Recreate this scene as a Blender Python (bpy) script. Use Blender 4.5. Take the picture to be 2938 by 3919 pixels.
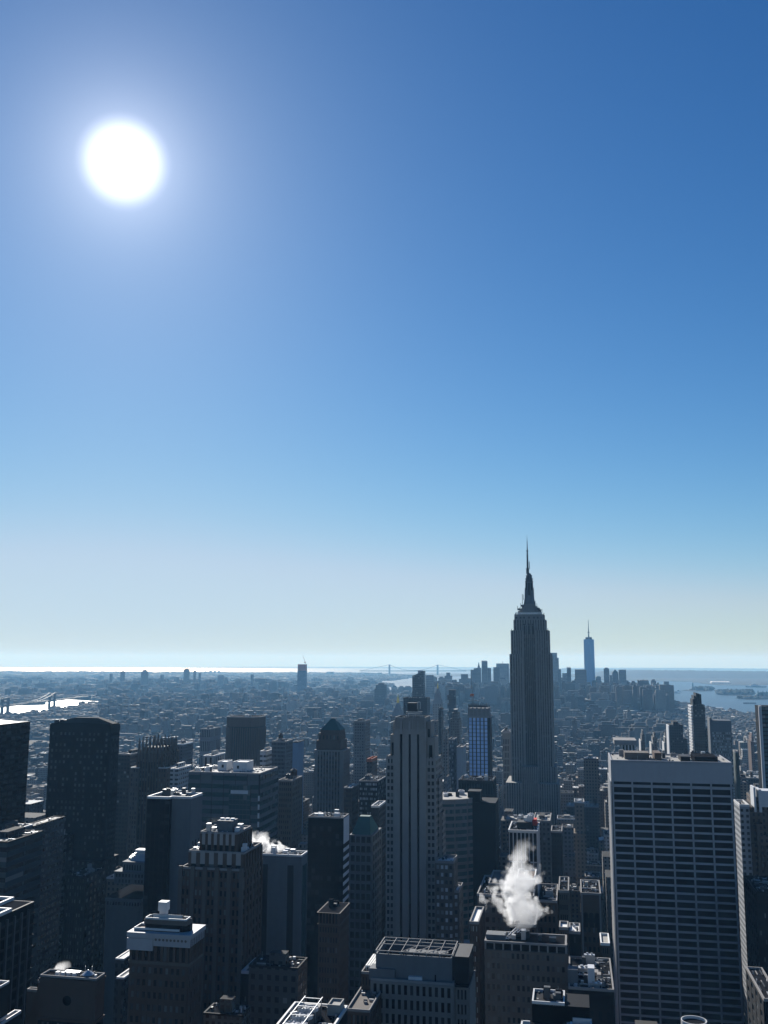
import bpy, math, random
from mathutils import Vector, Matrix
R = math.radians
S = bpy.context.scene
for o in list(bpy.data.objects):
    bpy.data.objects.remove(o)
COL = S.collection

# ------------------------------------------------------------------ camera
CAMZ = 260.0
F = 3690.0                      # focal length for a picture 2938 wide
PW, PH = 2938.0, 3919.0
PITCH = R(8.67); YAW = R(11.02); ROLL = 0.003
cam = bpy.data.cameras.new('Camera')
cam.sensor_fit = 'HORIZONTAL'; cam.sensor_width = 36.0
cam.lens = 36.0 * F / PW
cam.clip_start = 1.0; cam.clip_end = 300000.0
camo = bpy.data.objects.new('camera', cam); COL.objects.link(camo)
S.camera = camo
fwd = Vector((-math.sin(YAW) * math.cos(PITCH), math.cos(YAW) * math.cos(PITCH), math.sin(PITCH)))
right = Vector((math.cos(YAW), math.sin(YAW), 0))
up = right.cross(fwd)
m3 = Matrix((right, up, -fwd)).transposed()
m3 = m3 @ Matrix.Rotation(ROLL, 3, 'Z')
camo.matrix_world = Matrix.Translation((0, 0, CAMZ)) @ m3.to_4x4()
CR, CU, CF = m3.col[0].copy(), m3.col[1].copy(), -m3.col[2].copy()

def ray(px, py):
    return CF + CR * ((px - PW / 2) / F) + CU * ((PH / 2 - py) / F)
def at(px, py, Y):              # where the sight line through a picture point meets the plane y = Y
    d = ray(px, py); t = Y / d.y
    return d.x * t, CAMZ + d.z * t
RE2 = 2 * 6371000.0
def drop(x, y): return -(x * x + y * y) / RE2          # the ground falls away with the curve of the earth
def ground(px, py):
    d = ray(px, py); h = math.hypot(d.x, d.y); s = max(-d.z / h, 0.00904)
    t = (s - math.sqrt(max(s * s - 4 * CAMZ / RE2, 0))) * RE2 / 2 / h
    return d.x * t, d.y * t
def proj(x, y, z):
    v = Vector((x, y, z - CAMZ)); w = v.dot(CF)
    if w < 1: return (-9999, 9999)
    return PW / 2 + F * v.dot(CR) / w, PH / 2 - F * v.dot(CU) / w
def back_y(x, z, px, y0):       # depth at which an edge running away from (x, y0, z) reaches picture column px
    lo, hi = y0 + 1, y0 + 400
    s0 = proj(x, y0, z)[0]
    if abs(px - s0) > abs(proj(x, hi, z)[0] - s0): return y0 + 40
    for _ in range(40):
        mid = (lo + hi) / 2
        if abs(proj(x, mid, z)[0] - s0) < abs(px - s0): lo = mid
        else: hi = mid
    return lo

# ------------------------------------------------------------------ sky and sun
SUN_EL, SUN_AZ = R(27.6), R(27.2)           # azimuth: left (east) of the avenue direction
sdir = Vector((-math.sin(SUN_AZ) * math.cos(SUN_EL), math.cos(SUN_AZ) * math.cos(SUN_EL), math.sin(SUN_EL)))
W = bpy.data.worlds.new('World'); S.world = W; W.use_nodes = True
nt = W.node_tree; N = nt.nodes; L = nt.links
N.clear()
out = N.new('ShaderNodeOutputWorld'); bg = N.new('ShaderNodeBackground'); L.new(bg.outputs[0], out.inputs[0])
sky = N.new('ShaderNodeTexSky'); sky.sky_type = 'NISHITA'; sky.sun_disc = False
sky.sun_elevation = SUN_EL
sky.sun_rotation = -SUN_AZ                  # 0 is +Y; negative turns towards -X
sky.altitude = 200; sky.air_density = 1.0; sky.dust_density = 0.12; sky.ozone_density = 3.0
sepn = N.new('ShaderNodeSeparateColor'); comb = N.new('ShaderNodeCombineColor')
L.new(sky.outputs[0], sepn.inputs[0])
def wm(op, a, b=None, c=None):
    n = N.new('ShaderNodeMath'); n.operation = op
    for i, v in enumerate((a, b, c)):
        if v is None: continue
        if isinstance(v, (int, float)): n.inputs[i].default_value = v
        else: L.new(v, n.inputs[i])
    return n.outputs[0]
gr = [wm('MULTIPLY', wm('POWER', wm('MULTIPLY', sepn.outputs[i], 0.1), g_), a_ * 10) for i, (a_, g_) in enumerate(((0.90, 1.70), (0.785, 1.26), (0.83, 0.98)))]   # colour grade of the clear winter sky
gr[1] = wm('SMOOTH_MIN', gr[1], 6.7, 4.0); gr[2] = wm('SMOOTH_MIN', gr[2], 8.2, 3.0)   # the air near the horizon never burns out
gr[0] = wm('SMOOTH_MIN', gr[0], wm('MULTIPLY', gr[1], 0.76), 1.0)
for i in range(3): L.new(gr[i], comb.inputs[i])
# the sun itself, a white disc with the bright ring of air round it
tc = N.new('ShaderNodeTexCoord'); dp = N.new('ShaderNodeVectorMath'); dp.operation = 'DOT_PRODUCT'
nrm = N.new('ShaderNodeVectorMath'); nrm.operation = 'NORMALIZE'
L.new(tc.outputs['Generated'], nrm.inputs[0]); L.new(nrm.outputs[0], dp.inputs[0]); dp.inputs[1].default_value = sdir
sxyz = N.new('ShaderNodeSeparateXYZ'); L.new(nrm.outputs[0], sxyz.inputs[0])
low = wm('EXPONENT', wm('MULTIPLY', wm('ABSOLUTE', sxyz.outputs[2]), -38.0))        # whiter air low over the horizon
hz = N.new('ShaderNodeCombineColor')
for i, k in enumerate((1.6, 0.7, 0.3)): L.new(wm('MULTIPLY', low, k), hz.inputs[i])
ad0 = N.new('ShaderNodeMixRGB'); ad0.blend_type = 'ADD'; ad0.inputs[0].default_value = 1
L.new(comb.outputs[0], ad0.inputs[1]); L.new(hz.outputs[0], ad0.inputs[2])
ang = wm('ARCCOSINE', wm('MINIMUM', dp.outputs['Value'], 0.9999999))
disc = N.new('ShaderNodeMapRange'); disc.interpolation_type = 'SMOOTHSTEP'
disc.inputs['From Min'].default_value = R(2.7); disc.inputs['From Max'].default_value = R(0.5)
L.new(ang, disc.inputs['Value'])
glow = wm('EXPONENT', wm('MULTIPLY', ang, -1 / R(2.0)))
glow2 = wm('EXPONENT', wm('MULTIPLY', ang, -1 / R(8.0)))
amt = wm('ADD', wm('MULTIPLY', disc.outputs[0], 12.0), wm('ADD', wm('MULTIPLY', glow, 7.5), wm('MULTIPLY', glow2, 1.5)))
sc = N.new('ShaderNodeMixRGB'); sc.blend_type = 'MULTIPLY'; sc.inputs[0].default_value = 1
sc.inputs[1].default_value = (1, 0.98, 0.98, 1); L.new(amt, sc.inputs[2])
ad = N.new('ShaderNodeMixRGB'); ad.blend_type = 'ADD'; ad.inputs[0].default_value = 1
L.new(ad0.outputs[0], ad.inputs[1]); L.new(sc.outputs[0], ad.inputs[2])
L.new(ad.outputs[0], bg.inputs[0]); bg.inputs[1].default_value = 0.066
sl = bpy.data.lights.new('Sun', 'SUN'); sl.energy = 5.0; sl.angle = R(0.5); sl.color = (1, 0.97, 0.92)
so = bpy.data.objects.new('sun', sl); COL.objects.link(so)
so.rotation_euler = (-sdir).to_track_quat('-Z', 'Y').to_euler()
so.location = (0, 0, 3000)
S.view_settings.view_transform = 'Standard'; S.view_settings.look = 'None'
S.view_settings.gamma = 1; S.view_settings.exposure = 0.6
S.cycles.max_bounces = 4; S.cycles.diffuse_bounces = 2; S.cycles.glossy_bounces = 2
S.cycles.volume_bounces = 2; S.cycles.transparent_max_bounces = 8
S.cycles.sample_clamp_indirect = 4.0
# ------------------------------------------------------------------ mesh and node helpers
class MB:
    def __init__(s): s.v = []; s.f = []; s.m = []; s.cm = 0
    def face(s, pts):
        b = len(s.v); s.v.extend(pts); s.f.append(tuple(range(b, b + len(pts)))); s.m.append(s.cm); return s
    def box(s, x0, x1, y0, y1, z0, z1, bottom=False):
        b = len(s.v)
        s.v.extend([(x0, y0, z0), (x1, y0, z0), (x1, y1, z0), (x0, y1, z0), (x0, y0, z1), (x1, y0, z1), (x1, y1, z1), (x0, y1, z1)])
        fs = [(0, 1, 5, 4), (1, 2, 6, 5), (2, 3, 7, 6), (3, 0, 4, 7), (4, 5, 6, 7)]
        if bottom: fs.append((3, 2, 1, 0))
        for f in fs: s.f.append(tuple(b + i for i in f)); s.m.append(s.cm)
        return s
    def prism(s, poly, z0, z1, scale=1.0, cap=True):        # poly counter-clockwise; top may shrink about its centre
        n = len(poly); b = len(s.v)
        cx = sum(p[0] for p in poly) / n; cy = sum(p[1] for p in poly) / n
        s.v.extend([(x, y, z0) for x, y in poly]); s.v.extend([(cx + (x - cx) * scale, cy + (y - cy) * scale, z1) for x, y in poly])
        for i in range(n):
            j = (i + 1) % n; s.f.append((b + i, b + j, b + n + j, b + n + i)); s.m.append(s.cm)
        if cap: s.f.append(tuple(range(b + n, b + 2 * n))); s.m.append(s.cm)
        return s
    def cyl(s, x, y, z0, z1, r0, r1=None, n=12):
        r1 = r0 if r1 is None else r1
        s.prism([(x + r0 * math.cos(2 * math.pi * i / n), y + r0 * math.sin(2 * math.pi * i / n)) for i in range(n)], z0, z1, max(r1 / r0, 0.001)); return s
    def bar(s, p, q, w):
        p = Vector(p); q = Vector(q); d = (q - p).normalized()
        a = d.cross(Vector((0, 0, 1)) if abs(d.z) < 0.9 else Vector((1, 0, 0))).normalized() * w / 2; c = d.cross(a).normalized() * w / 2
        b = len(s.v); s.v.extend([tuple(e + k) for e in (p, q) for k in (a + c, a - c, -a - c, -a + c)])
        for f in ((0, 1, 5, 4), (1, 2, 6, 5), (2, 3, 7, 6), (3, 0, 4, 7), (4, 5, 6, 7), (3, 2, 1, 0)): s.f.append(tuple(b + i for i in f)); s.m.append(s.cm)
        return s
    def hip(s, x0, x1, y0, y1, z0, z1, rx=0.0, ry=0.0):      # hipped roof; rx, ry = ridge half lengths
        cx, cy = (x0 + x1) / 2, (y0 + y1) / 2; rx = max(rx, 0.05); ry = max(ry, 0.05)
        b = len(s.v); s.v.extend([(x0, y0, z0), (x1, y0, z0), (x1, y1, z0), (x0, y1, z0), (cx - rx, cy - ry, z1), (cx + rx, cy - ry, z1), (cx + rx, cy + ry, z1), (cx - rx, cy + ry, z1)])
        for f in ((0, 1, 5, 4), (1, 2, 6, 5), (2, 3, 7, 6), (3, 0, 4, 7), (4, 5, 6, 7)): s.f.append(tuple(b + i for i in f)); s.m.append(s.cm)
        return s
    def ring(s, x0, x1, y0, y1, z0, z1, t):                  # a parapet round a rectangle
        s.box(x0, x1, y0, y0 + t, z0, z1); s.box(x0, x1, y1 - t, y1, z0, z1)
        s.box(x0, x0 + t, y0 + t, y1 - t, z0, z1); s.box(x1 - t, x1, y0 + t, y1 - t, z0, z1); return s
    def build(s, name, mats, parent=None, smooth=False):
        o0 = parent
        off = (0, 0, 0)
        while o0 is not None: off = (off[0] + o0.location[0], off[1] + o0.location[1], off[2] + o0.location[2]); o0 = o0.parent
        me = bpy.data.meshes.new(name)
        me.from_pydata([(x - off[0], y - off[1], z - off[2]) for x, y, z in s.v], [], s.f)
        if not isinstance(mats, (list, tuple)): mats = [mats]
        for m in mats: me.materials.append(m)
        if len(mats) > 1: me.polygons.foreach_set('material_index', s.m)
        if smooth: me.polygons.foreach_set('use_smooth', [True] * len(me.polygons))
        me.update()
        o = bpy.data.objects.new(name, me); COL.objects.link(o)
        if parent: o.parent = parent
        return o

def tag(o, label=None, cat=None, group=None, kind=None):
    for k, v in (('label', label), ('category', cat), ('group', group), ('kind', kind)):
        if v: o[k] = v
    return o
def thing(name, label, cat, loc, group=None):
    o = bpy.data.objects.new(name, None); COL.objects.link(o); o.location = loc; o.empty_display_size = 5
    return tag(o, label, cat, group)

class NT:
    def __init__(s, name):
        s.m = bpy.data.materials.new(name); s.m.use_nodes = True; s.t = s.m.node_tree; s.n = s.t.nodes
        s.p = s.n['Principled BSDF']; s.l = s.t.links
    def put(s, inp, v):
        if isinstance(v, (int, float)): inp.default_value = v
        elif isinstance(v, tuple): inp.default_value = v if len(v) != 3 or inp.type == 'VECTOR' else (*v, 1)
        else: s.l.new(v, inp)
    def math(s, op, a, b=None, c=None):
        n = s.n.new('ShaderNodeMath'); n.operation = op
        for i, v in enumerate((a, b, c)):
            if v is not None: s.put(n.inputs[i], v)
        return n.outputs[0]
    def mix(s, f, a, b, mode='MIX'):
        n = s.n.new('ShaderNodeMixRGB'); n.blend_type = mode
        s.put(n.inputs[0], f); s.put(n.inputs[1], a); s.put(n.inputs[2], b); return n.outputs[0]
    def node(s, t, **k):
        n = s.n.new(t)
        for a, v in k.items(): setattr(n, a, v)
        return n
    def noise(s, vec, scale, detail=3):
        n = s.node('ShaderNodeTexNoise'); n.inputs['Scale'].default_value = scale; n.inputs['Detail'].default_value = detail
        s.l.new(vec, n.inputs['Vector']); return n.outputs['Fac']
    def white(s, vec=None, w=None, dim='3D'):
        n = s.node('ShaderNodeTexWhiteNoise', noise_dimensions=dim)
        if vec is not None: s.l.new(vec, n.inputs['Vector'])
        if w is not None: s.put(n.inputs['W'], w)
        return n
    def rnd(s):                                             # one random number per thing and per separate piece of mesh
        g = s.node('ShaderNodeNewGeometry'); o = s.node('ShaderNodeObjectInfo')
        return s.math('FRACT', s.math('ADD', g.outputs['Random Per Island'], o.outputs['Random']))
    def ramp(s, f, stops):
        n = s.node('ShaderNodeValToRGB'); e = n.color_ramp.elements
        e[0].position = stops[0][0]; e[0].color = (*stops[0][1], 1); e[1].position = stops[-1][0]; e[1].color = (*stops[-1][1], 1)
        for p, c in stops[1:-1]:
            k = e.new(p); k.color = (*c, 1)
        n.color_ramp.interpolation = 'CONSTANT'
        s.l.new(f, n.inputs[0]); return n.outputs[0]

def plain(name, col, rough=0.8, var=0.25, scale=0.35, metal=0.0, spec=0.15):
    t = NT(name); tcn = t.node('ShaderNodeTexCoord')
    mp = t.node('ShaderNodeMapping'); t.l.new(tcn.outputs['Object'], mp.inputs[0]); mp.inputs['Scale'].default_value = (1, 1, 0.06)
    a = t.noise(tcn.outputs['Object'], scale, 4); b = t.noise(mp.outputs[0], scale * 1.3, 3); c2 = t.noise(tcn.outputs['Object'], scale * 0.08, 2)   # grain, rain streaks, broad patches
    k = t.math('ADD', 1 - var * 1.5, t.math('MULTIPLY', t.math('ADD', t.math('ADD', a, b), c2), var))
    c = t.mix(1, (*col, 1), k, 'MULTIPLY'); t.put(t.p.inputs['Base Color'], c)
    t.p.inputs['Roughness'].default_value = rough; t.p.inputs['Metallic'].default_value = metal
    t.p.inputs['Specular IOR Level'].default_value = spec
    return t.m

def glassm(name, col=(0.012, 0.017, 0.022), blind=(0.16, 0.17, 0.17), share=0.12, rough=0.12, spec=0.25):
    # window glass, here and there a paler pane for drawn blinds and painted reflections
    t = NT(name); r = t.rnd()
    k = t.math('GREATER_THAN', r, 1 - share)
    k2 = t.math('MULTIPLY', k, t.math('ADD', 0.3, t.math('MULTIPLY', t.white(w=r, dim='1D').outputs['Value'], 0.7)))
    t.put(t.p.inputs['Base Color'], t.mix(k2, (*col, 1), (*blind, 1)))
    t.p.inputs['Roughness'].default_value = rough; t.p.inputs['Specular IOR Level'].default_value = spec
    return t.m

def facade(name, stops, fx=3.4, fz=3.7, wx=0.5, wz=0.5, glass=(0.012, 0.016, 0.022), bright=0.10, vary=True, roofs=True, rough=0.75, wall_noise=0.04, blind=(0.2, 0.21, 0.21)):
    # a wall with rows of windows by position, and a flat roof on top
    t = NT(name); tcn = t.node('ShaderNodeTexCoord'); g = t.node('ShaderNodeNewGeometry')
    p = t.node('ShaderNodeSeparateXYZ'); t.l.new(tcn.outputs['Object'], p.inputs[0])
    n = t.node('ShaderNodeSeparateXYZ'); t.l.new(g.outputs['True Normal'], n.inputs[0])
    ax = t.math('GREATER_THAN', t.math('ABSOLUTE', n.outputs[0]), t.math('ABSOLUTE', n.outputs[1]))
    u = t.math('ADD', t.math('MULTIPLY', ax, p.outputs[1]), t.math('MULTIPLY', t.math('SUBTRACT', 1.0, ax), p.outputs[0]))
    r = t.rnd(); r2 = t.white(w=r, dim='1D').outputs['Value']; r3 = t.white(w=r2, dim='1D').outputs['Value']
    kx = t.math('ADD', 0.75, t.math('MULTIPLY', r2, 0.7)) if vary else 1.0
    kz = t.math('ADD', 0.9, t.math('MULTIPLY', r3, 0.25)) if vary else 1.0
    uu = t.math('DIVIDE', u, t.math('MULTIPLY', kx, fx)); vv = t.math('DIVIDE', p.outputs[2], t.math('MULTIPLY', kz, fz))
    fu = t.math('ABSOLUTE', t.math('SUBTRACT', t.math('FRACT', uu), 0.5)); fv = t.math('ABSOLUTE', t.math('SUBTRACT', t.math('FRACT', vv), 0.5))
    wxx = t.math('MULTIPLY', t.math('ADD', 0.7, t.math('MULTIPLY', r3, 0.6)), wx / 2) if vary else wx / 2
    win = t.math('MULTIPLY', t.math('LESS_THAN', fu, wxx), t.math('LESS_THAN', fv, wz / 2))
    cell = t.node('ShaderNodeCombineXYZ'); t.put(cell.inputs[0], t.math('FLOOR', uu)); t.put(cell.inputs[1], t.math('FLOOR', vv)); t.put(cell.inputs[2], t.math('MULTIPLY', t.math('ADD', r, ax), 37.0))
    wn = t.white(cell.outputs[0]).outputs['Value']
    br = t.math('MULTIPLY', t.math('GREATER_THAN', wn, 1 - bright), t.math('FRACT', t.math('MULTIPLY', wn, 57.3)))
    gl = t.mix(br, (*glass, 1), (*blind, 1))
    wall = t.ramp(r, stops) if len(stops) > 1 else None
    ns = t.noise(tcn.outputs['Object'], wall_noise, 4)
    dirt = t.math('ADD', 0.65, t.math('MULTIPLY', ns, 0.7))
    wall = t.mix(1, wall if wall is not None else (*stops[0][1], 1), dirt, 'MULTIPLY')
    side = t.mix(win, wall, gl)
    isroof = t.math('GREATER_THAN', n.outputs[2], 0.5)
    if roofs:
        rc = t.ramp(r2, [(0, (0.015, 0.015, 0.017)), (0.4, (0.03, 0.03, 0.03)), (0.68, (0.06, 0.06, 0.058)), (0.86, (0.11, 0.11, 0.105)), (0.945, (0.62, 0.62, 0.59))])  # scattered white roofs stand in for sun glints
        rc = t.mix(1, rc, t.math('ADD', 0.5, t.math('MULTIPLY', t.noise(tcn.outputs['Object'], 0.12, 3), 0.9)), 'MULTIPLY')
    else: rc = wall
    t.put(t.p.inputs['Base Color'], t.mix(isroof, side, rc))
    rg = t.math('ADD', rough, t.math('MULTIPLY', win, 0.15 - rough))
    t.put(t.p.inputs['Roughness'], t.math('ADD', t.math('MULTIPLY', isroof, 0.85), t.math('MULTIPLY', t.math('SUBTRACT', 1.0, isroof), rg)))
    t.put(t.p.inputs['Specular IOR Level'], t.math('SUBTRACT', 0.4, t.math('MULTIPLY', isroof, 0.3)))
    return t.m

C_ = {}
def MAT(key):
    return C_[key]
C_['esb_spandrel'] = plain('metal_spandrel', (0.05, 0.05, 0.052)); C_['fair_stone'] = plain('fair_stone', (0.27, 0.26, 0.24)); C_['limestone'] = plain('limestone', (0.20, 0.19, 0.175)); C_['pale_stone'] = plain('pale_stone', (0.30, 0.29, 0.275))
C_['brown_brick'] = plain('brown_brick', (0.095, 0.066, 0.052)); C_['tan_brick'] = plain('tan_brick', (0.12, 0.104, 0.09))
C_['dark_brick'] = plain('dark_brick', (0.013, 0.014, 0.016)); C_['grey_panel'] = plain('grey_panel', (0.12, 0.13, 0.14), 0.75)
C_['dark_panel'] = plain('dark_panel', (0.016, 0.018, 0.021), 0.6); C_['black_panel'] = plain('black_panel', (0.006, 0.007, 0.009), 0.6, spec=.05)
C_['travertine'] = plain('travertine', (0.34, 0.34, 0.35), 0.6, 0.15); C_['white_panel'] = plain('white_panel', (0.55, 0.56, 0.57), 0.55, 0.15)
C_['concrete'] = plain('concrete', (0.24, 0.23, 0.22)); C_['white_trim'] = plain('white_trim', (0.56, 0.555, 0.54), 0.55, 0.12)
C_['roof_dark'] = plain('roof_dark', (0.02, 0.021, 0.024), 1.0, 0.5, 0.2, spec=0.0); C_['roof_grey'] = plain('roof_grey', (0.065, 0.065, 0.065), 0.95, 0.5, 0.2, spec=0.0)
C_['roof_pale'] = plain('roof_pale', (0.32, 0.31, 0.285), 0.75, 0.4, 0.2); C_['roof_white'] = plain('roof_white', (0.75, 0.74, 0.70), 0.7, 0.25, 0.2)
C_['copper'] = plain('copper', (0.03, 0.09, 0.085), 0.7); C_['gold'] = plain('gold', (0.75, 0.5, 0.12), 0.35, 0.1, metal=0.7)
C_['steel'] = plain('steel', (0.42, 0.43, 0.44), 0.4, 0.2, metal=0.6); C_['dark_steel'] = plain('dark_steel', (0.06, 0.065, 0.07), 0.5, 0.2)
C_['orange'] = plain('orange', (0.40, 0.12, 0.06), 0.8); C_['red'] = plain('red', (0.6, 0.06, 0.04), 0.7)
C_['metal_roof'] = plain('metal_roof', (0.05, 0.05, 0.048), 0.9, 0.3, spec=0.1)
C_['wood'] = plain('wood', (0.07, 0.05, 0.04), 0.85); C_['lawn_trees'] = plain('winter_leaves', (0.05, 0.055, 0.04), 0.9)
C_['glass'] = glassm('window_glass'); C_['glass_lit'] = glassm('window_glass_blinds', share=0.5, blind=(0.16, 0.16, 0.155))
C_['glass_dark'] = glassm('dark_window_glass', (0.005, 0.007, 0.010), blind=(0.035, 0.04, 0.045), share=0.2, spec=0.08)
C_['glass_green'] = glassm('green_window_glass', (0.03, 0.075, 0.08), share=0.15); C_['glass_blue'] = glassm('blue_window_glass', (0.36, 0.52, 0.78), (0.5, 0.66, 0.88), share=0.4, rough=0.3)  # blue glass has the sky's reflection put into its base colour
C_['glass_white'] = glassm('bright_window_glass', (0.02, 0.03, 0.035), (0.62, 0.66, 0.66), share=0.6)  # pale colour stands in for lit panes and painted reflections

ST = [(0, (0.11, 0.08, 0.065)), (0.18, (0.16, 0.13, 0.105)), (0.36, (0.075, 0.07, 0.07)), (0.5, (0.21, 0.20, 0.185)), (0.66, (0.14, 0.14, 0.145)), (0.8, (0.045, 0.047, 0.052)), (0.9, (0.30, 0.295, 0.285))]
C_['city'] = facade('city_wall', ST)
def one(col): return [(0, col)]
FAC = {}
def fac(key, col, **k):
    if key not in FAC: FAC[key] = facade('wall_' + key, one(col), vary=False, **k)
    return FAC[key]

def bits(x0, x1, y0, y1, z, parent, seed, k=1.0):
    # the small stuff of a roof: ducts, pipes, hatches, curbs and vents too many to count
    w, d = x1 - x0, y1 - y0
    if w < 3 or d < 3: return
    rg = random.Random(seed); mb = MB()
    for _ in range(int(min(60, 6 + w * d / 14) * k)):
        mb.cm = rg.choice([0, 0, 1, 1, 2, 3]); q = rg.random()
        x, y = rg.uniform(x0, x1), rg.uniform(y0, y1)
        if q < .45: a, c = rg.uniform(.3, 1.4), rg.uniform(.3, 1.4); mb.box(x, min(x + a, x1), y, min(y + c, y1), z, z + rg.uniform(.3, 1.3))
        elif q < .62: mb.box(x, min(x + rg.uniform(2, 7), x1), y, min(y + .35, y1), z + .1, z + rg.uniform(.35, .7))
        elif q < .8: mb.box(x, min(x + .35, x1), y, min(y + rg.uniform(2, 7), y1), z + .1, z + rg.uniform(.35, .7))
        elif q < .93: mb.cyl(min(max(x, x0 + .5), x1 - .5), min(max(y, y0 + .5), y1 - .5), z, z + rg.uniform(.5, 1.6), rg.uniform(.2, .45), n=7)
        else: mb.box(x, min(x + .12, x1), y, min(y + .12, y1), z, z + rg.uniform(1.5, 3.5))
    o = mb.build('roof_fittings', [MAT('dark_steel'), MAT('steel'), MAT('concrete'), MAT('white_panel')], parent); o['kind'] = 'stuff'

# ------------------------------------------------------------------ building kit
HEROES = []     # (x0, x1, y0, y1, pxl, pxr, pytop, visible bottom, Y, label stem)
class B:
    """One building: an Empty at its base that carries walls, windows, roof and the rest as children."""
    def __init__(s, name, label, pl, pr, pt, Y, back=None, depth=None, vb=None, cat='building', group=None, stem=None, fit=False):
        s.Y = Y; s.x0, _ = at(pl, pt, Y); s.x1, s.z = at(pr, pt, Y)
        s.x0, za = at(pl, pt, Y)
        s.z = (za + s.z) / 2
        if depth is None:
            if back is not None:
                xe = s.x1 if back > pr else s.x0
                depth = back_y(xe, s.z, back, Y) - Y
            else: depth = 32.0
        s.y0 = Y; s.y1 = Y + depth
        if fit and back is None:            # the picture columns given include the side that shows
            w = s.x1 - s.x0
            if s.x1 < 0 and pr > 0: s.x1 = max(at(pr, pt, s.y1)[0], s.x0 + w * .55)
            if s.x0 > 0 and pl < PW: s.x0 = min(at(pl, pt, s.y1)[0], s.x1 - w * .55)
        s.t = thing(name, label, cat, ((s.x0 + s.x1) / 2, (s.y0 + s.y1) / 2, 0), group)
        s.nw = 0; s.pool = {}; s.rest = {}
        HEROES.append((s.x0, s.x1, s.y0, s.y1, min(pl, pr, back or pl), max(pl, pr, back or pr), pt, vb or 3919, Y, stem or name.replace('_', ' '), s.t))
    def X(s, px, py=None): return at(px, py if py else 3000, s.y0)[0]
    def Z(s, py, px=None): return at(px if px else 1469, py, s.y0)[1]
    # walls with real relief: piers and spandrels standing out from a core, panes set back between them
    def wall(s, x0, x1, y0, y1, z0, z1, nx=8, ny=8, fl=3.8, pw=0.35, sh=0.4, pd=0.5, sd=0.3, mat='limestone', glass='glass', parts=False, faces=None, name='wall', core=None, margin=0.0, cell=True, span=None):
        mb = MB(); mats = [MAT(mat), MAT(core or mat), MAT(span or mat)]
        mb.cm = 1; mb.box(x0, x1, y0, y1, z0, z1); mb.cm = 0
        if faces is None: faces = 'N' + ('W' if (x0 + x1) / 2 < 0 else 'E')
        nz = max(1, int(round((z1 - z0) / fl))); dz = (z1 - z0) / nz
        for fc in faces:
            if fc in 'NS': a0, a1, n = x0, x1, nx
            else: a0, a1, n = y0, y1, ny
            a0 += margin; a1 -= margin; da = (a1 - a0) / n; hp = da * pw / 2
            def bx(u0, u1, w0, w1, d):
                if fc == 'N': mb.box(u0, u1, y0 - d, y0 + 0.01, w0, w1, True)
                elif fc == 'S': mb.box(u0, u1, y1 - 0.01, y1 + d, w0, w1, True)
                elif fc == 'W': mb.box(x1 - 0.01, x1 + d, u0, u1, w0, w1, True)
                else: mb.box(x0 - d, x0 + 0.01, u0, u1, w0, w1, True)
            if pw > 0:
                for i in range(n + 1):
                    c = a0 + i * da; bx(max(c - hp, a0 - margin), min(c + hp, a1 + margin), z0, z1, pd)
            if sh > 0:
                mb.cm = 2
                for k in range(nz + 1):
                    zz = z0 + k * dz; bx(a0, a1, max(z0, zz - dz * sh / 2), min(z1 - 0.02, zz + dz * sh / 2), sd)
                mb.cm = 0
            for k in range(nz - 1, -1, -1):
                w0 = z0 + k * dz + dz * sh / 2; w1 = z0 + (k + 1) * dz - dz * sh / 2
                for i in range(n):
                    u0 = a0 + i * da + hp; u1 = a0 + (i + 1) * da - hp
                    s.pane(fc, u0, u1, w0, w1, {'N': y0 - 0.06, 'S': y1 + 0.06, 'W': x1 + 0.06, 'E': x0 - 0.06}[fc], glass, parts)
        return mb.build(name, mats, s.t)
    def pane(s, fc, u0, u1, w0, w1, c, glass, parts):
        if parts and s.nw < 100:
            s.nw += 1
            key = (fc, round(u1 - u0, 2), round(w1 - w0, 2), glass)
            a, b = (u1 - u0) / 2, (w1 - w0) / 2
            pts = {'N': [(-a, 0, -b), (a, 0, -b), (a, 0, b), (-a, 0, b)], 'S': [(a, 0, -b), (-a, 0, -b), (-a, 0, b), (a, 0, b)],
                   'W': [(0, -a, -b), (0, a, -b), (0, a, b), (0, -a, b)], 'E': [(0, a, -b), (0, -a, -b), (0, -a, b), (0, a, b)]}[fc]
            if key not in s.pool:
                me = bpy.data.meshes.new('window'); me.from_pydata(pts, [], [(0, 1, 2, 3)]); me.materials.append(MAT(glass)); s.pool[key] = me
            o = bpy.data.objects.new('window', s.pool[key]); COL.objects.link(o); o.parent = s.t
            um, wm_ = (u0 + u1) / 2, (w0 + w1) / 2
            L_ = (um, c, wm_) if fc in 'NS' else (c, um, wm_)
            o.location = tuple(L_[i] - s.t.location[i] for i in range(3))
        else:
            mb = s.rest.setdefault(glass, MB())
            if fc == 'N': mb.face([(u0, c, w0), (u1, c, w0), (u1, c, w1), (u0, c, w1)])
            elif fc == 'S': mb.face([(u1, c, w0), (u0, c, w0), (u0, c, w1), (u1, c, w1)])
            elif fc == 'W': mb.face([(c, u0, w0), (c, u1, w0), (c, u1, w1), (c, u0, w1)])
            else: mb.face([(c, u1, w0), (c, u0, w0), (c, u0, w1), (c, u1, w1)])
    def part(s, name, mb, mat, parent=None): return mb.build(name, MAT(mat) if isinstance(mat, str) else mat, parent or s.t)
    def parapet(s, x0, x1, y0, y1, z, h=1.4, t=0.6, mat='white_trim', roof='roof_grey'):
        r = MB().box(x0 + t, x1 - t, y0 + t, y1 - t, z - 0.3, z + 0.05).build('roof', MAT(roof), s.t)
        MB().ring(x0, x1, y0, y1, z - 0.2, z + h, t).build('parapet', MAT(mat), s.t)
        bits(x0 + t + .3, x1 - t - .3, y0 + t + .3, y1 - t - .3, z + .05, s.t, int(abs(x0) * 7 + y0))
        return r
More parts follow.
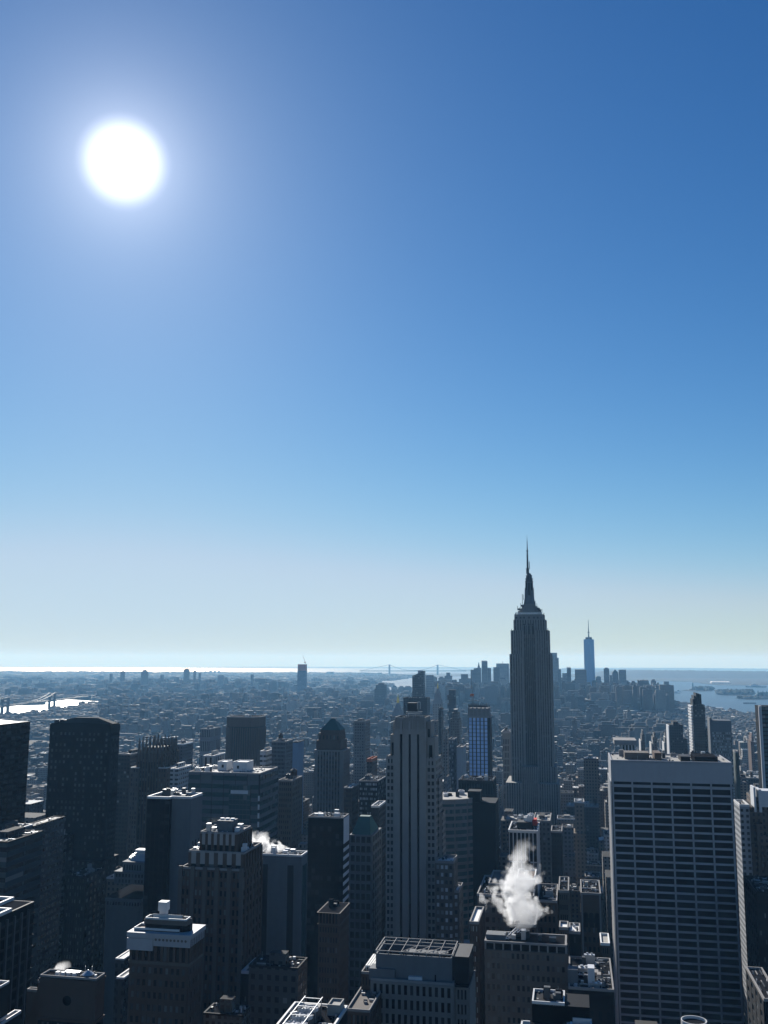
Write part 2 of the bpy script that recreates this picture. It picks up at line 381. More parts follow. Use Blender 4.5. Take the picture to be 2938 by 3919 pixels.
    def clutter(s, x0, x1, y0, y1, z, n=5, seed=1, big=6, mats=('steel', 'roof_pale', 'concrete', 'dark_steel')):
        rg = random.Random(seed)
        for i in range(n):
            w = rg.uniform(1.5, big); d = rg.uniform(1.5, big); h = rg.uniform(1.2, 4)
            if x1 - x0 < w + 1 or y1 - y0 < d + 1: continue
            x = rg.uniform(x0, x1 - w); y = rg.uniform(y0, y1 - d)
            mb = MB().box(x, x + w, y, y + d, z, z + h)
            if w > 3: mb.cyl(x + w * 0.3, y + d / 2, z + h, z + h + 0.7, min(w, d) * 0.22, n=10); mb.cyl(x + w * 0.72, y + d / 2, z + h, z + h + 0.6, min(w, d) * 0.2, n=10)
            mb.build('rooftop_unit', MAT(rg.choice(mats)), s.t)
    def tank(s, x, y, z, r=2.2, h=4.5):
        mb = MB()
        for a in range(4): mb.bar((x + r * 0.7 * (1 if a & 1 else -1), y + r * 0.7 * (1 if a & 2 else -1), z), (x + r * 0.7 * (1 if a & 1 else -1), y + r * 0.7 * (1 if a & 2 else -1), z + 3), 0.25)
        k = mb.build('tank_stand', MAT('dark_steel'), s.t)
        MB().cyl(x, y, z + 3, z + 3 + h, r, n=14).cyl(x, y, z + 3 + h, z + 4.6 + h, r * 1.08, 0.1, n=14).build('water_tank', MAT('wood'), k)
    def done(s):
        for g, mb in s.rest.items():
            o = mb.build('window', MAT(g), s.t)
            if len(mb.f) > 1: o['kind'] = 'stuff'
        return s
# ------------------------------------------------------------------ ground, water, far shores
def sheet(name, pts, z, mat, kind='structure'):
    # cut into strips so that it can follow the curve of the earth
    import bmesh
    bm = bmesh.new(); bm.faces.new([bm.verts.new((x, y, 0)) for x, y in pts])
    xs = [p[0] for p in pts]; ys = [p[1] for p in pts]
    for ax, lo, hi in ((0, min(xs), max(xs)), (1, min(ys), max(ys))):
        st = max((hi - lo) / 70, 300.0); c = math.floor(lo / st) * st
        while c < hi:
            if c > lo: bmesh.ops.bisect_plane(bm, geom=bm.verts[:] + bm.edges[:] + bm.faces[:], plane_co=(c, 0, 0) if ax == 0 else (0, c, 0), plane_no=(1, 0, 0) if ax == 0 else (0, 1, 0))
            c += st
    for v in bm.verts: v.co.z = z + (drop(v.co.x, v.co.y) if v.co.y > 3200 else 0)
    bmesh.ops.recalc_face_normals(bm, faces=bm.faces[:])
    for f in bm.faces:
        if f.normal.z < 0: f.normal_flip()
    me = bpy.data.meshes.new(name); bm.to_mesh(me); bm.free(); me.materials.append(MAT(mat))
    o = bpy.data.objects.new(name, me); COL.objects.link(o); o['kind'] = kind; return o
def water(name, rough, tint, bump=0.35, sc=0.02):
    t = NT(name); tcn = t.node('ShaderNodeTexCoord')
    t.p.inputs['Roughness'].default_value = rough; t.p.inputs['IOR'].default_value = 1.33
    n = t.noise(tcn.outputs['Object'], 0.0006, 5)
    t.put(t.p.inputs['Base Color'], t.mix(n, (*tint, 1), tuple(c * 1.5 for c in tint) + (1,)))
    b = t.node('ShaderNodeBump'); b.inputs['Strength'].default_value = bump; b.inputs['Distance'].default_value = 6.0
    t.l.new(t.noise(tcn.outputs['Object'], sc, 4), b.inputs['Height']); t.l.new(b.outputs[0], t.p.inputs['Normal'])
    return t.m
C_['water'] = water('water', 0.40, (0.03, 0.06, 0.09))
C_['asphalt'] = plain('asphalt', (0.045, 0.045, 0.048), 0.9, 0.4, 0.02)
C_['land'] = plain('land', (0.075, 0.072, 0.066), 0.95, 0.6, 0.004)
C_['pavement'] = plain('pavement', (0.13, 0.13, 0.125), 0.9, 0.3, 0.1); C_['road_paint'] = plain('road_paint', (0.6, 0.6, 0.58), 0.8)
C_['far_land'] = plain('far_land', (0.022, 0.026, 0.03), 0.95, 0.5, 0.0008)
SEA = sheet('sea', [(-64000, -3000), (64000, -3000), (64000, 66000), (-64000, 66000)], -2.5, 'water')
def G(pts): return [ground(x, y) for x, y in pts]
# the land: Manhattan under the camera and Brooklyn behind it, out to the ocean shore
shore = [(-900, 2577), (0, 2577), (300, 2577), (700, 2578), (900, 2579), (1100, 2580), (1250, 2580), (1480, 2581), (1560, 2585), (1585, 2592), (1500, 2604), (1400, 2608), (1480, 2617),
         (1500, 2628), (1360, 2634), (1330, 2640), (1480, 2647), (1560, 2655), (1700, 2650), (2000, 2640), (2300, 2652), (2480, 2668), (2560, 2690), (2610, 2706), (2700, 2722), (2720, 2730), (2800, 2738), (2900, 2750), (3050, 2762), (3500, 2800)]
sp = G(shore)
sp_poly = [(-9000, -2500), (9000, -2500)] + [sp[-1]] + sp[-2::-1]
LAND = sheet('land', [(-9000, -2500), (9000, -2500)] + [sp[-1]] + sp[-2::-1], 0.0, 'land')
river = [G(q) for q in ([(-250, 2700), (0, 2702), (60, 2697), (100, 2701), (180, 2697), (250, 2696), (253, 2700), (300, 2699), (250, 2714), (205, 2717), (170, 2727), (130, 2733), (47, 2746), (0, 2741), (-250, 2748)],
                        [(132, 2687), (195, 2680), (260, 2677), (330, 2682), (376, 2684), (384, 2690), (378, 2699), (300, 2700), (205, 2697), (140, 2691)],
                        [(200, 2663), (240, 2660), (290, 2662), (280, 2665), (215, 2666)], [(345, 2663), (380, 2660), (382, 2665), (345, 2666)], [(438, 2692), (454, 2691), (456, 2699), (440, 2700)], [(503, 2693), (520, 2692), (522, 2699), (506, 2701)])]
for q in river: sheet('river', q, 0.4, 'water')
for q in ([(1320, 2620), (1420, 2611), (1560, 2608), (1565, 2612), (1440, 2616)], [(1300, 2661), (1430, 2658), (1432, 2663), (1310, 2665)], [(1390, 2600), (1425, 2597), (1425, 2601), (1395, 2603)], [(915, 2577.5), (975, 2578), (978, 2580), (930, 2580)]):
    sheet('bay_inlet', G(q), 0.4, 'water')
# streets: avenues run away from the camera, cross streets every 80 m
AVES = [-860, -690, -530, -395, -262, -116, 150, 400, 640, 880]
mb = MB(); pv = MB(); ln = MB()
for x in AVES:
    mb.face([(x - 11, 150, 0.15), (x + 11, 150, 0.15), (x + 11, 3000, 0.15), (x - 11, 3000, 0.15)])
    for sgn in (-1, 1): pv.box(x + sgn * 13.5 - 2.4, x + sgn * 13.5 + 2.4, 150, 3000, 0, 0.14 + 0.15)
    for k in range(3): ln.face([(x - 4 + 4 * k - .1, 150, 0.19), (x - 4 + 4 * k + .1, 150, 0.19), (x - 4 + 4 * k + .1, 3000, 0.19), (x - 4 + 4 * k - .1, 3000, 0.19)])
o = mb.build('avenue', MAT('asphalt')); o['kind'] = 'structure'
o = pv.build('pavement', MAT('pavement')); o['kind'] = 'structure'
o = ln.build('road_marking', MAT('road_paint')); o['kind'] = 'structure'
mb = MB()
for k in range(2, 36): mb.face([(-1500, 80 * k - 8, 0.1), (1500, 80 * k - 8, 0.1), (1500, 80 * k + 8, 0.1), (-1500, 80 * k + 8, 0.1)])
o = mb.build('street', MAT('asphalt')); o['kind'] = 'structure'
# hills on the far side of the bay: long low ridges with real height and width
def ridge(name, y, pxs, pys, width, seed, mat='far_land'):
    rg = random.Random(seed); v = []; f = []; n = 160; m = 7
    for i in range(n + 1):
        t = i / n; px = pxs[0] + (pxs[1] - pxs[0]) * t
        k = t * (len(pys) - 1); a = int(min(k, len(pys) - 2)); py = pys[a] + (pys[a + 1] - pys[a]) * (k - a)
        x, zt = at(px, py, y); g = drop(x, y); h = max(zt - g, 3) * rg.uniform(0.96, 1.03)
        for j in range(m):
            s_ = j / (m - 1); v.append((x, y + width * (s_ - 0.5), h * math.sin(math.pi * s_) - 6 + g))
    for i in range(n):
        for j in range(m - 1):
            a = i * m + j; f.append((a, a + m, a + m + 1, a + 1))
    me = bpy.data.meshes.new(name); me.from_pydata(v, [], f); me.materials.append(MAT(mat)); me.polygons.foreach_set('use_smooth', [True] * len(f))
    o = bpy.data.objects.new(name, me); COL.objects.link(o); o['kind'] = 'structure'; return o
ridge('hills', 44000, (560, 1900), [2557, 2553, 2551.5, 2551, 2551, 2551, 2551.5, 2552, 2553], 2500, 1)
ridge('hills', 27000, (1640, 2500), [2568, 2561, 2558, 2557, 2558, 2560, 2562], 2500, 2)
ridge('hills', 17500, (2120, 3150), [2590, 2575, 2566, 2563.5, 2563, 2563.5, 2565, 2566, 2567, 2568, 2568], 3000, 3)
ridge('hills', 42000, (2150, 3300), [2555, 2554.5, 2555, 2557, 2558, 2560], 2500, 4)
sheet('far_shore', G([(2300, 2603), (2440, 2605), (2640, 2609), (2700, 2618), (2760, 2622), (2938, 2622), (3200, 2624), (3200, 2585), (2300, 2585)]), 0.0, 'far_land')
sheet('far_shore', G([(1500, 2583), (1560, 2588), (1680, 2589), (1800, 2588), (1800, 2578), (1600, 2577), (1500, 2580)]), 0.0, 'far_land')
# islands in the bay
for q in ([(2605, 2642), (2640, 2638), (2690, 2636), (2728, 2641), (2722, 2645), (2650, 2645)], [(2730, 2641), (2760, 2640), (2766, 2644), (2735, 2645)], [(2740, 2655), (2770, 2649), (2840, 2648), (2886, 2656), (2870, 2661), (2780, 2661)], [(2806, 2672), (2880, 2671), (2960, 2668), (2980, 2676), (2860, 2677)],
          [(1650, 2588), (1684, 2586), (1684, 2591), (1655, 2591)]):
    sheet('island', G(q), 0.2, 'far_land')
def clumps(name, pts, n, r, h, seed, label):
    rg = random.Random(seed); mb = MB()
    xs = [p[0] for p in pts]; ys = [p[1] for p in pts]
    for _ in range(n):
        px = rg.uniform(min(xs), max(xs)); py = rg.uniform(min(ys), max(ys)); x, y = ground(px, py)
        rr = rg.uniform(0.6, 1.3) * r; hh = rg.uniform(0.6, 1.25) * h; g0 = drop(x, y)
        b = len(mb.v); k = 7; rings = ((0, 0.5), (0.35, 1), (0.75, 0.75), (1, 0.2))
        for zf, rf in rings:
            for i in range(k):
                a = 2 * math.pi * i / k; q = rr * rf * rg.uniform(0.75, 1.25); mb.v.append((x + q * math.cos(a), y + q * math.sin(a), hh * zf * rg.uniform(0.9, 1.1) + g0))
        for j in range(3):
            for i in range(k): i2 = (i + 1) % k; mb.f.append((b + j * k + i, b + j * k + i2, b + (j + 1) * k + i2, b + (j + 1) * k + i)); mb.m.append(0)
        mb.f.append(tuple(b + 3 * k + i for i in range(k))); mb.m.append(0)
    o = mb.build(name, MAT('lawn_trees')); tag(o, label, 'trees', None, 'stuff'); return o
clumps('island_trees', [(2748, 2651), (2878, 2659)], 420, 22, 26, 3, 'dark mass of trees covering the larger middle island in the bay')
clumps('island_trees', [(2660, 2637), (2724, 2643)], 160, 20, 24, 4, 'low trees on the island behind the small standing statue')
clumps('island_trees', [(2830, 2671), (2960, 2675)], 130, 18, 16, 5, 'thin line of trees along the flat island at the right edge of the bay')
# ------------------------------------------------------------------ the named buildings, near to far
rnd = random.Random(7)
def simple(name, label, pl, pr, pt, Y, back=None, depth=None, vb=None, key='grey', col=(0.12, 0.12, 0.12), roofmat='roof_grey', trim='concrete', bulk=True, cat='building', group=None, stem=None, seed=0, par=1.2, **k):
    b = B(name, label, pl, pr, pt, Y, back, depth, vb, cat, group, stem, True)
    MB().box(b.x0, b.x1, b.y0, b.y1, 0, b.z).build('wall', fac(key, col, **k), b.t)
    b.parapet(b.x0 - 0.1, b.x1 + 0.1, b.y0 - 0.1, b.y1 + 0.1, b.z, par, 0.7, trim, roofmat)
    if bulk:
        rg = random.Random(seed + int(pl)); w = b.x1 - b.x0; d = b.y1 - b.y0
        x = b.x0 + w * rg.uniform(0.15, 0.45); y = b.y0 + d * rg.uniform(0.2, 0.4)
        MB().box(x, x + w * rg.uniform(0.25, 0.4), y, y + d * rg.uniform(0.3, 0.5), b.z, b.z + rg.uniform(2.5, 5)).build('bulkhead', fac(key, col, **k), b.t)
    return b.done()

# --- the gridded travertine slab on the right
b = B('gridded_tower', 'broad pale travertine slab tower with six bays of dark ribbon windows and an open roof', 2336, 2798, 2918, 600, depth=44, stem='broad gridded slab tower')
x0, x1, y0, y1, z = b.x0, b.x1, b.y0, b.y1, b.z
zb = b.Z(2979); zlow = 40.0
pit = (b.Z(3002) - b.Z(3002 + 26.9 * 12)) / 12
zt2 = b.Z(2983)
b.wall(x0, x1, y0, y1, zlow, zt2, nx=6, ny=10, fl=pit, pw=0.085, sh=0.27, pd=0.9, sd=0.55, mat='travertine', core='black_panel', glass='glass_dark', parts=True, faces='N', margin=0.9)
# solid blind top storeys, seams between its panels, and the narrow louvre slot below
mb = MB().box(x0 - 0.02, x1 + 0.02, y0 - 0.9, y1 + 0.5, zt2 + 2.6, z)
mb.box(x0, x1, y0 - 0.5, y1, zt2, zt2 + 0.9); mb.build('attic_wall', MAT('travertine'), b.t)
da = (x1 - x0 - 1.8) / 6
mb = MB()
for i in range(7): mb.box(x0 + 0.9 + da * i - 0.45, x0 + 0.9 + da * i + 0.45, y0 - 0.95, y0, zt2 + 0.9, zt2 + 2.6)
mb.box(x0 + .9, x1 - .9, y0 - .45, y0, zt2 + .9, zt2 + 1.05); mb.build('slot_frame', MAT('travertine'), b.t)
MB().box(x0 + 0.3, x1 - 0.3, y0 - 0.3, y0, zt2 + 0.9, zt2 + 2.6).build('louvre', MAT('black_panel'), b.t)
mb = MB()
for sx in (x0,):
    sg = -1
    mb.box(x0 - .25, x0, y0 - .9, y1, zlow, zt2 + 2.6)
    for k in range(12):
        yy = y0 + 1.5 + k * (y1 - y0 - 3) / 11; mb.box(min(sx, sx + sg * 0.7), max(sx, sx + sg * 0.7), yy - 0.7, yy + 0.7, zlow, zt2 + 2.6)
mb.build('side_wall', MAT('white_trim'), b.t)  # whiter than the travertine, sunlight on the east side put into colour
MB().box(x0, x1, y0, y1, 0, zlow).build('base_wall', MAT('travertine'), b.t)
b.parapet(x0, x1, y0 - 0.9, y1 + 0.5, z, 0.9, 0.8, 'travertine', 'roof_pale')
W_, D_ = x1 - x0, y1 - y0
for (a, c, e, g, h, m) in ((0.13, 0.34, 0.30, 0.62, 4.0, 'tan_brick'), (0.38, 0.44, 0.2, 0.6, 4.5, 'brown_brick'), (0.60, 0.68, 0.2, 0.55, 2.8, 'dark_panel'), (0.71, 0.90, 0.1, 0.6, 3.2, 'roof_dark')):
    MB().box(x0 + W_ * a, x0 + W_ * c, y0 + D_ * e, y0 + D_ * g, z, z + h).build('bulkhead', MAT(m), b.t)
b.clutter(x0 + 3, x0 + W_ * 0.9, y0 + 22, y1 - 4, z, 9, 4, 4)
b.done(); GRACE = b

# --- the slender setback tower in the middle
b = B('setback_tower', 'tall slender limestone setback tower with three black vertical strips down its front', 1507, 1628, 2752, 620, depth=22, vb=3640, stem='slender limestone setback tower')
x0, x1, y0, y1, z = b.x0, b.x1, b.y0, b.y1, b.z
X = lambda p: b.X(p, 2900)
zl = 60
strips = [(1530, 1539), (1563, 1571.5), (1595, 1603.5)]
mb = MB(); edges = [x0] + [e for s_ in strips for e in (X(s_[0]), X(s_[1]))] + [x1]
zst = b.Z(2808); zcor = b.Z(2788)
for i in range(0, 8, 2): mb.box(edges[i], edges[i + 1], y0, y0 + 3, 0, zcor)
mb.box(x0, x1, y0 + 3, y1, 0, zcor); mb.build('wall', MAT('fair_stone'), b.t)
for i in range(1, 7, 2):
    cx = (edges[i] + edges[i + 1]) / 2; w = edges[i + 1] - edges[i]
    MB().box(edges[i], edges[i + 1], y0 + 1.0, y0 + 3.05, 0, zst).build('window_strip', MAT('black_panel'), b.t)
    m2 = MB().box(edges[i] - 0.01, edges[i + 1] + 0.01, y0 - 0.02, y0 + 3, zst, zcor)
    m2.prism([(cx - w * 0.6, y0 - 0.5), (cx + w * 0.6, y0 - 0.5), (cx + w * 0.6, y0 + 0.4), (cx - w * 0.6, y0 + 0.4)], zst + 1, zcor + 5, 0.5)
    m2.build('finial', MAT('pale_stone'), b.t)
# crown: fluted band above the shaft
mb = MB().box(x0 + 0.4, x1 - 0.4, y0 + 0.6, y1, zcor, z)
for i in range(14): 
    xx = x0 + 0.7 + (x1 - x0 - 1.4) * i / 13; mb.box(xx - 0.35, xx + 0.35, y0 + 0.1, y0 + 0.7, zcor, z + (0.8 if i % 2 else 0))
mb.build('crown', MAT('fair_stone'), b.t)
MB().ring(x0 + 0.4, x1 - 0.4, y0 + 0.6, y1, z, z + 1.2, 0.5).build('parapet', MAT('fair_stone'), b.t)
MB().box(x0 + 0.9, x1 - 0.9, y0 + 1.1, y1 - .5, z - 0.1, z + 0.12).build('roof', MAT('roof_dark'), b.t)
# shoulders: stepped wings on both sides, pairs of windows in each storey
def wing(pa, pb, pt, yo, d, nx, mat='fair_stone', lit='glass', fl=4.15, fins=True, name='wing_wall'):
    a, c = sorted((X(pa), X(pb))); zz = b.Z(pt)
    b.wall(a, c, y0 + yo, y0 + yo + d, zl, zz, nx=nx, ny=4, fl=fl, pw=0.36, sh=0.42, pd=0.25, sd=0.2, mat=mat, glass=lit, parts=True, faces='NW', margin=0.5, name=name)
    MB().box(a, c, y0 + yo, y0 + yo + d, 0, zl).build('base_wall', MAT(mat), b.t)
    if fins:
        m_ = MB()
        for i in range(3): u = a + (c - a) * (0.15 + 0.35 * i); m_.box(u - 0.5, u + 0.5, y0 + yo - 0.35, y0 + yo + 0.5, zz - 5, zz + 1.6)
        m_.ring(a, c, y0 + yo, y0 + yo + d, zz, zz + 0.8, 0.5); m_.build('finial', MAT('pale_stone'), b.t)
wing(1474, 1507, 2900, 2.5, 26, 2); wing(1628, 1664, 2905, 2.5, 26, 2)
for pa, pb, pt in ((1488, 1507, 2818), (1628, 1660, 2826), (1496, 1507, 2770), (1628, 1644, 2765)):
    a, c = sorted((X(pa), X(pb))); zz = b.Z(pt); off = 4.5 if pt > 2800 else 6.5
    m_ = MB().box(a, c, y0 + off, y1 - 1, 0, zz); m_.box(a + .4, c - .4, y0 + off - .4, y0 + off, zz - 9, zz - 1); m_.ring(a, c, y0 + off, y1 - 1, zz, zz + 0.9, .5); m_.build('shoulder', MAT('fair_stone'), b.t)
    MB().box(a + (c - a) * .3, c - (c - a) * .3, y0 + off - .45, y0 + off - .38, zz - 32, zz - 4).build('window_strip', MAT('black_panel'), b.t)
for pa, pb, pt, yo in ((1664, 1672, 2985, 9), (1664, 1682, 3120, 12)):
    a, c = X(pa), X(pb); zz = b.Z(pt); MB().box(a, c, y0 + yo, y1 + 4, 0, zz).ring(a, c, y0 + yo, y1 + 4, zz, zz + 1, .5).build('shoulder', fac('limes', (0.19, 0.18, 0.165), fx=3.0, fz=4.0, wx=.45, wz=.5), b.t)
# lower wing with lit blinds and a sunlit roof
for pa, pb, pt, yo, d in ((1665, 1734, 3290, -3, 20), (1664, 1752, 3402, -1, 22)):
    a, c = X(pa), X(pb); zz = b.Z(pt)
    b.wall(a, c, y0 + yo, y0 + yo + d, zl, zz, nx=4 if pt < 3300 else 5, ny=5, fl=4.5, pw=0.42, sh=0.5, pd=0.2, sd=0.18, mat='tan_brick', glass='glass_white', parts=True, margin=0.4)
    MB().box(a, c, y0 + yo, y0 + yo + d, 0, zl).build('base_wall', MAT('tan_brick'), b.t)
    b.parapet(a, c, y0 + yo, y0 + yo + d, zz, 1.6, 0.5, 'concrete', 'roof_white')
# open steel frame and cooling tower on the roof
XX = lambda p: b.X(p, 2700)
k = MB()
ca, cb = XX(1549), XX(1603); zc0, zc1 = z + 0.1, b.Z(2690)
for u in (ca, (ca + cb) / 2, cb):
    k.bar((u, y0 + 5, zc0 + (zc1 - zc0) * .42), (u, y0 + 13, zc0 + (zc1 - zc0) * .42), .3)
    for w in (y0 + 5, y0 + 13): k.bar((u, w, zc0), (u, w, zc1 - 8), 0.4)
for w in (y0 + 5, y0 + 13):
    for zz in (zc0 + (zc1 - zc0) * .3, zc0 + (zc1 - zc0) * .42): k.bar((ca, w, zz), (cb, w, zz), 0.35)
for u in (cb - 1.8, cb):
    k.bar((u, y0 + 5, zc0 + 6), (u, y0 + 5, zc1 + 0.6), 0.3)
k.bar((cb - 1.8, y0 + 5, zc1 + 0.6), (cb, y0 + 5, zc1 + 0.6), 0.3)
fr = b.part('steel_frame', k, 'steel')
MB().box(ca + 0.6, cb - 2.2, y0 + 6, y0 + 12, zc0 + (zc1 - zc0) * .45, zc1).build('cooling_tower', MAT('dark_steel'), fr)
MB().bar((X(1488), y0 + 3, b.Z(2768)), (XX(1545), y0 + 4, z + 1.0), 0.7).build('sloping_pipe', MAT('steel'), b.t)
b.done(); FIFTH = b

# --- the tall tower with the antenna
b = B('antenna_skyscraper', 'tallest grey stone skyscraper with stepped crown, tapering mast and needle antenna', 1949, 2108, 2503, 1250, depth=54, vb=3120, cat='skyscraper', stem='tallest antenna skyscraper')
Y = 1250
def EX(p, py): return at(p, py, Y)[0]
def EZ(py): return at(2015, py, Y)[1]
def tier(pl, pr, pyt, pyb, yo, d, nx, name='wall', py=None, pw=.5, faces='NW', span='esb_spandrel'):
    a, c = EX(pl, py or pyt), EX(pr, py or pyt)
    b.wall(a, c, Y + yo, Y + yo + d, EZ(pyb), EZ(pyt), nx=nx, ny=8, fl=4.0, pw=pw, sh=0.42, pd=0.8, sd=0.25, mat='fair_stone', glass='glass', parts=False, faces=faces, margin=0.8, name=name, span=span)
    return a, c
zc = EX(2024, 2600)
# shaft: two outer flanks and the recessed middle, its recess darkness painted by dark spandrels
tier(1949, 2001, 2503, 3250, 0, 54, 5, py=2503); tier(2050, 2108, 2503, 3250, 0, 54, 6, py=2503)
tier(2001, 2050, 2440, 3250, 6, 44, 6, py=2503, pw=.28, faces='N', span='dark_panel')
tier(1953, 2000, 2412, 2503, 2, 44, 5, py=2412); tier(2048, 2098, 2412, 2503, 2, 44, 5, py=2412)
tier(2000, 2048, 2392, 2440, 4, 42, 6, py=2412, faces='N')
a, c = tier(1963, 2086, 2371, 2412, 6, 36, 12, py=2371)
a, c = EX(1966, 2350), EX(2081, 2350); 
m_ = MB().box(a, c, Y + 8, Y + 40, EZ(2371), EZ(2350)); m_.box(EX(2003, 2360), EX(2043, 2360), Y + 6.5, Y + 8, EZ(2400), EZ(2356)); m_.build('upper_wall', MAT('limestone'), b.t)
m_ = MB()
for p in (1974, 1990, 2004, 2023, 2042, 2056, 2070): u = EX(p, 2362); m_.box(u - 1.1, u + 1.1, Y + (7.92 if p not in (2004, 2023, 2042) else 6.42), Y + 8.1, EZ(2366), EZ(2359))
m_.build('window', MAT('glass'), b.t)['kind'] = 'stuff'
# lower shoulders
tier(1938, 1997, 2990, 3300, -16, 70, 6, py=2990); tier(2061, 2138, 2992, 3300, -16, 72, 8, py=2990); tier(1997, 2061, 2930, 3300, -10, 30, 8, py=2990, faces='N')
tier(2108, 2128, 2932, 3300, -4, 55, 2, py=2932)
MB().box(EX(1938, 2990) - 6, EX(2138, 2990) + 10, Y - 24, Y + 64, 0, EZ(3250)).build('base_wall', fac('esb', (0.19, 0.185, 0.17), fx=5, fz=4, wx=.45, wz=.5), b.t)
# observation deck, stepped mast and dome
def octo(cx, cy, r, k=0.38): return [(cx - r, cy - r * k), (cx - r * k, cy - r), (cx + r * k, cy - r), (cx + r, cy - r * k), (cx + r, cy + r * k), (cx + r * k, cy + r), (cx - r * k, cy + r), (cx - r, cy + r * k)]
mx, my = EX(2023, 2330), Y + 24
px2m = Y / F
m_ = MB()
steps = [(2350, 2336, 44), (2336, 2326, 36), (2326, 2317, 29), (2317, 2308, 23)]
for ya, yb, hw in steps: m_.prism(octo(mx, my, hw * px2m, .55), EZ(ya), EZ(yb))
m_.build('stepped_base', MAT('limestone'), b.t)
dk = MB()
for p in range(1972, 2076, 4): u = EX(p, 2345); dk.box(u - .4, u + .4, Y + 8.1, Y + 8.6, EZ(2351), EZ(2342))
dk.bar((EX(1970, 2345), Y + 8.3, EZ(2344)), (EX(2077, 2345), Y + 8.3, EZ(2344)), .4); dk.bar((EX(1990, 2345), Y + 8.3, EZ(2347)), (EX(2056, 2345), Y + 8.3, EZ(2347)), 1.4); dk.build('deck_railing', MAT('roof_white'), b.t)
cw = MB()
for p in (2006, 2022, 2038): u = EX(p, 2400); cw.box(u - 1.3, u + 1.3, Y + 5.0, Y + 6.4, EZ(2428), EZ(2386)).box(u - 1.0, u + 1.0, Y + 3.0, Y + 5.0, EZ(2428), EZ(2394))
cw.build('crown_window', MAT('black_panel'), b.t)['kind'] = 'stuff'
mast = MB().prism(octo(mx, my, 22 * px2m), EZ(2309), EZ(2280), 0.78).prism(octo(mx, my, 17.2 * px2m), EZ(2281), EZ(2255), 0.9).prism(octo(mx, my, 15.2 * px2m), EZ(2256), EZ(2222), 0.94)
msto = b.part('mast', mast, 'grey_panel')
w_ = MB()
for dx in (-9, 0, 9): w_.box(mx + dx * px2m - 1.2, mx + dx * px2m + 1.2, my - 15.8 * px2m - (0.6 if dx == 0 else -0.9), my - 10 * px2m, EZ(2275 if dx == 0 else 2255), EZ(2226))
w_.build('mast_window', MAT('dark_panel'), msto)
for dx in (-1, 1): MB().prism([(mx + dx * 16 * px2m - 1, my - 3), (mx + dx * 16 * px2m + 1, my - 3), (mx + dx * 16 * px2m + 1, my + 3), (mx + dx * 16 * px2m - 1, my + 3)], EZ(2310), EZ(2245), .4).build('buttress', MAT('pale_stone'), msto)
m_ = MB().cyl(mx, my, EZ(2222), EZ(2219), 16 * px2m, n=16).cyl(mx, my, EZ(2219), EZ(2210), 13.5 * px2m, n=16).cyl(mx, my, EZ(2211), EZ(2208), 15.5 * px2m, n=16).cyl(mx, my, EZ(2209), EZ(2199), 12 * px2m, 11 * px2m, n=16).cyl(mx, my, EZ(2199), EZ(2196), 12.6 * px2m, n=16).cyl(mx, my, EZ(2196), EZ(2188), 10 * px2m, 5.5 * px2m, n=16)
m_.build('dome', MAT('dark_steel'), msto)
an = MB(); ax_ = mx - 1.6
for ya, yb, r0, r1 in ((2190, 2171, 5.6, 5.0), (2171, 2169, 7.5, 7.5), (2169, 2140, 3.9, 3.4), (2140, 2120, 3.2, 2.8), (2121, 2119, 4.6, 4.6), (2120, 2100, 2.6, 2.2), (2101, 2099, 4.8, 4.8), (2100, 2062, 2.0, 1.2), (2062, 2038, 0.9, 0.25)):
    an.cyl(ax_, my, EZ(ya), EZ(yb), r0 * px2m, r1 * px2m, n=8)
for q in range(2102, 2170, 6): an.cyl(ax_, my, EZ(q + 1), EZ(q), 3.9 * px2m, n=8)
for q in range(2173, 2190, 4): an.cyl(ax_, my, EZ(q + 1.5), EZ(q), 6.2 * px2m, n=8)
an.bar((ax_ + 7 * px2m, my, EZ(2171)), (ax_ + 7 * px2m, my, EZ(2142)), .9)
b.part('antenna', an, 'dark_steel', msto)
sm = MB()
for p, q, q2 in ((1977, 2330, 2316), (1990, 2326, 2305), (1996, 2312, 2270), (2000, 2290, 2272), (2046, 2310, 2296), (2052, 2326, 2306), (2056, 2328, 2318), (2063, 2336, 2324), (2072, 2336, 2328), (1968, 2350, 2344), (2079, 2350, 2343), (1985, 2337, 2322), (1955, 2412, 2404), (2094, 2412, 2402)):
    u = EX(p, q); sm.bar((u, my - 8 + (p % 5), EZ(q) - 1), (u, my - 8 + (p % 5), EZ(q2)), .6)
for p, q in ((1996, 2316), (2057, 2328), (1982, 2330), (2064, 2334)): sm.cyl(EX(p, q), my - 9, EZ(q + 3), EZ(q - 4), 1.8, n=8)
b.part('small_antenna', sm, 'dark_steel')
b.done(); ESB = b; h_ = list(HEROES[-1]); h_[4], h_[5] = 1925, 2150; HEROES[-1] = tuple(h_)

# --- broad office block with horizontal bands, left of centre
b = B('banded_office', 'broad dark office block with window bands, pale flat roof and two white roof huts', 722, 994, 2961, 640, back=1063, vb=3590, stem='broad banded office block')
x0, x1, y0, y1, z = b.x0, b.x1, b.y0, b.y1, b.z
zl = b.Z(3620); fl = (b.Z(3020) - b.Z(3300)) / 10
b.wall(x0, x1, y0, y1, zl, z, nx=6, ny=7, fl=5.6, pw=0.04, sh=0.46, pd=0.35, sd=0.3, mat='dark_panel', span='grey_panel', glass='glass_green', parts=True, margin=0.3)
MB().box(x0, x1, y0, y1, 0, zl).build('base_wall', MAT('dark_panel'), b.t)
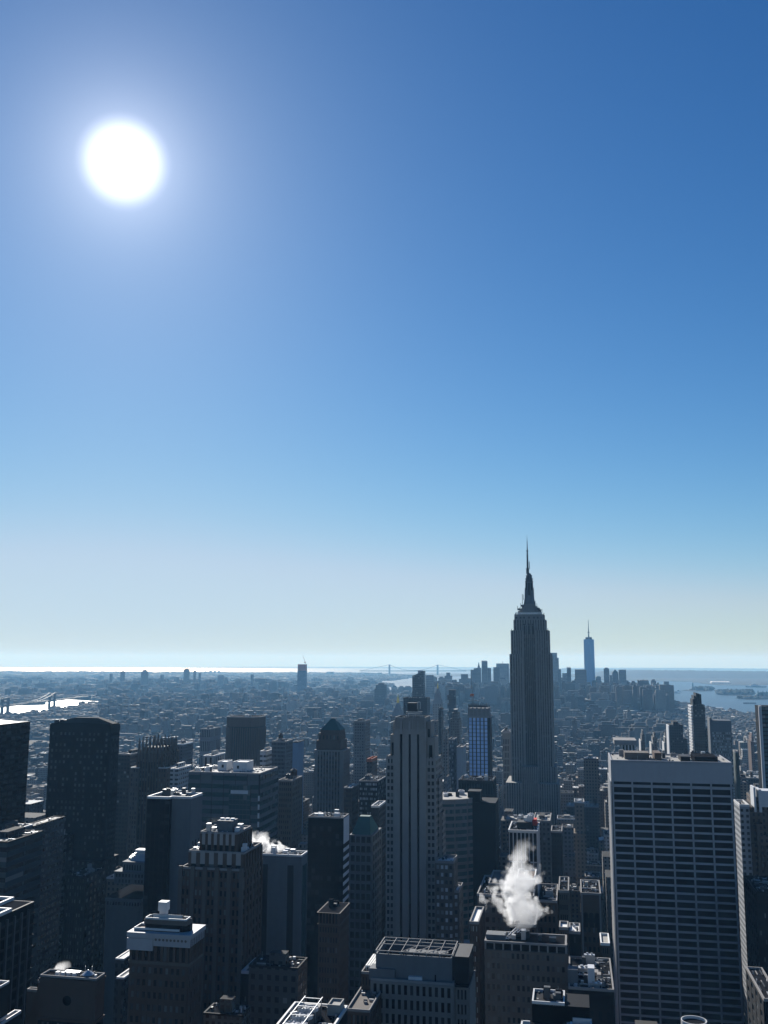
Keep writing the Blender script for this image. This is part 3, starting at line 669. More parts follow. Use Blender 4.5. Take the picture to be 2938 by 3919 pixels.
# reflecting glass bay standing a little proud, reflections painted as pale panes towards its foot
ga, gb = b.X(878, 3030), b.X(960, 3030)
mb = MB()
zz = b.Z(3020)
b.wall(ga, gb, y0 - 0.9, y0 + .5, b.Z(3290), zz, nx=6, fl=3.1, pw=.06, sh=.12, pd=.12, sd=.1, mat='grey_panel', glass='glass_green', faces='N', name='glass_bay')
b.wall(b.X(925, 3300), x1 - 0.7, y0 - 1.6, y0 + .4, zl, b.Z(3225), nx=4, fl=5.6, pw=.07, sh=.42, pd=.2, sd=.2, mat='dark_panel', glass='glass_white', faces='N', name='glass_bay')
MB().box(b.X(884, 3050), b.X(950, 3050), y0 - 1.15, y0 - .85, b.Z(3054), b.Z(3040)).build('blind_band', MAT('white_panel'), b.t)
mb = MB(); 
for k in range(18): zz_ = z - 14 - k * 5.6 - 3.1; mb.box(x1 - .75, x1 + .25, y0 - .75, y0 + .05, zz_, zz_ + 3.4)
mb.build('corner_pier', MAT('white_trim'), b.t)
b.parapet(x0, x1, y0, y1, z, 1.0, 0.7, 'concrete', 'roof_pale')
w, d = x1 - x0, y1 - y0
for fa, fb, ya, yb, h in ((.27, .40, .45, .75, 5.5), (.52, .72, .35, .7, 6.0)): 
    m_ = MB().box(x0 + w * fa, x0 + w * fb, y0 + d * ya, y0 + d * yb, z, z + h); k_ = m_.build('roof_hut', MAT('white_panel'), b.t)
    MB().ring(x0 + w * fa, x0 + w * fb, y0 + d * ya, y0 + d * yb, z + h, z + h + .6, .4).build('hut_parapet', MAT('white_trim'), k_)
    MB().box(x0 + w * (fa + .06), x0 + w * (fa + .09), y0 + d * ya - .1, y0 + d * ya, z + 2, z + 4).build('hut_door', MAT('dark_panel'), k_)
b.clutter(x0 + 2, x0 + w * .3, y0 + 4, y1 - 3, z, 14, 5, 3.5, ('steel', 'white_panel', 'dark_steel'))
for u in (.8, .93): MB().bar((x0 + w * u, y0 + d * .5, z), (x0 + w * u, y0 + d * .5, z + 5), .2).build('roof_pole', MAT('steel'), b.t)
b.done()

# --- notched slab with the pale blank side
b = B('notched_slab', 'blue grey slab tower with a notched white roof edge and a pale blank west side', 563, 650, 3057, 520, depth=26, vb=3420, stem='notched pale slab tower')
x0, x1, y0, y1, z = b.x0, b.x1, b.y0, b.y1, b.z
b.wall(x0, x1, y0, y1, 60, z, nx=5, fl=3.6, pw=.1, sh=.5, pd=.15, sd=.1, mat='dark_panel', span='black_panel', glass='glass_dark', parts=True, faces='N')
MB().box(x0, x1, y0, y1, 0, 60).build('base_wall', MAT('dark_panel'), b.t)
xa, xb = x1 + .02, b.X(724, 3057)
yb_ = back_y(xb, z, 775, y0 + 2)
m_ = MB().box(xa, xb, y0 + 3, yb_, 0, z); 
m_.build('blank_wall', MAT('grey_panel'), b.t)
m_ = MB()
for q in range(12):
    for dy in (.25, .5, .75): m_.box(xb, xb + .06, y0 + 3 + (yb_ - y0 - 3) * dy - .5, y0 + 3 + (yb_ - y0 - 3) * dy + .5, z - 26 - q * 9, z - 23 - q * 9)
m_.build('window', MAT('glass_dark'), b.t)['kind'] = 'stuff'
MB().ring(x0, x1, y0, y1, z - .2, z + 1.3, .8).build('parapet', MAT('white_trim'), b.t)
MB().ring(xa, xb, y0 + 3, yb_, z - .2, z + 1.31, .8).build('parapet', MAT('white_trim'), b.t)
MB().box(x0 + .7, xb - .7, y0 + 3.6, y1 - .7, z - .3, z + .1).build('roof', MAT('roof_dark'), b.t)
b.clutter(x0 + 3, xb - 3, y0 + 6, y1 - 3, z, 8, 9, 3.5); b.done()

# --- crenellated art deco tower below it
b = B('scalloped_tower', 'brown art deco tower whose stepped top has scalloped parapets and roof terraces', 710, 925, 3262, 450, back=938, vb=3919, stem='scalloped art deco tower')
y0, y1 = b.y0, b.y0 + 30
def ZB(p): return b.Z(p, 820)
def XB(p, q): return at(p, q, y0)[0]
def scal(a, c, yy, z1, n, h, r, name='scalloped_parapet'):
    m_ = MB()
    for i in range(n):
        u = a + (c - a) * (i + .5) / n; w = (c - a) / n
        m_.box(u - w * .28, u + w * .28, yy - .5, yy + .6, z1 - h, z1 + .7)
        pts = [(u + r * math.cos(q * math.pi / 5), z1 - h * .45 + r * math.sin(q * math.pi / 5)) for q in range(10)]
        m_.face([(px_, yy - .55, pz) for px_, pz in pts])
        for q in range(10):
            p_, n_ = pts[q], pts[(q + 1) % 10]; m_.face([(p_[0], yy - .55, p_[1]), (p_[0], yy, p_[1]), (n_[0], yy, n_[1]), (n_[0], yy - .55, n_[1])])
    return m_.build(name, MAT('pale_stone'), b.t)
T = ((745, 890, 3200, 6, 20, 6), (712, 926, 3270, 3, 26, 6), (694, 926, 3330, 0, 30, 7))
prev = None
for i, (pl, pr, pt, yo, d, n) in enumerate(T):
    a, c = XB(pl, 3300), XB(pr, 3300); zt = ZB(pt); zbm = ZB(T[i + 1][2]) - .3 if i < 2 else 50
    b.wall(a, c, y0 + yo, y0 + yo + d, zbm, zt, nx=n * (1 if i < 2 else 2), ny=6, fl=8 if i < 2 else 4.1, pw=.45, sh=.12 if i < 2 else .4, pd=.6, sd=.2, mat='brown_brick', core='dark_brick', glass='glass' if i < 2 else 'glass_lit', parts=True, margin=.5, faces='NW')
    if i < 2: scal(a + .5, c - .5, y0 + yo, zt, n, 5.0, 1.3)
    b.parapet(a, c, y0 + yo, y0 + yo + d, zt, 1.0, .6, 'concrete', 'roof_grey')
    if i == 2: 
        m_ = MB()
        for q in range(6): u = a + (c - a) * q / 5.0; m_.box(u - .9, u + .9, y0 - 1.1, y0 + .2, 50, zt + 1.5)
        m_.build('buttress', MAT('tan_brick'), b.t); MB().box(a, c, y0, y0 + d, 0, 50).build('base_wall', MAT('brown_brick'), b.t)
a, c = XB(798, 3160), XB(859, 3160)
MB().box(a, c, y0 + 11, y0 + 19, ZB(3205), ZB(3155)).build('penthouse', MAT('grey_panel'), b.t)
m_ = MB()
for q in range(3): m_.cyl(a + (c - a) * (q + .5) / 3, y0 + 15, ZB(3155), ZB(3149), 1.1, n=10)
m_.build('roof_fan', MAT('white_panel'), b.t)
for pl, pr, pt, yo in ((712, 740, 3268, 6), (898, 924, 3268, 6), (752, 790, 3198, 8), (862, 888, 3198, 8)):
    b.clutter(XB(pl, 3300), XB(pr, 3300), y0 + yo, y0 + yo + 8, ZB(pt), 3, int(pl), 2.5, ('white_panel', 'steel'))
a, c = XB(928, 3710), XB(992, 3710); zz = ZB(3713)
b.wall(a, c, y0 - 2, y0 + 18, 40, zz, nx=5, ny=5, fl=4.2, pw=.5, sh=.5, pd=.2, sd=.15, mat='dark_brick', glass='glass', faces='NW')
b.parapet(a, c, y0 - 2, y0 + 18, zz, 1.3, .8, 'white_trim', 'roof_dark'); b.done()
# ------------------------------------------------------------------ foreground along the bottom edge
# brown corniced tower
b = B('corniced_tower', 'brown brick tower with broad pale cornice band, stepped top and white tank box', 496, 722, 3655, 330, back=773, vb=3919, stem='brown tower with the pale cornice band')
x0, x1, y0, y1, z = b.x0, b.x1, b.y0, b.y1, b.z
zb = b.Z(3640); zt = b.Z(3618, 600); zp = b.Z(3744)
b.wall(x0, x1, y0, y1, zp + .6, zb, nx=9, ny=7, fl=20, pw=.42, sh=.05, pd=.5, sd=.2, mat='brown_brick', core='dark_brick', glass='glass', parts=True, margin=.6)
b.wall(x0, x1, y0, y1, 60, zp - .4, nx=10, ny=7, fl=4.0, pw=.5, sh=.5, pd=.2, sd=.15, mat='brown_brick', glass='glass_lit', parts=True, margin=.6)
MB().box(x0 - .3, x1 + .3, y0 - .3, y1 + .3, zp - .4, zp + .6).build('string_course', MAT('tan_brick'), b.t)
MB().box(x0, x1, y0, y1, 0, 60).build('base_wall', MAT('brown_brick'), b.t)
xm = b.X(588, 3620)
m_ = MB().box(x0 - .9, x1 + .9, y0 - 1.1, y1 + .9, zb, zb + 1.5).box(x0 - .5, x1 + .5, y0 - .7, y1 + .5, zb + 1.5, zt).box(x0 - .8, xm, y0 - 1.0, y0, zt - 1.6, zt + 2.2)
m_.build('cornice', MAT('travertine'), b.t)
m_ = MB()
for q in range(9): 
    u = xm + 1 + (x1 - xm - 2) * q / 8
    pts = [(u + .45 * math.cos(k * math.pi / 4), y0 - .74, (zb + 1.5 + zt) / 2 + .45 * math.sin(k * math.pi / 4)) for k in range(8)]
    m_.face(pts)
m_.build('medallion', MAT('tan_brick'), b.t)['kind'] = 'stuff'
MB().ring(x0 - .4, x1 + .4, y0 - .6, y1 + .4, zt, zt + .8, .35).build('parapet', MAT('white_trim'), b.t)
MB().box(x0 - .04, x1 + .04, y0 - .24, y1 + .04, zt, zt + .15).build('roof', MAT('roof_dark'), b.t); bits(x0 + .4, x1 - .4, y0 + .4, y1 - .4, zt + .15, b.t, 3)
# stepped penthouse
ua, ub, uc = b.X(505, 3560), b.X(545, 3530), b.X(690, 3530)
zA, zB_ = b.Z(3561, 520), b.Z(3527, 620)
m_ = MB().box(ua, uc - 1, y0 + 1.5, y1 - 5, zt, zA); m_.build('penthouse', MAT('brown_brick'), b.t)
MB().ring(ua, uc - 1, y0 + 1.5, y1 - 5, zA, zA + .7, .3).build('parapet', MAT('white_trim'), b.t)
MB().prism([(ub, y0 + 2.2), (uc, y0 + 2.2), (uc + 2, y0 + 4), (uc + 2, y1 - 6), (ub, y1 - 6)], zt, zB_ - 1.5).build('penthouse', MAT('dark_brick'), b.t)
MB().box(ub - .3, uc + 1.6, y0 + 1.9, y1 - 5.7, zB_ - 1.5, zB_).build('penthouse_cornice', MAT('tan_brick'), b.t)
MB().ring(ub, uc + 1.2, y0 + 2.2, y1 - 6, zB_, zB_ + .6, .3).ring(ub + 1.8, uc - .6, y0 + 4, y1 - 8, zB_, zB_ + 1.4, .3).build('parapet', MAT('white_trim'), b.t)
MB().box(ub + .5, uc + .7, y0 + 2.7, y1 - 6.5, zB_ - .1, zB_ + .25).build('roof', MAT('roof_dark'), b.t)
ta, tb = b.X(568, 3490), b.X(601, 3490)
MB().box(ta, tb, y0 + 8, y0 + 11, zB_ + 1.4, b.Z(3474, 590)).box(ta + .4, tb - .4, y0 + 8.4, y0 + 10.6, zB_, zB_ + 1.5).build('tank_box', MAT('white_panel'), b.t)
b.clutter(x1 - 6, x1 - 1, y0 + 4, y1 - 2, zt, 4, 3, 3); b.done()

# round-tank building at the bottom left
b = B('round_tank_building', 'dark brick building with a steaming flat roof and a conical capped round tank', 153, 369, 3745, 320, back=402, vb=3919, stem='dark building with the conical roof tank')
x0, x1, y0, y1, z = b.x0, b.x1, b.y0, b.y1, b.z
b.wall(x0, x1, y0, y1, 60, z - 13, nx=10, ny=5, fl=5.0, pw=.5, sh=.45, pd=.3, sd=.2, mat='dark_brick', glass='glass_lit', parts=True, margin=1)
m_ = MB().box(x0, x1, y0, y1, z - 13, z); m_.box(x0 - .4, x1 + .4, y0 - .4, y1 + .4, z - 13.6, z - 12.8); m_.box(x0 - .3, x1 + .3, y0 - .3, y1 + .3, z - 1.2, z - .3)
m_.build('attic_wall', MAT('brown_brick'), b.t)
m_ = MB()
cxx = (x0 + x1) / 2; m_.face([(cxx + 1.6 * math.cos(q * math.pi / 8), y0 - .06, z - 7 + 1.6 * math.sin(q * math.pi / 8)) for q in range(16)]); m_.build('round_window', MAT('glass_dark'), b.t)
MB().box(x0, x1, y0, y1, 0, 60).build('base_wall', MAT('dark_brick'), b.t)
b.parapet(x0, x1, y0, y1, z, .7, .35, 'concrete', 'roof_dark')
tx, ty = b.X(322, 3730), y0 + (y1 - y0) * .45
k_ = MB().cyl(tx, ty, z, z + 1.0, 1.7, n=20).build('round_tank', MAT('grey_panel'), b.t); MB().cyl(tx, ty, z + 1.0, z + 2.4, 2.1, .12, n=20).build('tank_cap', MAT('steel'), k_)
for q in range(4): 
    u = x0 + (x1 - x0) * (.22 + .1 * q); m_ = MB().box(u, u + 1.2, y1 - 4.5, y1 - 3, z, z + 1.3); m_.build('vent_hood', MAT('white_panel'), b.t)
MB().box(x0 + (x1 - x0) * .35, x0 + (x1 - x0) * .6, y0 + 3, y0 + 5, z, z + 1.2).build('rooftop_unit', MAT('steel'), b.t)
for u in (.68, .8): MB().bar((x0 + (x1 - x0) * u, y1 - 1.5, z), (x0 + (x1 - x0) * u, y1 - 1.5, z + 3), .15).build('roof_pole', MAT('steel'), b.t)
a, c = b.X(78, 3780), x0 - .02
for pt, pa, pc in ((3775, 118, 153), (3812, 78, 118)):
    ua, uc = b.X(pa, 3800), min(b.X(pc, 3800), x0 - .02); zz = b.Z(pt, 130)
    MB().box(ua, uc, y0 + 4, y1, 0, zz).build('side_wing', MAT('brown_brick'), b.t); b.parapet(ua, uc, y0 + 4, y1, zz, .8, .4, 'concrete', 'roof_pale')
b.done()

# dark finned block at the left edge, seen along its west side
b = B('finned_block', 'black finned block at the left edge with white outlined notched roof', -420, 132, 3449, 270, depth=105, vb=3919, stem='black finned block with the white roof outline')
x1 = at(132, 3449, 372)[0]; z = at(132, 3449, 372)[1]; x0 = x1 - 60; y0, y1 = 240, 372
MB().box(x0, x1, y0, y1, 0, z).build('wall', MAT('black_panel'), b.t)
m_ = MB()
for q in range(26): m_.box(x1, x1 + .8, y0 + 2 + q * 5.0, y0 + 2.9 + q * 5.0, 20, z - 2.0)
m_.build('fin', MAT('dark_steel'), b.t)['kind'] = 'stuff'
m_ = MB()
for q in range(34): m_.box(x1, x1 + .25, y0 + .5, y1, 20 + q * 4.2, 20.9 + q * 4.2)
m_.build('spandrel', MAT('dark_panel'), b.t)['kind'] = 'stuff'
nx_ = x1 - 9; ny_ = y1 - 16
m_ = MB(); t_ = .9
m_.box(x1 - t_, x1, y0, ny_, z, z + 1.3).box(nx_, x1 - t_, ny_ - t_, ny_, z, z + 1.3).box(nx_ - t_, nx_, ny_ - t_, y1, z, z + 1.3).box(x0, nx_ - t_, y1 - t_, y1, z, z + 1.3)
for yy in (y1 - 40, y1 - 62): m_.box(x1 - 16, x1 - 7, yy, yy + .7, z, z + 1.2)
m_.build('parapet', MAT('white_trim'), b.t)
MB().box(x0, x1 - t_, y0, y1 - t_, z - .2, z + .1).build('roof', MAT('roof_dark'), b.t)
b.clutter(x0 + 25, x1 - 8, y1 - 60, y1 - 4, z, 9, 12, 3.5, ('white_panel', 'steel', 'concrete')); b.done()

# low roofs in the bottom left corner
b = B('terrace_building', 'low dark building with cluttered sunlit roof terraces in the bottom left corner', -60, 30, 3868, 285, depth=24, vb=3919, stem='cluttered terraces in the bottom left corner')
x0, y0, y1, z = b.x0 - 30, b.y0, b.y1, b.z; x1 = at(30, 3868, y1)[0]
MB().box(x0, x1, y0, y1, 0, z).build('wall', MAT('dark_brick'), b.t); b.parapet(x0, x1, y0, y1, z, .7, .3, 'white_trim', 'roof_grey')
for q in range(3): m_ = MB().box(x1 - 4.5, x1 - .8, y0 + 4 + q * 6, y0 + 6.5 + q * 6, z + .1, z + 1.5); m_.build('rooftop_unit', MAT('roof_white'), b.t)
xa, xb, zz = x1 + .05, at(80, 3893, y1 + 4)[0], at(60, 3893, y1)[1]
MB().box(xa, xb, y0 - 2, y1 + 4, 0, zz).build('side_wing', MAT('dark_brick'), b.t); b.parapet(xa, xb, y0 - 2, y1 + 4, zz, .9, .4, 'white_trim', 'roof_dark'); b.clutter(xa + .3, xb - .3, y0 + 2, y1, zz, 5, 6, 2, ('white_panel', 'roof_pale')); b.done()

# white edged roof with cooling fans, bottom centre-left
b = B('fan_roof_building', 'flat dark roof outlined in white carrying a large open bank of cooling fans', 1055, 1318, 3919, 262, depth=42, vb=3919, stem='white outlined roof with the cooling fans')
za = at(1127, 3845, 304)[1]; x0, x1 = at(1127, 3845, 304)[0], at(1330, 3858, 304)[0]; y0, y1, z = 255, 304, za
MB().box(x0, x1, y0, y1, 0, z).build('wall', MAT('dark_brick'), b.t); b.parapet(x0, x1, y0, y1, z, 1.0, .6, 'white_trim', 'roof_dark')
fx0, fx1 = x0 + (x1 - x0) * .30, x0 + (x1 - x0) * .62
m_ = MB().box(fx0, fx1, y0 + 14, y1 - 7, z + .1, z + 3.2); k_ = m_.build('fan_bank', MAT('dark_steel'), b.t)
for i in range(2):
    for j in range(4):
        cx_, cy_ = fx0 + (fx1 - fx0) * (.27 + .46 * i), y0 + 17.5 + j * 6.3
        m_ = MB(); r_ = 1.9
        for q in range(14):
            a_, a2 = q * math.pi / 7, (q + 1) * math.pi / 7
            m_.face([(cx_ + r_ * math.cos(a_), cy_ + r_ * math.sin(a_), z + 3.2), (cx_ + r_ * math.cos(a2), cy_ + r_ * math.sin(a2), z + 3.2), (cx_ + r_ * math.cos(a2), cy_ + r_ * math.sin(a2), z + 4.1), (cx_ + r_ * math.cos(a_), cy_ + r_ * math.sin(a_), z + 4.1)])
        for q in range(6): a_ = q * math.pi / 3; m_.face([(cx_, cy_, z + 3.9), (cx_ + 1.8 * math.cos(a_), cy_ + 1.8 * math.sin(a_), z + 3.75), (cx_ + 1.8 * math.cos(a_ + .5), cy_ + 1.8 * math.sin(a_ + .5), z + 4.0)])
        m_.build('fan', MAT('white_panel'), k_)
m_ = MB()
for i in (0, 1): m_.bar((fx0 if i == 0 else fx1, y0 + 13, z + 4.8), (fx0 if i == 0 else fx1, y1 - 6, z + 4.8), .2)
for j in range(5): m_.bar((fx0, y0 + 13.5 + j * 7, z + 4.8), (fx1, y0 + 13.5 + j * 7, z + 4.8), .2); m_.bar((fx0, y0 + 13.5 + j * 7, z), (fx0, y0 + 13.5 + j * 7, z + 4.8), .2); m_.bar((fx1, y0 + 13.5 + j * 7, z), (fx1, y0 + 13.5 + j * 7, z + 4.8), .2)
m_.bar((fx0, y0 + 13, z + 4.8), (fx1, y0 + 13, z + 4.8), .2); m_.build('steel_frame', MAT('steel'), b.t)
MB().box(x1 - 4.6, x1 - .8, y1 - 7, y1 - 1.2, z, z + 2.6).ring(x1 - 4.6, x1 - .8, y1 - 7, y1 - 1.2, z + 2.6, z + 3.2, .35).build('roof_hut', MAT('roof_pale'), b.t)
MB().box(x0 + (x1 - x0) * .68, x1 - 1.5, y0 + 10, y0 + 26, z, z + 2.2).build('bulkhead', MAT('roof_grey'), b.t)
MB().bar((x0 + 1, y1 - 8, z + .3), (x0 + 6.5, y1 - 2.5, z + .3), .4).build('roof_pipe', MAT('steel'), b.t); b.done()

# truss-roofed penthouse block, bottom centre
b = B('truss_roof_block', 'grey stone block with narrow windows and an open steel truss frame on its penthouse', 1418, 1735, 3762, 330, depth=20, vb=3919, stem='grey block with the open truss roof')
x0, x1, y0, y1, z = b.x0, b.x1, b.y0, b.y1, b.z
b.wall(x0, x1, y0, y1, 70, z, nx=13, ny=8, fl=4.4, pw=.5, sh=.34, pd=.3, sd=.22, mat='limestone', glass='glass_dark', parts=True, margin=.5)
MB().box(x0, x1, y0, y1, 0, 70).build('base_wall', MAT('limestone'), b.t)
x2 = b.X(1795, 3780)
b.wall(x1 + .02, x2, y0 + 1.5, y1, 70, z - .7, nx=3, ny=8, fl=4.4, pw=.5, sh=.34, pd=.3, sd=.22, mat='limestone', glass='glass_dark', parts=False, margin=.8, faces='N')
MB().box(x1 + .02, x2, y0 + 1.5, y1, 0, 70).build('base_wall', MAT('limestone'), b.t)
pa, pb = b.X(1433, 3660), b.X(1726, 3660); zt = b.Z(3664, 1580); yb_ = back_y(pa, zt, 1462, y0 + 2) 
m_ = MB().ring(pa, pb, y0 + 2, y1 - 2, z - .5, zt, .45); m_.box(pa - .05, pb + .05, y0 + 1.9, y0 + 2, zt - 7.6, zt - 7.2); m_.build('penthouse', MAT('grey_panel'), b.t)
MB().box(pb + .02, b.X(1790, 3660), y0 + 3, y1 - 2, z - 1.2, zt + .3).build('penthouse', MAT('dark_panel'), b.t)
MB().box(pa - 2.0, b.X(1508, 3720), y0 + .8, y0 + 6, z, b.Z(3712, 1480)).build('roof_hut', MAT('grey_panel'), b.t)
MB().box(b.X(1560, 3760), b.X(1612, 3760), y0 + 1.0, y0 + 2, z, b.Z(3742, 1580)).build('roof_hut', MAT('white_panel'), b.t)
MB().box(b.X(1660, 3760), b.X(1665, 3760), y0 + 1.85, y0 + 2, z, z + 2.4).build('roof_door', MAT('black_panel'), b.t)
MB().box(x0 + .3, x2 - .3, y0 + .3, y1 - .3, z - .4, z - .2).build('roof', MAT('roof_dark'), b.t)
MB().ring(x0, x1, y0, y1, z - .1, z + .8, .5).build('parapet', MAT('concrete'), b.t)
MB().box(pa + .5, pb - .5, y0 + 2.5, y1 - 2.5, zt - 4.2, zt - 4).build('roof', MAT('roof_dark'), b.t)
m_ = MB(); ya, yc = y0 + 2.2, y1 - 2.2
for u in (pa, pb): m_.bar((u, ya, zt + .9), (u, yc, zt + .9), .3)
for w in (ya, (ya + yc) / 2, yc): m_.bar((pa, w, zt + .9), (pb, w, zt + .9), .28)
for q in range(7):
    u = pa + (pb - pa) * q / 6; m_.bar((u, ya, zt + .9), (u, yc, zt + .9), .18)
    if q < 6 and q > 1: u2 = pa + (pb - pa) * (q + 1) / 6; m_.bar((u, ya, zt + .9), (u2, (ya + yc) / 2, zt + .9), .18)
    for w in (ya, yc): m_.bar((u, w, zt), (u, w, zt + .9), .3)
m_.build('roof_truss', MAT('concrete'), b.t)
for q in range(4): cx_ = pa + (pb - pa) * (.42 + .14 * q); MB().cyl(cx_, y0 + 10, zt - 4, zt - .6, 1.9, n=16).build('roof_fan', MAT('dark_steel'), b.t)
m_ = MB(); wa, wb, zz = b.X(1377, 3735), x0 - .05, b.Z(3735, 1400)
b.wall(wa, wb, y0 + 2, y0 + 20, 70, zz, nx=3, fl=4.4, pw=.5, sh=.4, pd=.2, sd=.15, mat='brown_brick', glass='glass_lit', parts=False, faces='N', margin=.3)
MB().box(wa, wb, y0 + 2, y0 + 20, 0, 70).build('base_wall', MAT('brown_brick'), b.t); b.parapet(wa, wb, y0 + 2, y0 + 20, zz, .8, .4, 'concrete', 'roof_dark')
for q in range(4): u = wa + 1.0 + q * .8; MB().bar((u, y0 + 5, zz + 1.6), (u + .1, y0 + 18, zz + 1.6), .55).bar((u, y0 + 5.5, zz), (u, y0 + 5.5, zz + 1.5), .2).bar((u, y0 + 17.5, zz), (u, y0 + 17.5, zz + 1.5), .2).build('roof_duct', MAT('roof_white'), b.t)
b.done()
b = B('corner_annex', 'low brown annex with a plain tan roof tucked below the open truss roof', 1326, 1414, 3872, 312, depth=30, vb=3919, stem='low brown annex below the truss roof')
b.wall(b.x0, b.x1, b.y0, b.y1, 80, b.z, nx=5, fl=4.6, pw=.5, sh=.4, pd=.25, sd=.2, mat='brown_brick', glass='glass', parts=True, margin=.4, faces='NW')
MB().box(b.x0, b.x1, b.y0, b.y1, 0, 80).build('base_wall', MAT('brown_brick'), b.t); b.parapet(b.x0, b.x1, b.y0, b.y1, b.z, .8, .4, 'concrete', 'tan_brick'); b.done()

# brown tower left of it
b = B('loggia_tower', 'narrow brown brick tower with a tall columned loggia under its flat top', 1218, 1297, 3492, 430, back=1333, vb=3870, stem='narrow brown tower with the top loggia')
x0, x1, y0, y1, z = b.x0, b.x1, b.y0, b.y1, b.z
zq = b.Z(3505); zw = b.Z(3548)
b.wall(x0, x1, y0, y1, zw, zq, nx=6, ny=8, fl=9, pw=.45, sh=.08, pd=.4, sd=.3, mat='brown_brick', glass='glass_dark', parts=True, margin=.5)
b.wall(x0, x1, y0, y1, 50, zw - .3, nx=7, ny=9, fl=4.1, pw=.5, sh=.48, pd=.25, sd=.2, mat='brown_brick', glass='glass', parts=True, margin=.5)
MB().box(x0, x1, y0, y1, 0, 50).build('base_wall', MAT('brown_brick'), b.t)
MB().box(x0 - .6, x1 + .6, y0 - .6, y1 + .6, zq, z).box(x0 - .4, x1 + .4, y0 - .4, y1 + .4, zw - .3, zw).build('cornice', MAT('tan_brick'), b.t)
MB().box(x0, x1, y0, y1, z, z + .1).build('roof', MAT('roof_dark'), b.t); b.clutter(x0 + 1, x1 - 1, y0 + 4, y1 - 2, z, 3, 1, 3, ('dark_steel', 'roof_dark')); b.done()

simple('dark_roofed_block', 'low dark block with a broad dark roof left of the narrow loggia tower', 952, 1140, 3703, 420, back=1176, vb=3850, key='darkblk', col=(.07, .07, .068), roofmat='roof_dark', trim='dark_brick', seed=3, fx=3.6, fz=4.4, wx=.5, wz=.5, par=.6)
b = simple('terraced_block', 'dim teal block with a low roof hut below the art deco tower', 778, 925, 3885, 370, back=960, vb=3919, key='dimteal', col=(.06, .075, .075), roofmat='roof_dark', trim='dark_brick', seed=4, fx=2.4, fz=5, wx=.55, wz=.8, par=.5)
# roof with white parapets at the bottom right of centre
b = B('parapet_roof_building', 'dark building whose irregular roof is outlined by bright white parapets, with tanks and huts', 2035, 2255, 3848, 300, depth=11, vb=3919, stem='irregular white parapet roof')
x0, x1, y0, y1, z = b.x0, b.x1, b.y0, b.y1, b.z
MB().box(x0, x1, y0, y1, 0, z).build('wall', MAT('black_panel'), b.t)
b.parapet(x0, x1 - 7, y0, y0 + 11, z, .8, .45, 'white_trim', 'roof_grey')
z2 = z - 5
MB().box(x0 - 3, x1 + .5, y0 - 26, y0 - .05, 0, z2).build('wall', MAT('black_panel'), b.t); MB().box(x0 - 2.8, x1, y0 - 25, y0 - .3, z2 - .1, z2 + .12).build('roof', MAT('roof_dark'), b.t)
m_ = MB()
m_.box(x0 - 3, x0 - 2.5, y0 - 14, y0 - 2, z2, z2 + 1).box(x0 - 3, x0 - .5, y0 - 2.4, y0 - 1.9, z2, z2 + 1).box(x0 - 3, x0 - .5, y0 - 14.4, y0 - 13.9, z2, z2 + 1)
u = x0 + (x1 - x0) * .6; m_.box(u, u + .5, y0 - 24, y0 - 1, z2, z2 + 1).box(u, u + 3.4, y0 - 1.4, y0 - .9, z2, z2 + 1).box(x1 - 4.8, x1 + .5, y0 - 1.5, y0 - 1, z2 + 1, z2 + 2.4).box(x1, x1 + .5, y0 - 17, y0 - 1.5, z2, z2 + 2)
m_.build('parapet', MAT('white_trim'), b.t)
MB().box(x1 - 4.6, x1 - .2, y0 - 14, y0 - 2, z2, z2 + .9).build('roof_deck', MAT('roof_grey'), b.t)
for q in range(4): MB().box(u + 1, u + 1.6 + (q % 2) * 1.6, y0 - 5 - q * 4.4, y0 - 2.5 - q * 4.4, z2, z2 + 1.8).build('roof_hut', MAT('roof_white' if q % 2 == 0 else 'white_panel'), b.t)
for q in range(2): MB().cyl(u + 4.2, y0 - 9 - q * 4.5, z2, z2 + 1.6, 1.0, n=14).build('roof_drum', MAT('roof_white'), b.t)
b.clutter(x0 + 3, x0 + 9, y0 + 3, y0 + 8, z, 5, 8, 2.2, ('dark_steel', 'roof_dark')); b.done()
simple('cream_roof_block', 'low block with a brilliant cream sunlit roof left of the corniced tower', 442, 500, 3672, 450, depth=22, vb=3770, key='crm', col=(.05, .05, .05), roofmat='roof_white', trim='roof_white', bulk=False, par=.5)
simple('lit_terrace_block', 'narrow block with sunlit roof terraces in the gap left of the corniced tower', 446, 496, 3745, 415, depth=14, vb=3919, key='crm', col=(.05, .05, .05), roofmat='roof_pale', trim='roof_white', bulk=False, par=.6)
# ring-topped round tank at the bottom edge in front of the gridded slab
b = B('round_roof_tower', 'round dark roof with a thin white rim at the bottom edge below the gridded slab', 2612, 2690, 3919, 285, depth=8, vb=3919, stem='round white rimmed roof at the bottom')
cx_, zz = at(2650, 3899, 293); r_ = 3.3
m_ = MB().cyl(cx_, 290, 0, zz, r_, n=28); m_.build('wall', MAT('dark_panel'), b.t)
m_ = MB()
for q in range(28):
    a_, a2 = q * math.pi / 14, (q + 1) * math.pi / 14
    c0, s0, c1, s1 = math.cos(a_), math.sin(a_), math.cos(a2), math.sin(a2); ri = r_ - .15; h_ = zz + .8; ro = r_ + .1
    P_ = lambda r, c, s_, zq: (cx_ + r * c, 290 + r * s_, zq)
    m_.face([P_(ro, c0, s0, zz - .5), P_(ro, c1, s1, zz - .5), P_(ro, c1, s1, h_), P_(ro, c0, s0, h_)]); m_.face([P_(ro, c0, s0, h_), P_(ro, c1, s1, h_), P_(ri, c1, s1, h_), P_(ri, c0, s0, h_)]); m_.face([P_(ri, c0, s0, h_), P_(ri, c1, s1, h_), P_(ri, c1, s1, zz), P_(ri, c0, s0, zz)])
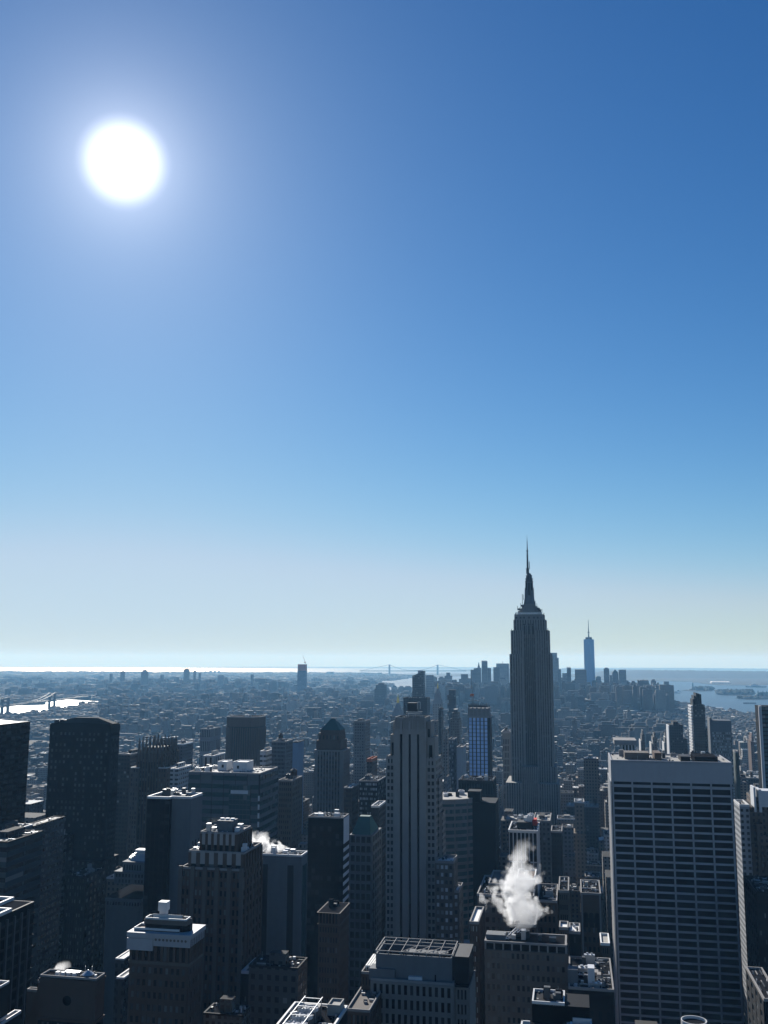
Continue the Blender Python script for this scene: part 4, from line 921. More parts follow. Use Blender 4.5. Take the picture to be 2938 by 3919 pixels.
m_.build('rim', MAT('white_trim'), b.t); MB().cyl(cx_, 290, zz - .1, zz + .1, r_ - .4, n=28).build('roof', MAT('roof_dark'), b.t); b.done()

# stone blocks beside and below the steam
def stone(name, label, pl, pr, pt, Y, nx, ny, fl, depth=None, back=None, vb=None, mat='tan_brick', glass='glass', stem=None, trim='concrete', roof='roof_dark', zl=60, pw=.5, sh=.48, parts=True, clut=4, faces=None, cat='building', par=1.0, blank=0):  # dark roof colour holds the shadow of tall neighbours
    b = B(name, label, pl, pr, pt, Y, back, depth, vb, cat, None, stem, True)
    b.wall(b.x0, b.x1, b.y0, b.y1, zl, b.z - blank, nx=nx, ny=ny, fl=fl, pw=pw, sh=sh, pd=.3, sd=.2, mat=mat, glass=glass, parts=parts, margin=.5, faces=faces)
    m_ = MB().box(b.x0, b.x1, b.y0, b.y1, 0, zl)
    if blank: m_.box(b.x0 - .2, b.x1 + .2, b.y0 - .4, b.y1 + .2, b.z - blank, b.z)
    m_.build('base_wall', MAT(mat), b.t)
    b.parapet(b.x0 - .15, b.x1 + .15, b.y0 - .35, b.y1 + .15, b.z, par, .6, trim, roof)
    if clut: b.clutter(b.x0 + 2, b.x1 - 2, b.y0 + 3, b.y1 - 2, b.z, clut, int(pl), 5)
    return b
b = stone('steaming_block', 'tan stone block with stepped roof parapets under the tall white steam plume', 1826, 2055, 3432, 480, 9, 6, 4.3, depth=40, vb=3600, stem='tan block under the tall steam plume')
a, c, zz = b.X(1861, 3410), b.X(1960, 3410), b.Z(3406, 1900); MB().box(a, c, b.y0 + 10, b.y1, b.z, zz).build('bulkhead', MAT('tan_brick'), b.t); MB().ring(a, c, b.y0 + 10, b.y1, zz, zz + .9, .5).build('parapet', MAT('concrete'), b.t)
a, c, zz = b.X(1968, 3400), b.X(2042, 3400), b.Z(3392, 2000); MB().box(a, c, b.y0 + 14, b.y1 - 4, b.z, zz).build('stack_house', MAT('brown_brick'), b.t); MB().ring(a, c, b.y0 + 14, b.y1 - 4, zz, zz + .8, .5).build('parapet', MAT('roof_white'), b.t)
b.tank(b.X(2010, 3400), b.y0 + 24, zz, 1.6, 3); b.done()
stone('stepped_stone_block', 'stepped brown stone block right of the tall steam plume', 2057, 2136, 3452, 484, 4, 5, 5.0, depth=34, vb=3560, mat='brown_brick', stem='stepped stone block right of the steam', clut=3).done()
stone('tall_stone_wing', 'tall dim stone wing between the steam and the street canyon', 2137, 2178, 3414, 500, 4, 5, 4.6, depth=30, vb=3560, mat='tan_brick', stem='dim stone wing beside the street canyon', clut=2).done()
b = stone('chimney_block', 'low stone block with railed roof and small stacks from which the steam rises', 1967, 2056, 3545, 440, 6, 4, 5, depth=18, vb=3600, mat='brown_brick', stem='low stack block at the foot of the steam', clut=5, parts=False)
b.done()
b = B('colonnaded_block', 'wide grey brick block with a row of pale fins along its roof edge', 1853, 2168, 3612, 420, depth=15, vb=3919, stem='wide block with the finned roof edge')
x0, x1, y0, y1, z = b.x0, b.x1, b.y0, b.y1, b.z
zc_ = b.Z(3640, 2000)
b.wall(x0, x1, y0, y1, 60, zc_, nx=16, ny=6, fl=4.15, pw=.48, sh=.5, pd=.3, sd=.22, mat='tan_brick', glass='glass_lit', parts=True, margin=.6)
MB().box(x0, x1, y0, y1, 0, 60).build('base_wall', MAT('tan_brick'), b.t)
m_ = MB().box(x0 + .4, x1 - .4, y0 + 1.2, y1, zc_, z - .3); m_.build('attic_wall', MAT('dark_brick'), b.t)
MB().box(x0 + .5, x1 - .5, y0 + 1, y1 - .5, z - .3, z + .1).build('roof', MAT('roof_dark'), b.t); m_ = MB().ring(x0, x1, y0 - .2, y1 + .2, z - .3, z + .5, .8)
for q in range(10): u = x0 + .4 + (x1 - x0 - .8) * q / 9; m_.box(u - .3, u + .3, y0, y0 + 1.2, zc_, z - .3)
m_.build('fin_colonnade', MAT('concrete'), b.t)
a, c = b.X(1856, 3585), b.X(1932, 3585); MB().box(a, c, y0 + 3, y0 + 9, z, b.Z(3585, 1900)).build('roof_hut', MAT('grey_panel'), b.t)
m_ = MB(); u0 = b.X(1930, 3590)
for q in range(5): m_.bar((u0 + q * 1.2, y0 + 4 + q, z + .6), (u0 + q * 1.2 + 4, y0 + 11 - q, z + 3.2), .3); m_.bar((u0 + q * 1.2, y0 + 4 + q, z + .1), (u0 + q * 1.2, y0 + 4 + q, z + 3), .3)
m_.bar((u0, y0 + 4, z + .5), (u0 + 4.8, y0 + 8, z + .5), .3); m_.build('steel_frame', MAT('white_panel'), b.t); b.clutter(u0, x1 - 4, y0 + 3, y1 - 4, z + .4, 6, 31, 4, ('dark_steel', 'steel', 'roof_dark')); b.done()
b = stone('narrow_lit_building', 'narrow brown building with a pale sunlit roof corner and bright window blinds', 1797, 1852, 3535, 440, 4, 4, 4.2, depth=26, vb=3900, mat='brown_brick', glass='glass_white', stem='narrow building with the bright blinds', roof='roof_white', clut=0); b.done()
b = stone('low_roof_block', 'low dark stone block with blue roof huts left of the gridded slab', 2176, 2348, 3790, 405, 5, 4, 9, depth=40, vb=3919, mat='dark_brick', stem='low dark block with blue roof huts', clut=8, pw=.6, sh=.55, blank=5)
for pa, pc, pt, m in ((2172, 2212, 3725, 'grey_panel'), (2250, 2276, 3715, 'white_panel')): MB().box(b.X(pa, 3760), b.X(pc, 3760), b.y0 + 4, b.y0 + 9, b.z, b.Z(pt, 2230)).build('roof_hut', MAT(m), b.t)
b.done()
b = stone('arcaded_tower', 'narrow brown loft building with tall arched windows below its cornice', 2222, 2298, 3424, 520, 4, 4, 4.6, depth=30, vb=3640, mat='brown_brick', stem='narrow arched loft building', clut=2, blank=10)
m_ = MB()
for q in range(3):
    u = b.x0 + (b.x1 - b.x0) * (.22 + .28 * q); w = 1.1; zt = b.Z(3500, 2260)
    pts = [(u - w, zt - 6), (u + w, zt - 6), (u + w, zt)] + [(u + w * math.cos(k * math.pi / 6), zt + w * math.sin(k * math.pi / 6)) for k in range(1, 6)] + [(u - w, zt)]
    m_.face([(p, b.y0 - .45, q_) for p, q_ in pts])
m_.build('arched_window', MAT('glass_dark'), b.t)['kind'] = 'stuff'
m_ = MB()
for u in (b.x0, b.x1 - .8): m_.box(u, u + .8, b.y0 - .9, b.y0, 60, b.z)
m_.build('corner_pier', MAT('concrete'), b.t); b.done()
stone('small_roof_building', 'small dark building with a sunlit white roof strip behind the finned roof edge', 2178, 2219, 3572, 455, 3, 3, 5, depth=14, vb=3760, mat='dark_brick', stem='small dark building with the white roof strip', roof='roof_white', clut=0, parts=False).done()
stone('pale_hut_building', 'small building with a tilted pale roof above the finned roof edge', 2140, 2174, 3556, 452, 3, 3, 5, depth=10, vb=3600, mat='brown_brick', stem='small pale roofed building', roof='roof_white', clut=0, parts=False).done()
stone('slim_pale_annex', 'slim annex with pale side parapets and a cream roof beside the gridded slab', 2296, 2332, 3616, 470, 3, 3, 5, depth=16, vb=3760, mat='brown_brick', stem='slim annex beside the gridded slab', trim='roof_white', roof='roof_pale', clut=0, parts=False).done()
# ------------------------------------------------------------------ middle distance, left half
b = B('hip_roof_tower', 'massive dark stone tower at left with low hipped metal roof and scattered pale windows', 192, 424, 2772, 700, back=459, vb=3330, stem='massive hip roofed tower')
x0, x1, y0, y1, z = b.x0, b.x1, b.y0, b.y1, b.z
zb_ = b.Z(3335)
b.wall(x0, x1, y0, y1, zb_, z - 5, nx=14, ny=9, fl=4.25, pw=.5, sh=.5, pd=.25, sd=.2, mat='dark_brick', glass='glass_lit', parts=True, margin=1.2)
MB().box(x0 - .2, x1 + .2, y0 - .3, y1 + .2, z - 5, z).build('attic_wall', MAT('dark_brick'), b.t)
xa, xb = b.X(208, 2766), b.X(425, 2766); zr = at(320, 2741, y0 + 20)[1]
MB().hip(xa, xb, y0 + 3, y1 - 3, z + .6, zr, (xb - xa) * .21, 3).build('hip_roof', MAT('metal_roof'), b.t)
MB().box(x0 + .5, x1 - .5, y0 + .5, y1 - .5, z, z + .6).build('roof', MAT('roof_dark'), b.t)
b.clutter(x0 + 1, xa + 6, y0 + 2, y0 + 12, z + .5, 5, 2, 3, ('dark_steel',))
b.wall(x0 - 6, x1 + 2, y0 - 8, y1 + 3, 30, zb_, nx=14, ny=9, fl=4.25, pw=.5, sh=.5, pd=.25, sd=.2, mat='dark_brick', glass='glass_lit', parts=False, margin=1.2)
MB().box(x0 - 6, x1 + 2, y0 - 8, y1 + 3, 0, 30).build('base_wall', MAT('dark_brick'), b.t); b.done()
for nm, lb, pl, pr, pt, Y, dp, vb in (('podium_wing', 'dim stepped wing low in front of the massive hip roofed tower', 255, 385, 3358, 640, 30, 3600), ('podium_block', 'dark lower block left of the dim stepped wing', 95, 225, 3232, 610, 40, 3500)):
    b = stone(nm, lb, pl, pr, pt, Y, 7, 5, 4.4, depth=dp, vb=vb, mat='dark_brick', glass='glass_lit' if 'wing' in nm else 'glass', parts=(nm == 'podium_wing'), clut=2, trim='dark_brick', roof='roof_dark', zl=30); b.done()

b = B('edge_slab', 'black glass slab at the left edge of the skyline with low hips on its roof', -420, -70, 2778, 560, back=115, vb=3300, stem='black slab at the left edge')
x0, x1, y0, y1, z = b.x0, b.x1, b.y0, b.y1, b.z
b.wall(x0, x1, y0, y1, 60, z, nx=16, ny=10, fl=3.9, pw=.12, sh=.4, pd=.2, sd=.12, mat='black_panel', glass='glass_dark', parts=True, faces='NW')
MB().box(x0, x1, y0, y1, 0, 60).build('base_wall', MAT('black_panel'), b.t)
MB().hip(b.X(-330, 2770), b.X(-200, 2770), y0 + 6, y1 - 6, z, z + 3.2, 4, 3).hip(b.X(-190, 2770), b.X(-85, 2770), y0 + 6, y1 - 6, z, z + 2.8, .5, 3).build('hip_roof', MAT('dark_steel'), b.t); b.done()
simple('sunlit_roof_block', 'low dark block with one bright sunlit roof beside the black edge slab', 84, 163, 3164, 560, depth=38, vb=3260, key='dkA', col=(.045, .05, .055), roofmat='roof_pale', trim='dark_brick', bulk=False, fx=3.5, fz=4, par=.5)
simple('pale_edge_block', 'dim block with a slanted pale roof edge low at the left side', -60, 80, 3190, 520, depth=30, vb=3300, key='dkB', col=(.05, .06, .065), roofmat='roof_dark', trim='white_trim', fx=6, fz=4, par=.6)
simple('blue_band_block', 'wide dark block with faint blue storey bands at the left edge below the black slab', -80, 118, 3225, 470, depth=34, vb=3450, key='dkC', col=(.03, .045, .05), roofmat='roof_dark', trim='dark_brick', fx=30, fz=5, wx=.97, wz=.45, par=.5)

b = B('spiky_crown_tower', 'dark brown tower crowned by a ring of spiky stone buttresses', 516, 622, 2884, 820, depth=36, vb=3330, stem='spiky crowned brown tower')
x0, x1, y0, y1, z = b.x0, b.x1, b.y0, b.y1, b.z
b.wall(x0 + 2, x1, y0, y1, 40, z, nx=9, ny=7, fl=4, pw=.5, sh=.4, pd=.6, sd=.2, mat='brown_brick', span='dark_brick', glass='glass_lit', parts=False, margin=.6)
MB().box(x0 + 2, x1, y0, y1, 0, 40).build('base_wall', MAT('brown_brick'), b.t)
m_ = MB(); zz = b.Z(2843); zq = b.Z(2935)
for q in range(7):
    u = x0 + 3.5 + (x1 - x0 - 6.5) * q / 6
    for yy in (y0 + .6, y1 - 2.6): m_.box(u - 1.1, u + 1.1, yy - .9, yy + 2, zq, z + 2); m_.prism([(u - 1.0, yy - .6), (u + 1.0, yy - .6), (u + 1.0, yy + 1.6), (u - 1.0, yy + 1.6)], z + 2, zz + (q % 2) * 1.2, .25)
for q in range(5):
    w = y0 + 3 + (y1 - y0 - 6) * q / 4
    for u in (x0 + 2.6, x1 - 1.4): m_.box(u - 1.1, u + 1.3, w - 1, w + 1, zq, z + 2); m_.prism([(u - 1, w - .9), (u + 1.1, w - .9), (u + 1.1, w + .9), (u - 1, w + .9)], z + 2, zz, .25)
m_.build('buttress', MAT('tan_brick'), b.t)
MB().box(x0 + 6, x1 - 4, y0 + 6, y1 - 6, z, z + 5).build('penthouse', MAT('dark_brick'), b.t)
for pa, pc, pt in ((503, 534, 2963), (609, 640, 2961)):
    a, c, zz = b.X(pa, 3000), b.X(pc, 3000), b.Z(pt)
    b.wall(a, c, y0 - 3, y1 + 4, 40, zz, nx=3, ny=8, fl=4, pw=.5, sh=.4, pd=.4, sd=.2, mat='tan_brick' if pa < 520 else 'brown_brick', glass='glass_lit', parts=False, margin=.4); MB().box(a, c, y0 - 3, y1 + 4, 0, 40).build('base_wall', MAT('brown_brick'), b.t); b.parapet(a, c, y0 - 3, y1 + 4, zz, .8, .5, 'white_trim', 'roof_dark')
b.done()
simple('flat_dark_slab', 'plain black slab with a sunlit roof edge between the hipped and the spiky tower', 452, 536, 2890, 870, depth=44, vb=3330, key='dkD', col=(.018, .02, .024), roofmat='roof_pale', trim='concrete', fx=3, fz=3.8, wx=.7, wz=.5, seed=2)

b = B('domed_building', 'grey stone building with stacked tiers, a ribbed domed top and a colonnade', 407, 539, 3437, 560, depth=34, vb=3560, stem='domed tiered stone building')
x0, x1, y0, y1, z = b.x0, b.x1, b.y0, b.y1, b.z
b.wall(x0, x1, y0, y1, b.Z(3520), z - 2, nx=12, ny=10, fl=20, pw=.45, sh=.04, pd=.8, sd=.3, mat='grey_panel', core='dark_panel', glass='glass', parts=True, margin=.5)
MB().box(x0, x1, y0, y1, 0, b.Z(3520)).build('base_wall', MAT('grey_panel'), b.t); MB().box(x0 - .6, x1 + .6, y0 - .8, y1 + .6, z - 2, z).build('cornice', MAT('grey_panel'), b.t)
MB().box(x0 - .5, x1 + .5, y0 - .6, y1 + .5, z, z + .1).build('roof', MAT('roof_dark'), b.t)
for pa, pc, pt, pq, yo in ((427, 543, 3392, 3434, 3), (449, 545, 3356, 3392, 6)):
    a, c = b.X(pa, 3400), b.X(pc, 3400)
    b.wall(a, c, y0 + yo, y1 - yo, b.Z(3437) if yo == 3 else b.Z(3392), b.Z(pt), nx=9, ny=7, fl=3.4, pw=.45, sh=.4, pd=.3, sd=.2, mat='grey_panel', glass='glass', parts=True, margin=.4); MB().box(a - .3, c + .3, y0 + yo - .4, y1 - yo + .3, b.Z(pt), b.Z(pt) + .7).build('cornice', MAT('grey_panel'), b.t)
a, c = b.X(452, 3360), b.X(543, 3360); cx_, cy_, zz = (a + c) / 2, (y0 + y1) / 2, b.Z(3356) + .7; zt = b.Z(3320); m_ = MB()
for k in range(6):
    f0, f1 = math.cos(k * math.pi / 14), math.cos((k + 1) * math.pi / 14)
    m_.prism(octo(cx_, cy_, (c - a) / 2 * f0, .6), zz + (zt - zz) * k / 6, zz + (zt - zz) * (k + 1) / 6 - .15, .97)
m_.build('dome', MAT('steel'), b.t); MB().box(cx_ - 4, cx_ + 3, cy_ - 3, cy_ + 3, zt - .5, zt + 1).build('dome_cap', MAT('white_panel'), b.t); b.done()

b = B('chamfered_tower', 'dark brown chamfered slab tower with vertical fins standing alone beyond the banded office', 857, 987, 2746, 1300, depth=46, vb=2935, stem='dark chamfered fin tower')
x0, x1, y0, y1, z = b.x0, b.x1, b.y0, b.y1, b.z
cxx, cyy, r_ = (x0 + x1) / 2, (y0 + y1) / 2, (x1 - x0) / 2
zz = b.Z(2785)
po = octo(cxx, cyy, r_ * .96, .62); pi_ = octo(cxx, cyy, r_ * .93, .62)
MB().prism(pi_, 0, z - 1).build('wall', MAT('dark_panel'), b.t)
m_ = MB()
pts = octo(cxx, cyy, r_ * .97, .62)
for i in range(8):
    p, q = pts[i], pts[(i + 1) % 8]; n = 9 if (abs(p[0] - q[0]) > r_ or abs(p[1] - q[1]) > r_) else 5
    for k in range(n): 
        t_ = (k + .5) / n; m_.bar((p[0] + (q[0] - p[0]) * t_, p[1] + (q[1] - p[1]) * t_, 0), (p[0] + (q[0] - p[0]) * t_, p[1] + (q[1] - p[1]) * t_, zz - 3), 1.5)
m_.build('fin', MAT('brown_brick'), b.t)['kind'] = 'stuff'
MB().prism(po, zz - 2, z).build('attic_wall', MAT('brown_brick'), b.t); MB().prism(pi_, z, z + .2).build('roof', MAT('roof_grey'), b.t)
m_ = MB()
for i in range(8): m_.bar((*po[i], z + .5), (*po[(i + 1) % 8], z + .5), 1.0)
m_.build('parapet', MAT('concrete'), b.t); b.clutter(cxx - 12, cxx + 12, cyy - 12, cyy + 12, z, 5, 3, 5); b.done()

b = B('green_pyramid_tower', 'brown stone tower with stepped top and a green copper pyramid roof', 1204, 1312, 2876, 900, depth=28, vb=3105, stem='green pyramid roofed tower')
x0, x1, y0, y1, z = b.x0, b.x1, b.y0, b.y1, b.z
b.wall(x0, x1, y0, y1, 40, z, nx=8, ny=6, fl=3.9, pw=.45, sh=.42, pd=.5, sd=.2, mat='limestone', span='brown_brick', glass='glass_lit', parts=True, margin=2.5)
MB().box(x0, x1, y0, y1, 0, 40).build('base_wall', MAT('limestone'), b.t)
MB().box(x0 - .6, x1 + .6, y0 - .7, y1 + .6, z, z + 1.4).build('cornice', MAT('limestone'), b.t)
zA, zC = b.Z(2799), b.Z(2754)
m_ = MB(); a, c = b.X(1209, 2850), b.X(1302, 2850); m_.box(a, c, y0 + 1, y1 - 1, z, b.Z(2838)); a, c = b.X(1214, 2820), b.X(1299, 2820); m_.prism([(a + 2, y0 + 2), (c - 2, y0 + 2), (c, y0 + 4), (c, y1 - 4), (c - 2, y1 - 2), (a + 2, y1 - 2), (a, y1 - 4), (a, y0 + 4)], b.Z(2838), b.Z(2810)); a, c = b.X(1222, 2800), b.X(1297, 2800); m_.box(a, c, y0 + 4, y1 - 4, b.Z(2812), zA); m_.build('upper_wall', MAT('brown_brick'), b.t)
m_ = MB()
for q in range(6): u = b.X(1222, 2830) + (b.X(1290, 2830) - b.X(1222, 2830)) * q / 5; m_.box(u - .6, u + .6, y0 + 1.9, y0 + 2.2, b.Z(2834), b.Z(2818))
m_.build('arched_window', MAT('glass'), b.t)['kind'] = 'stuff'
MB().hip(a - .3, c + .3, y0 + 3.7, y1 - 3.7, zA, zC, .8, .8).build('pyramid_roof', MAT('copper'), b.t); b.done()

b = B('black_pale_side_slab', 'black glass slab whose west side carries a pale top panel and slanting pale stripes', 1179, 1314, 3131, 560, back=1335, vb=3440, stem='black slab with the striped west side')
x0, x1, y0, y1, z = b.x0, b.x1, b.y0, b.y1, b.z
b.wall(x0, x1, y0, y1, 60, z - 4, nx=9, ny=1, fl=3.9, pw=.06, sh=.3, pd=.15, sd=.1, mat='black_panel', glass='glass_dark', parts=True, faces='N')
MB().box(x0, x1, y0, y1, 0, 60).build('base_wall', MAT('black_panel'), b.t); MB().box(x0, x1, y0 - .1, y1, z - 4, z).build('attic_wall', MAT('black_panel'), b.t)
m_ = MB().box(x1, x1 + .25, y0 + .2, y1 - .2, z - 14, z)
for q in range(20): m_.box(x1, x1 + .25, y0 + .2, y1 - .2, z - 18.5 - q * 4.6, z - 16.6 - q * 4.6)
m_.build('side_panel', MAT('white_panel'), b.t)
b.parapet(x0, x1, y0, y1, z, .9, .5, 'concrete', 'roof_dark'); b.clutter(x0 + 2, x1 - 2, y0 + 3, y1 - 2, z, 7, 2, 3, ('white_panel', 'steel', 'roof_white')); b.done()

b = B('striped_front_block', 'plain blue grey block with two dark vertical stripes and steam drifting off its roof', 989, 1154, 3276, 520, back=1177, vb=3560, stem='two striped plain block')
x0, x1, y0, y1, z = b.x0, b.x1, b.y0, b.y1, b.z
MB().box(x0, x1, y0, y1, 0, z).build('wall', MAT('grey_panel'), b.t)
m_ = MB()
for u0, u1 in ((.06, .22), (.68, .82)): m_.box(x0 + (x1 - x0) * u0, x0 + (x1 - x0) * u1, y0 - .15, y0, 40, z - 4.5)
m_.build('window_strip', MAT('dark_panel'), b.t)
MB().box(x1, x1 + .15, y0 + 2, y1 - 2, 40, z - 5).build('window_strip', MAT('glass_green'), b.t)
b.parapet(x0, x1, y0, y1, z, 1, .6, 'white_trim', 'roof_dark'); b.clutter(x0 + 4, x1 - 2, y0 + 3, y1 - 2, z, 8, 7, 3.5, ('white_panel', 'steel')); b.done()

b = B('copper_roof_building', 'grey stone building with a dark green hipped copper roof beside the black striped slab', 1337, 1424, 3195, 640, depth=30, vb=3420, stem='green hip roofed building')
x0, x1, y0, y1, z = b.x0, b.x1, b.y0, b.y1, b.z
b.wall(x0, x1, y0, y1, 40, z, nx=4, ny=4, fl=6, pw=.25, sh=.35, pd=.4, sd=.3, mat='grey_panel', glass='glass_dark', parts=True, margin=.6); MB().box(x0, x1, y0, y1, 0, 40).build('base_wall', MAT('grey_panel'), b.t)
MB().hip(x0 + 1, x1 - 1.5, y0 + 1, y1 - 1, z, b.Z(3138), 3.5, 3).build('hip_roof', MAT('copper'), b.t); b.done()
stone('pale_narrow_tower', 'narrow blue grey tower standing right behind the green hip roofed building', 1410, 1440, 3228, 655, 3, 4, 4.2, depth=24, vb=3500, mat='grey_panel', stem='narrow blue grey tower', clut=0, trim='white_trim', parts=False).done()
simple('thin_black_slab', 'thin black slab with a small white roof rim left of the slender setback tower', 1420, 1473, 3090, 700, depth=26, vb=3480, key='blk', col=(.012, .013, .016), roofmat='roof_dark', trim='white_trim', bulk=False, fx=2, fz=4, wx=.5, wz=.4, bright=.0)
b = stone('lit_window_block', 'dark block with rows of bright office windows behind the thin black slab', 1374, 1475, 2992, 800, 12, 8, 3.9, depth=34, vb=3090, mat='dark_brick', glass='glass_white', parts=True, stem='dark block with bright window rows', pw=.4, sh=.5); b.done()
simple('red_roof_building', 'dark building topped by a bright red roof sign frame', 1404, 1437, 2915, 900, depth=26, vb=2990, key='dkE', col=(.05, .045, .045), roofmat='roof_dark', trim='orange', bulk=False, par=2.6)
b = stone('arched_top_tower', 'tan stone tower with rounded window bays and domed water tank below the banded office', 1066, 1156, 2990, 730, 6, 6, 4, depth=28, vb=3180, mat='tan_brick', parts=True, stem='tan tower with the domed tank', clut=3); b.tank((b.x0 + b.x1) / 2 + 3, b.y0 + 12, b.z, 2.6, 4); b.done()
stone('tan_loft_tower', 'plain tan loft tower right of the green pyramid tower', 1316, 1369, 3018, 820, 5, 5, 4, depth=26, vb=3130, mat='brown_brick', stem='plain tan loft tower', parts=False, roof='roof_white').done()
b = stone('grid_window_tower', 'blue grey tower with a regular grid of square windows right of the dark chamfered tower', 1040, 1092, 2840, 1000, 9, 7, 4.0, back=1119, vb=3000, mat='grey_panel', stem='blue grey gridded tower', parts=True, pw=.4, sh=.4, clut=3); b.tank(b.x0 + 6, b.y0 + 12, b.z, 2.4, 4); b.done()
simple('white_banded_block', 'low block with white horizontal storey bands left of the blue grey gridded tower', 995, 1038, 2878, 1010, depth=40, vb=2960, key='wband', col=(.5, .5, .5), roofmat='roof_white', trim='white_trim', fx=40, fz=5, wx=.98, wz=.45)
simple('blue_clad_tower', 'plain sky blue clad building behind the blue grey gridded tower', 1119, 1156, 2842, 1120, depth=26, vb=2910, key='bluec', col=(.12, .20, .30), roofmat='roof_dark', trim='grey_panel', fx=5, fz=4, wx=.05, wz=.1, bulk=False)
simple('white_tiered_building', 'pale stepped residential building between the spiky tower and the banded office', 652, 702, 2946, 780, depth=30, vb=3030, key='wtier', col=(.40, .40, .39), roofmat='roof_pale', trim='white_trim', fx=4, fz=3.6, wx=.6, wz=.45)
simple('columned_penthouse_building', 'pale building with tall columns and bright cluttered roof behind the banded office', 778, 848, 2896, 930, depth=34, vb=2945, key='colp', col=(.36, .35, .32), roofmat='roof_white', trim='white_trim', fx=5, fz=24, wx=.4, wz=.6, seed=5)
simple('comb_front_building', 'dark building with a comb of pale vertical ribs left of the dark chamfered tower', 766, 832, 2792, 1500, depth=50, vb=2845, key='comb', col=(.17, .17, .18), roofmat='roof_white', trim='concrete', fx=3, fz=22, wx=.55, wz=.7)
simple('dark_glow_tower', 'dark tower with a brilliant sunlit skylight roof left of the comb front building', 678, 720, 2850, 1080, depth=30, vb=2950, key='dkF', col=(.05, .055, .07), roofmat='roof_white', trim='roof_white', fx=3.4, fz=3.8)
simple('stepped_pair_tower', 'hazy stepped twin stone tower right of the green pyramid tower', 1353, 1416, 2762, 1300, depth=34, vb=2890, key='stp', col=(.12, .12, .12), roofmat='roof_dark', trim='concrete', fx=3.2, fz=3.8)

# ------------------------------------------------------------------ middle distance, right half
b = B('curved_banded_office', 'curved office block with pale storey bands and dark ribbon windows right of the setback tower', 1676, 1800, 3063, 800, depth=46, vb=3480, stem='curved banded office')
x0, x1, y0, y1, z = b.x0, b.x1, b.y0, b.y1, b.z
n = 16; arc = []
for i in range(n + 1):
    t_ = i / n; arc.append((x0 - 4 + (x1 - x0 + 4) * t_, y0 + 14 * (t_ ** 2.2)))
poly = arc + [(x1, y1), (x0 - 4, y1)]
MB().prism(poly, 0, z).build('wall', MAT('dark_panel'), b.t)
m_ = MB(); g_ = MB()
k = 0; zz = z
while zz > 30:
    for i in range(n):
        (xa, ya), (xb, yb_) = arc[i], arc[i + 1]
        h_ = 2.3 if k else 3.4
        m_.face([(xa, ya - .5, zz - h_), (xb, yb_ - .5, zz - h_), (xb, yb_ - .5, zz), (xa, ya - .5, zz)]); m_.face([(xa, ya - .5, zz), (xb, yb_ - .5, zz), (xb, yb_, zz), (xa, ya, zz)]); m_.face([(xa, ya, zz - h_), (xb, yb_, zz - h_), (xb, yb_ - .5, zz - h_), (xa, ya - .5, zz - h_)])
        if i in (0, 3, 9, 14): m_.box(xa - .5, xa + .5, ya - .55, ya, zz - 5.6, zz)
    for i in range(n): (xa, ya), (xb, yb_) = arc[i], arc[i + 1]; g_.face([(xa, ya - .1, zz - 5.3), (xb, yb_ - .1, zz - 5.3), (xb, yb_ - .1, zz - 2.4), (xa, ya - .1, zz - 2.4)])
    zz -= 5.4; k += 1
m_.build('storey_band', MAT('limestone'), b.t); g_.build('window', MAT('glass_green'), b.t)['kind'] = 'stuff'
m_ = MB().prism([(p[0] , p[1] + .6) for p in arc] + [(x1, y1), (x0 - 4, y1)], z, z + .3); m_.build('roof', MAT('roof_pale'), b.t)
b.clutter(x0, x1 - 8, y0 + 16, y1 - 4, z, 8, 5, 7, ('roof_dark', 'steel', 'white_panel'))
a, c = b.X(1781, 3060), b.X(1831, 3060); MB().box(a, c, y0 + 16, y0 + 30, 0, b.Z(3028)).build('stair_tower', MAT('black_panel'), b.t)
MB().box(x1 + .05, b.X(1890, 3060), y0 + 15, y1, 0, b.Z(3070)).build('dark_wing', MAT('black_panel'), b.t); b.done()
b = B('dark_crown_block', 'black block with a toothed parapet in front of the blue glass tower', 1754, 1885, 2990, 905, depth=36, vb=3050, stem='black toothed block')
x0, x1, y0, y1, z = b.x0, b.x1, b.y0, b.y1, b.z
b.wall(x0, x1, y0, y1, 30, z, nx=13, ny=8, fl=14, pw=.3, sh=.3, pd=.5, sd=.3, mat='dark_panel', core='black_panel', glass='glass_dark', parts=False); MB().box(x0, x1, y0, y1, 0, 30).build('base_wall', MAT('dark_panel'), b.t)
b.parapet(x0, x1, y0, y1, z, 1.0, .5, 'dark_panel', 'roof_dark'); b.clutter(x0 + 2, x1 - 2, y0 + 2, y1 - 2, z, 9, 3, 3.5, ('steel', 'white_panel', 'dark_steel')); b.done()

b = B('blue_glass_tower', 'bright blue glass tower under construction with a raw concrete top', 1792, 1866, 2745, 1150, depth=30, vb=2990, stem='blue glass tower under construction')
x0, x1, y0, y1, z = b.x0, b.x1, b.y0, b.y1, b.z
b.wall(x0, x1, y0, y1, 20, z, nx=5, ny=5, fl=4.4, pw=.28, sh=.12, pd=.2, sd=.12, mat='dark_panel', glass='glass_blue', parts=True, faces='N')
MB().box(x1, x1 + 2.2, y0 + .5, y1, 20, z).build('west_wall', MAT('dark_panel'), b.t); MB().box(x0, x1, y0, y1, 0, 20).build('base_wall', MAT('dark_panel'), b.t)
zt = b.Z(2703); m_ = MB().box(x0 + .8, x1 + 1, y0 + 1, y1 - 1, z, zt - 1)
for q in range(6): u = x0 + .3 + (x1 - x0 + 1.4) * q / 5; m_.box(u - 1, u + 1, y0 - .2, y0 + 1.1, z + 1, zt)
m_.box(x0 - .5, x1 + 2.5, y0 - .6, y1 + .5, z - .5, z + 1.2); m_.build('concrete_top', MAT('concrete'), b.t)
m_ = MB(); rg = random.Random(5)
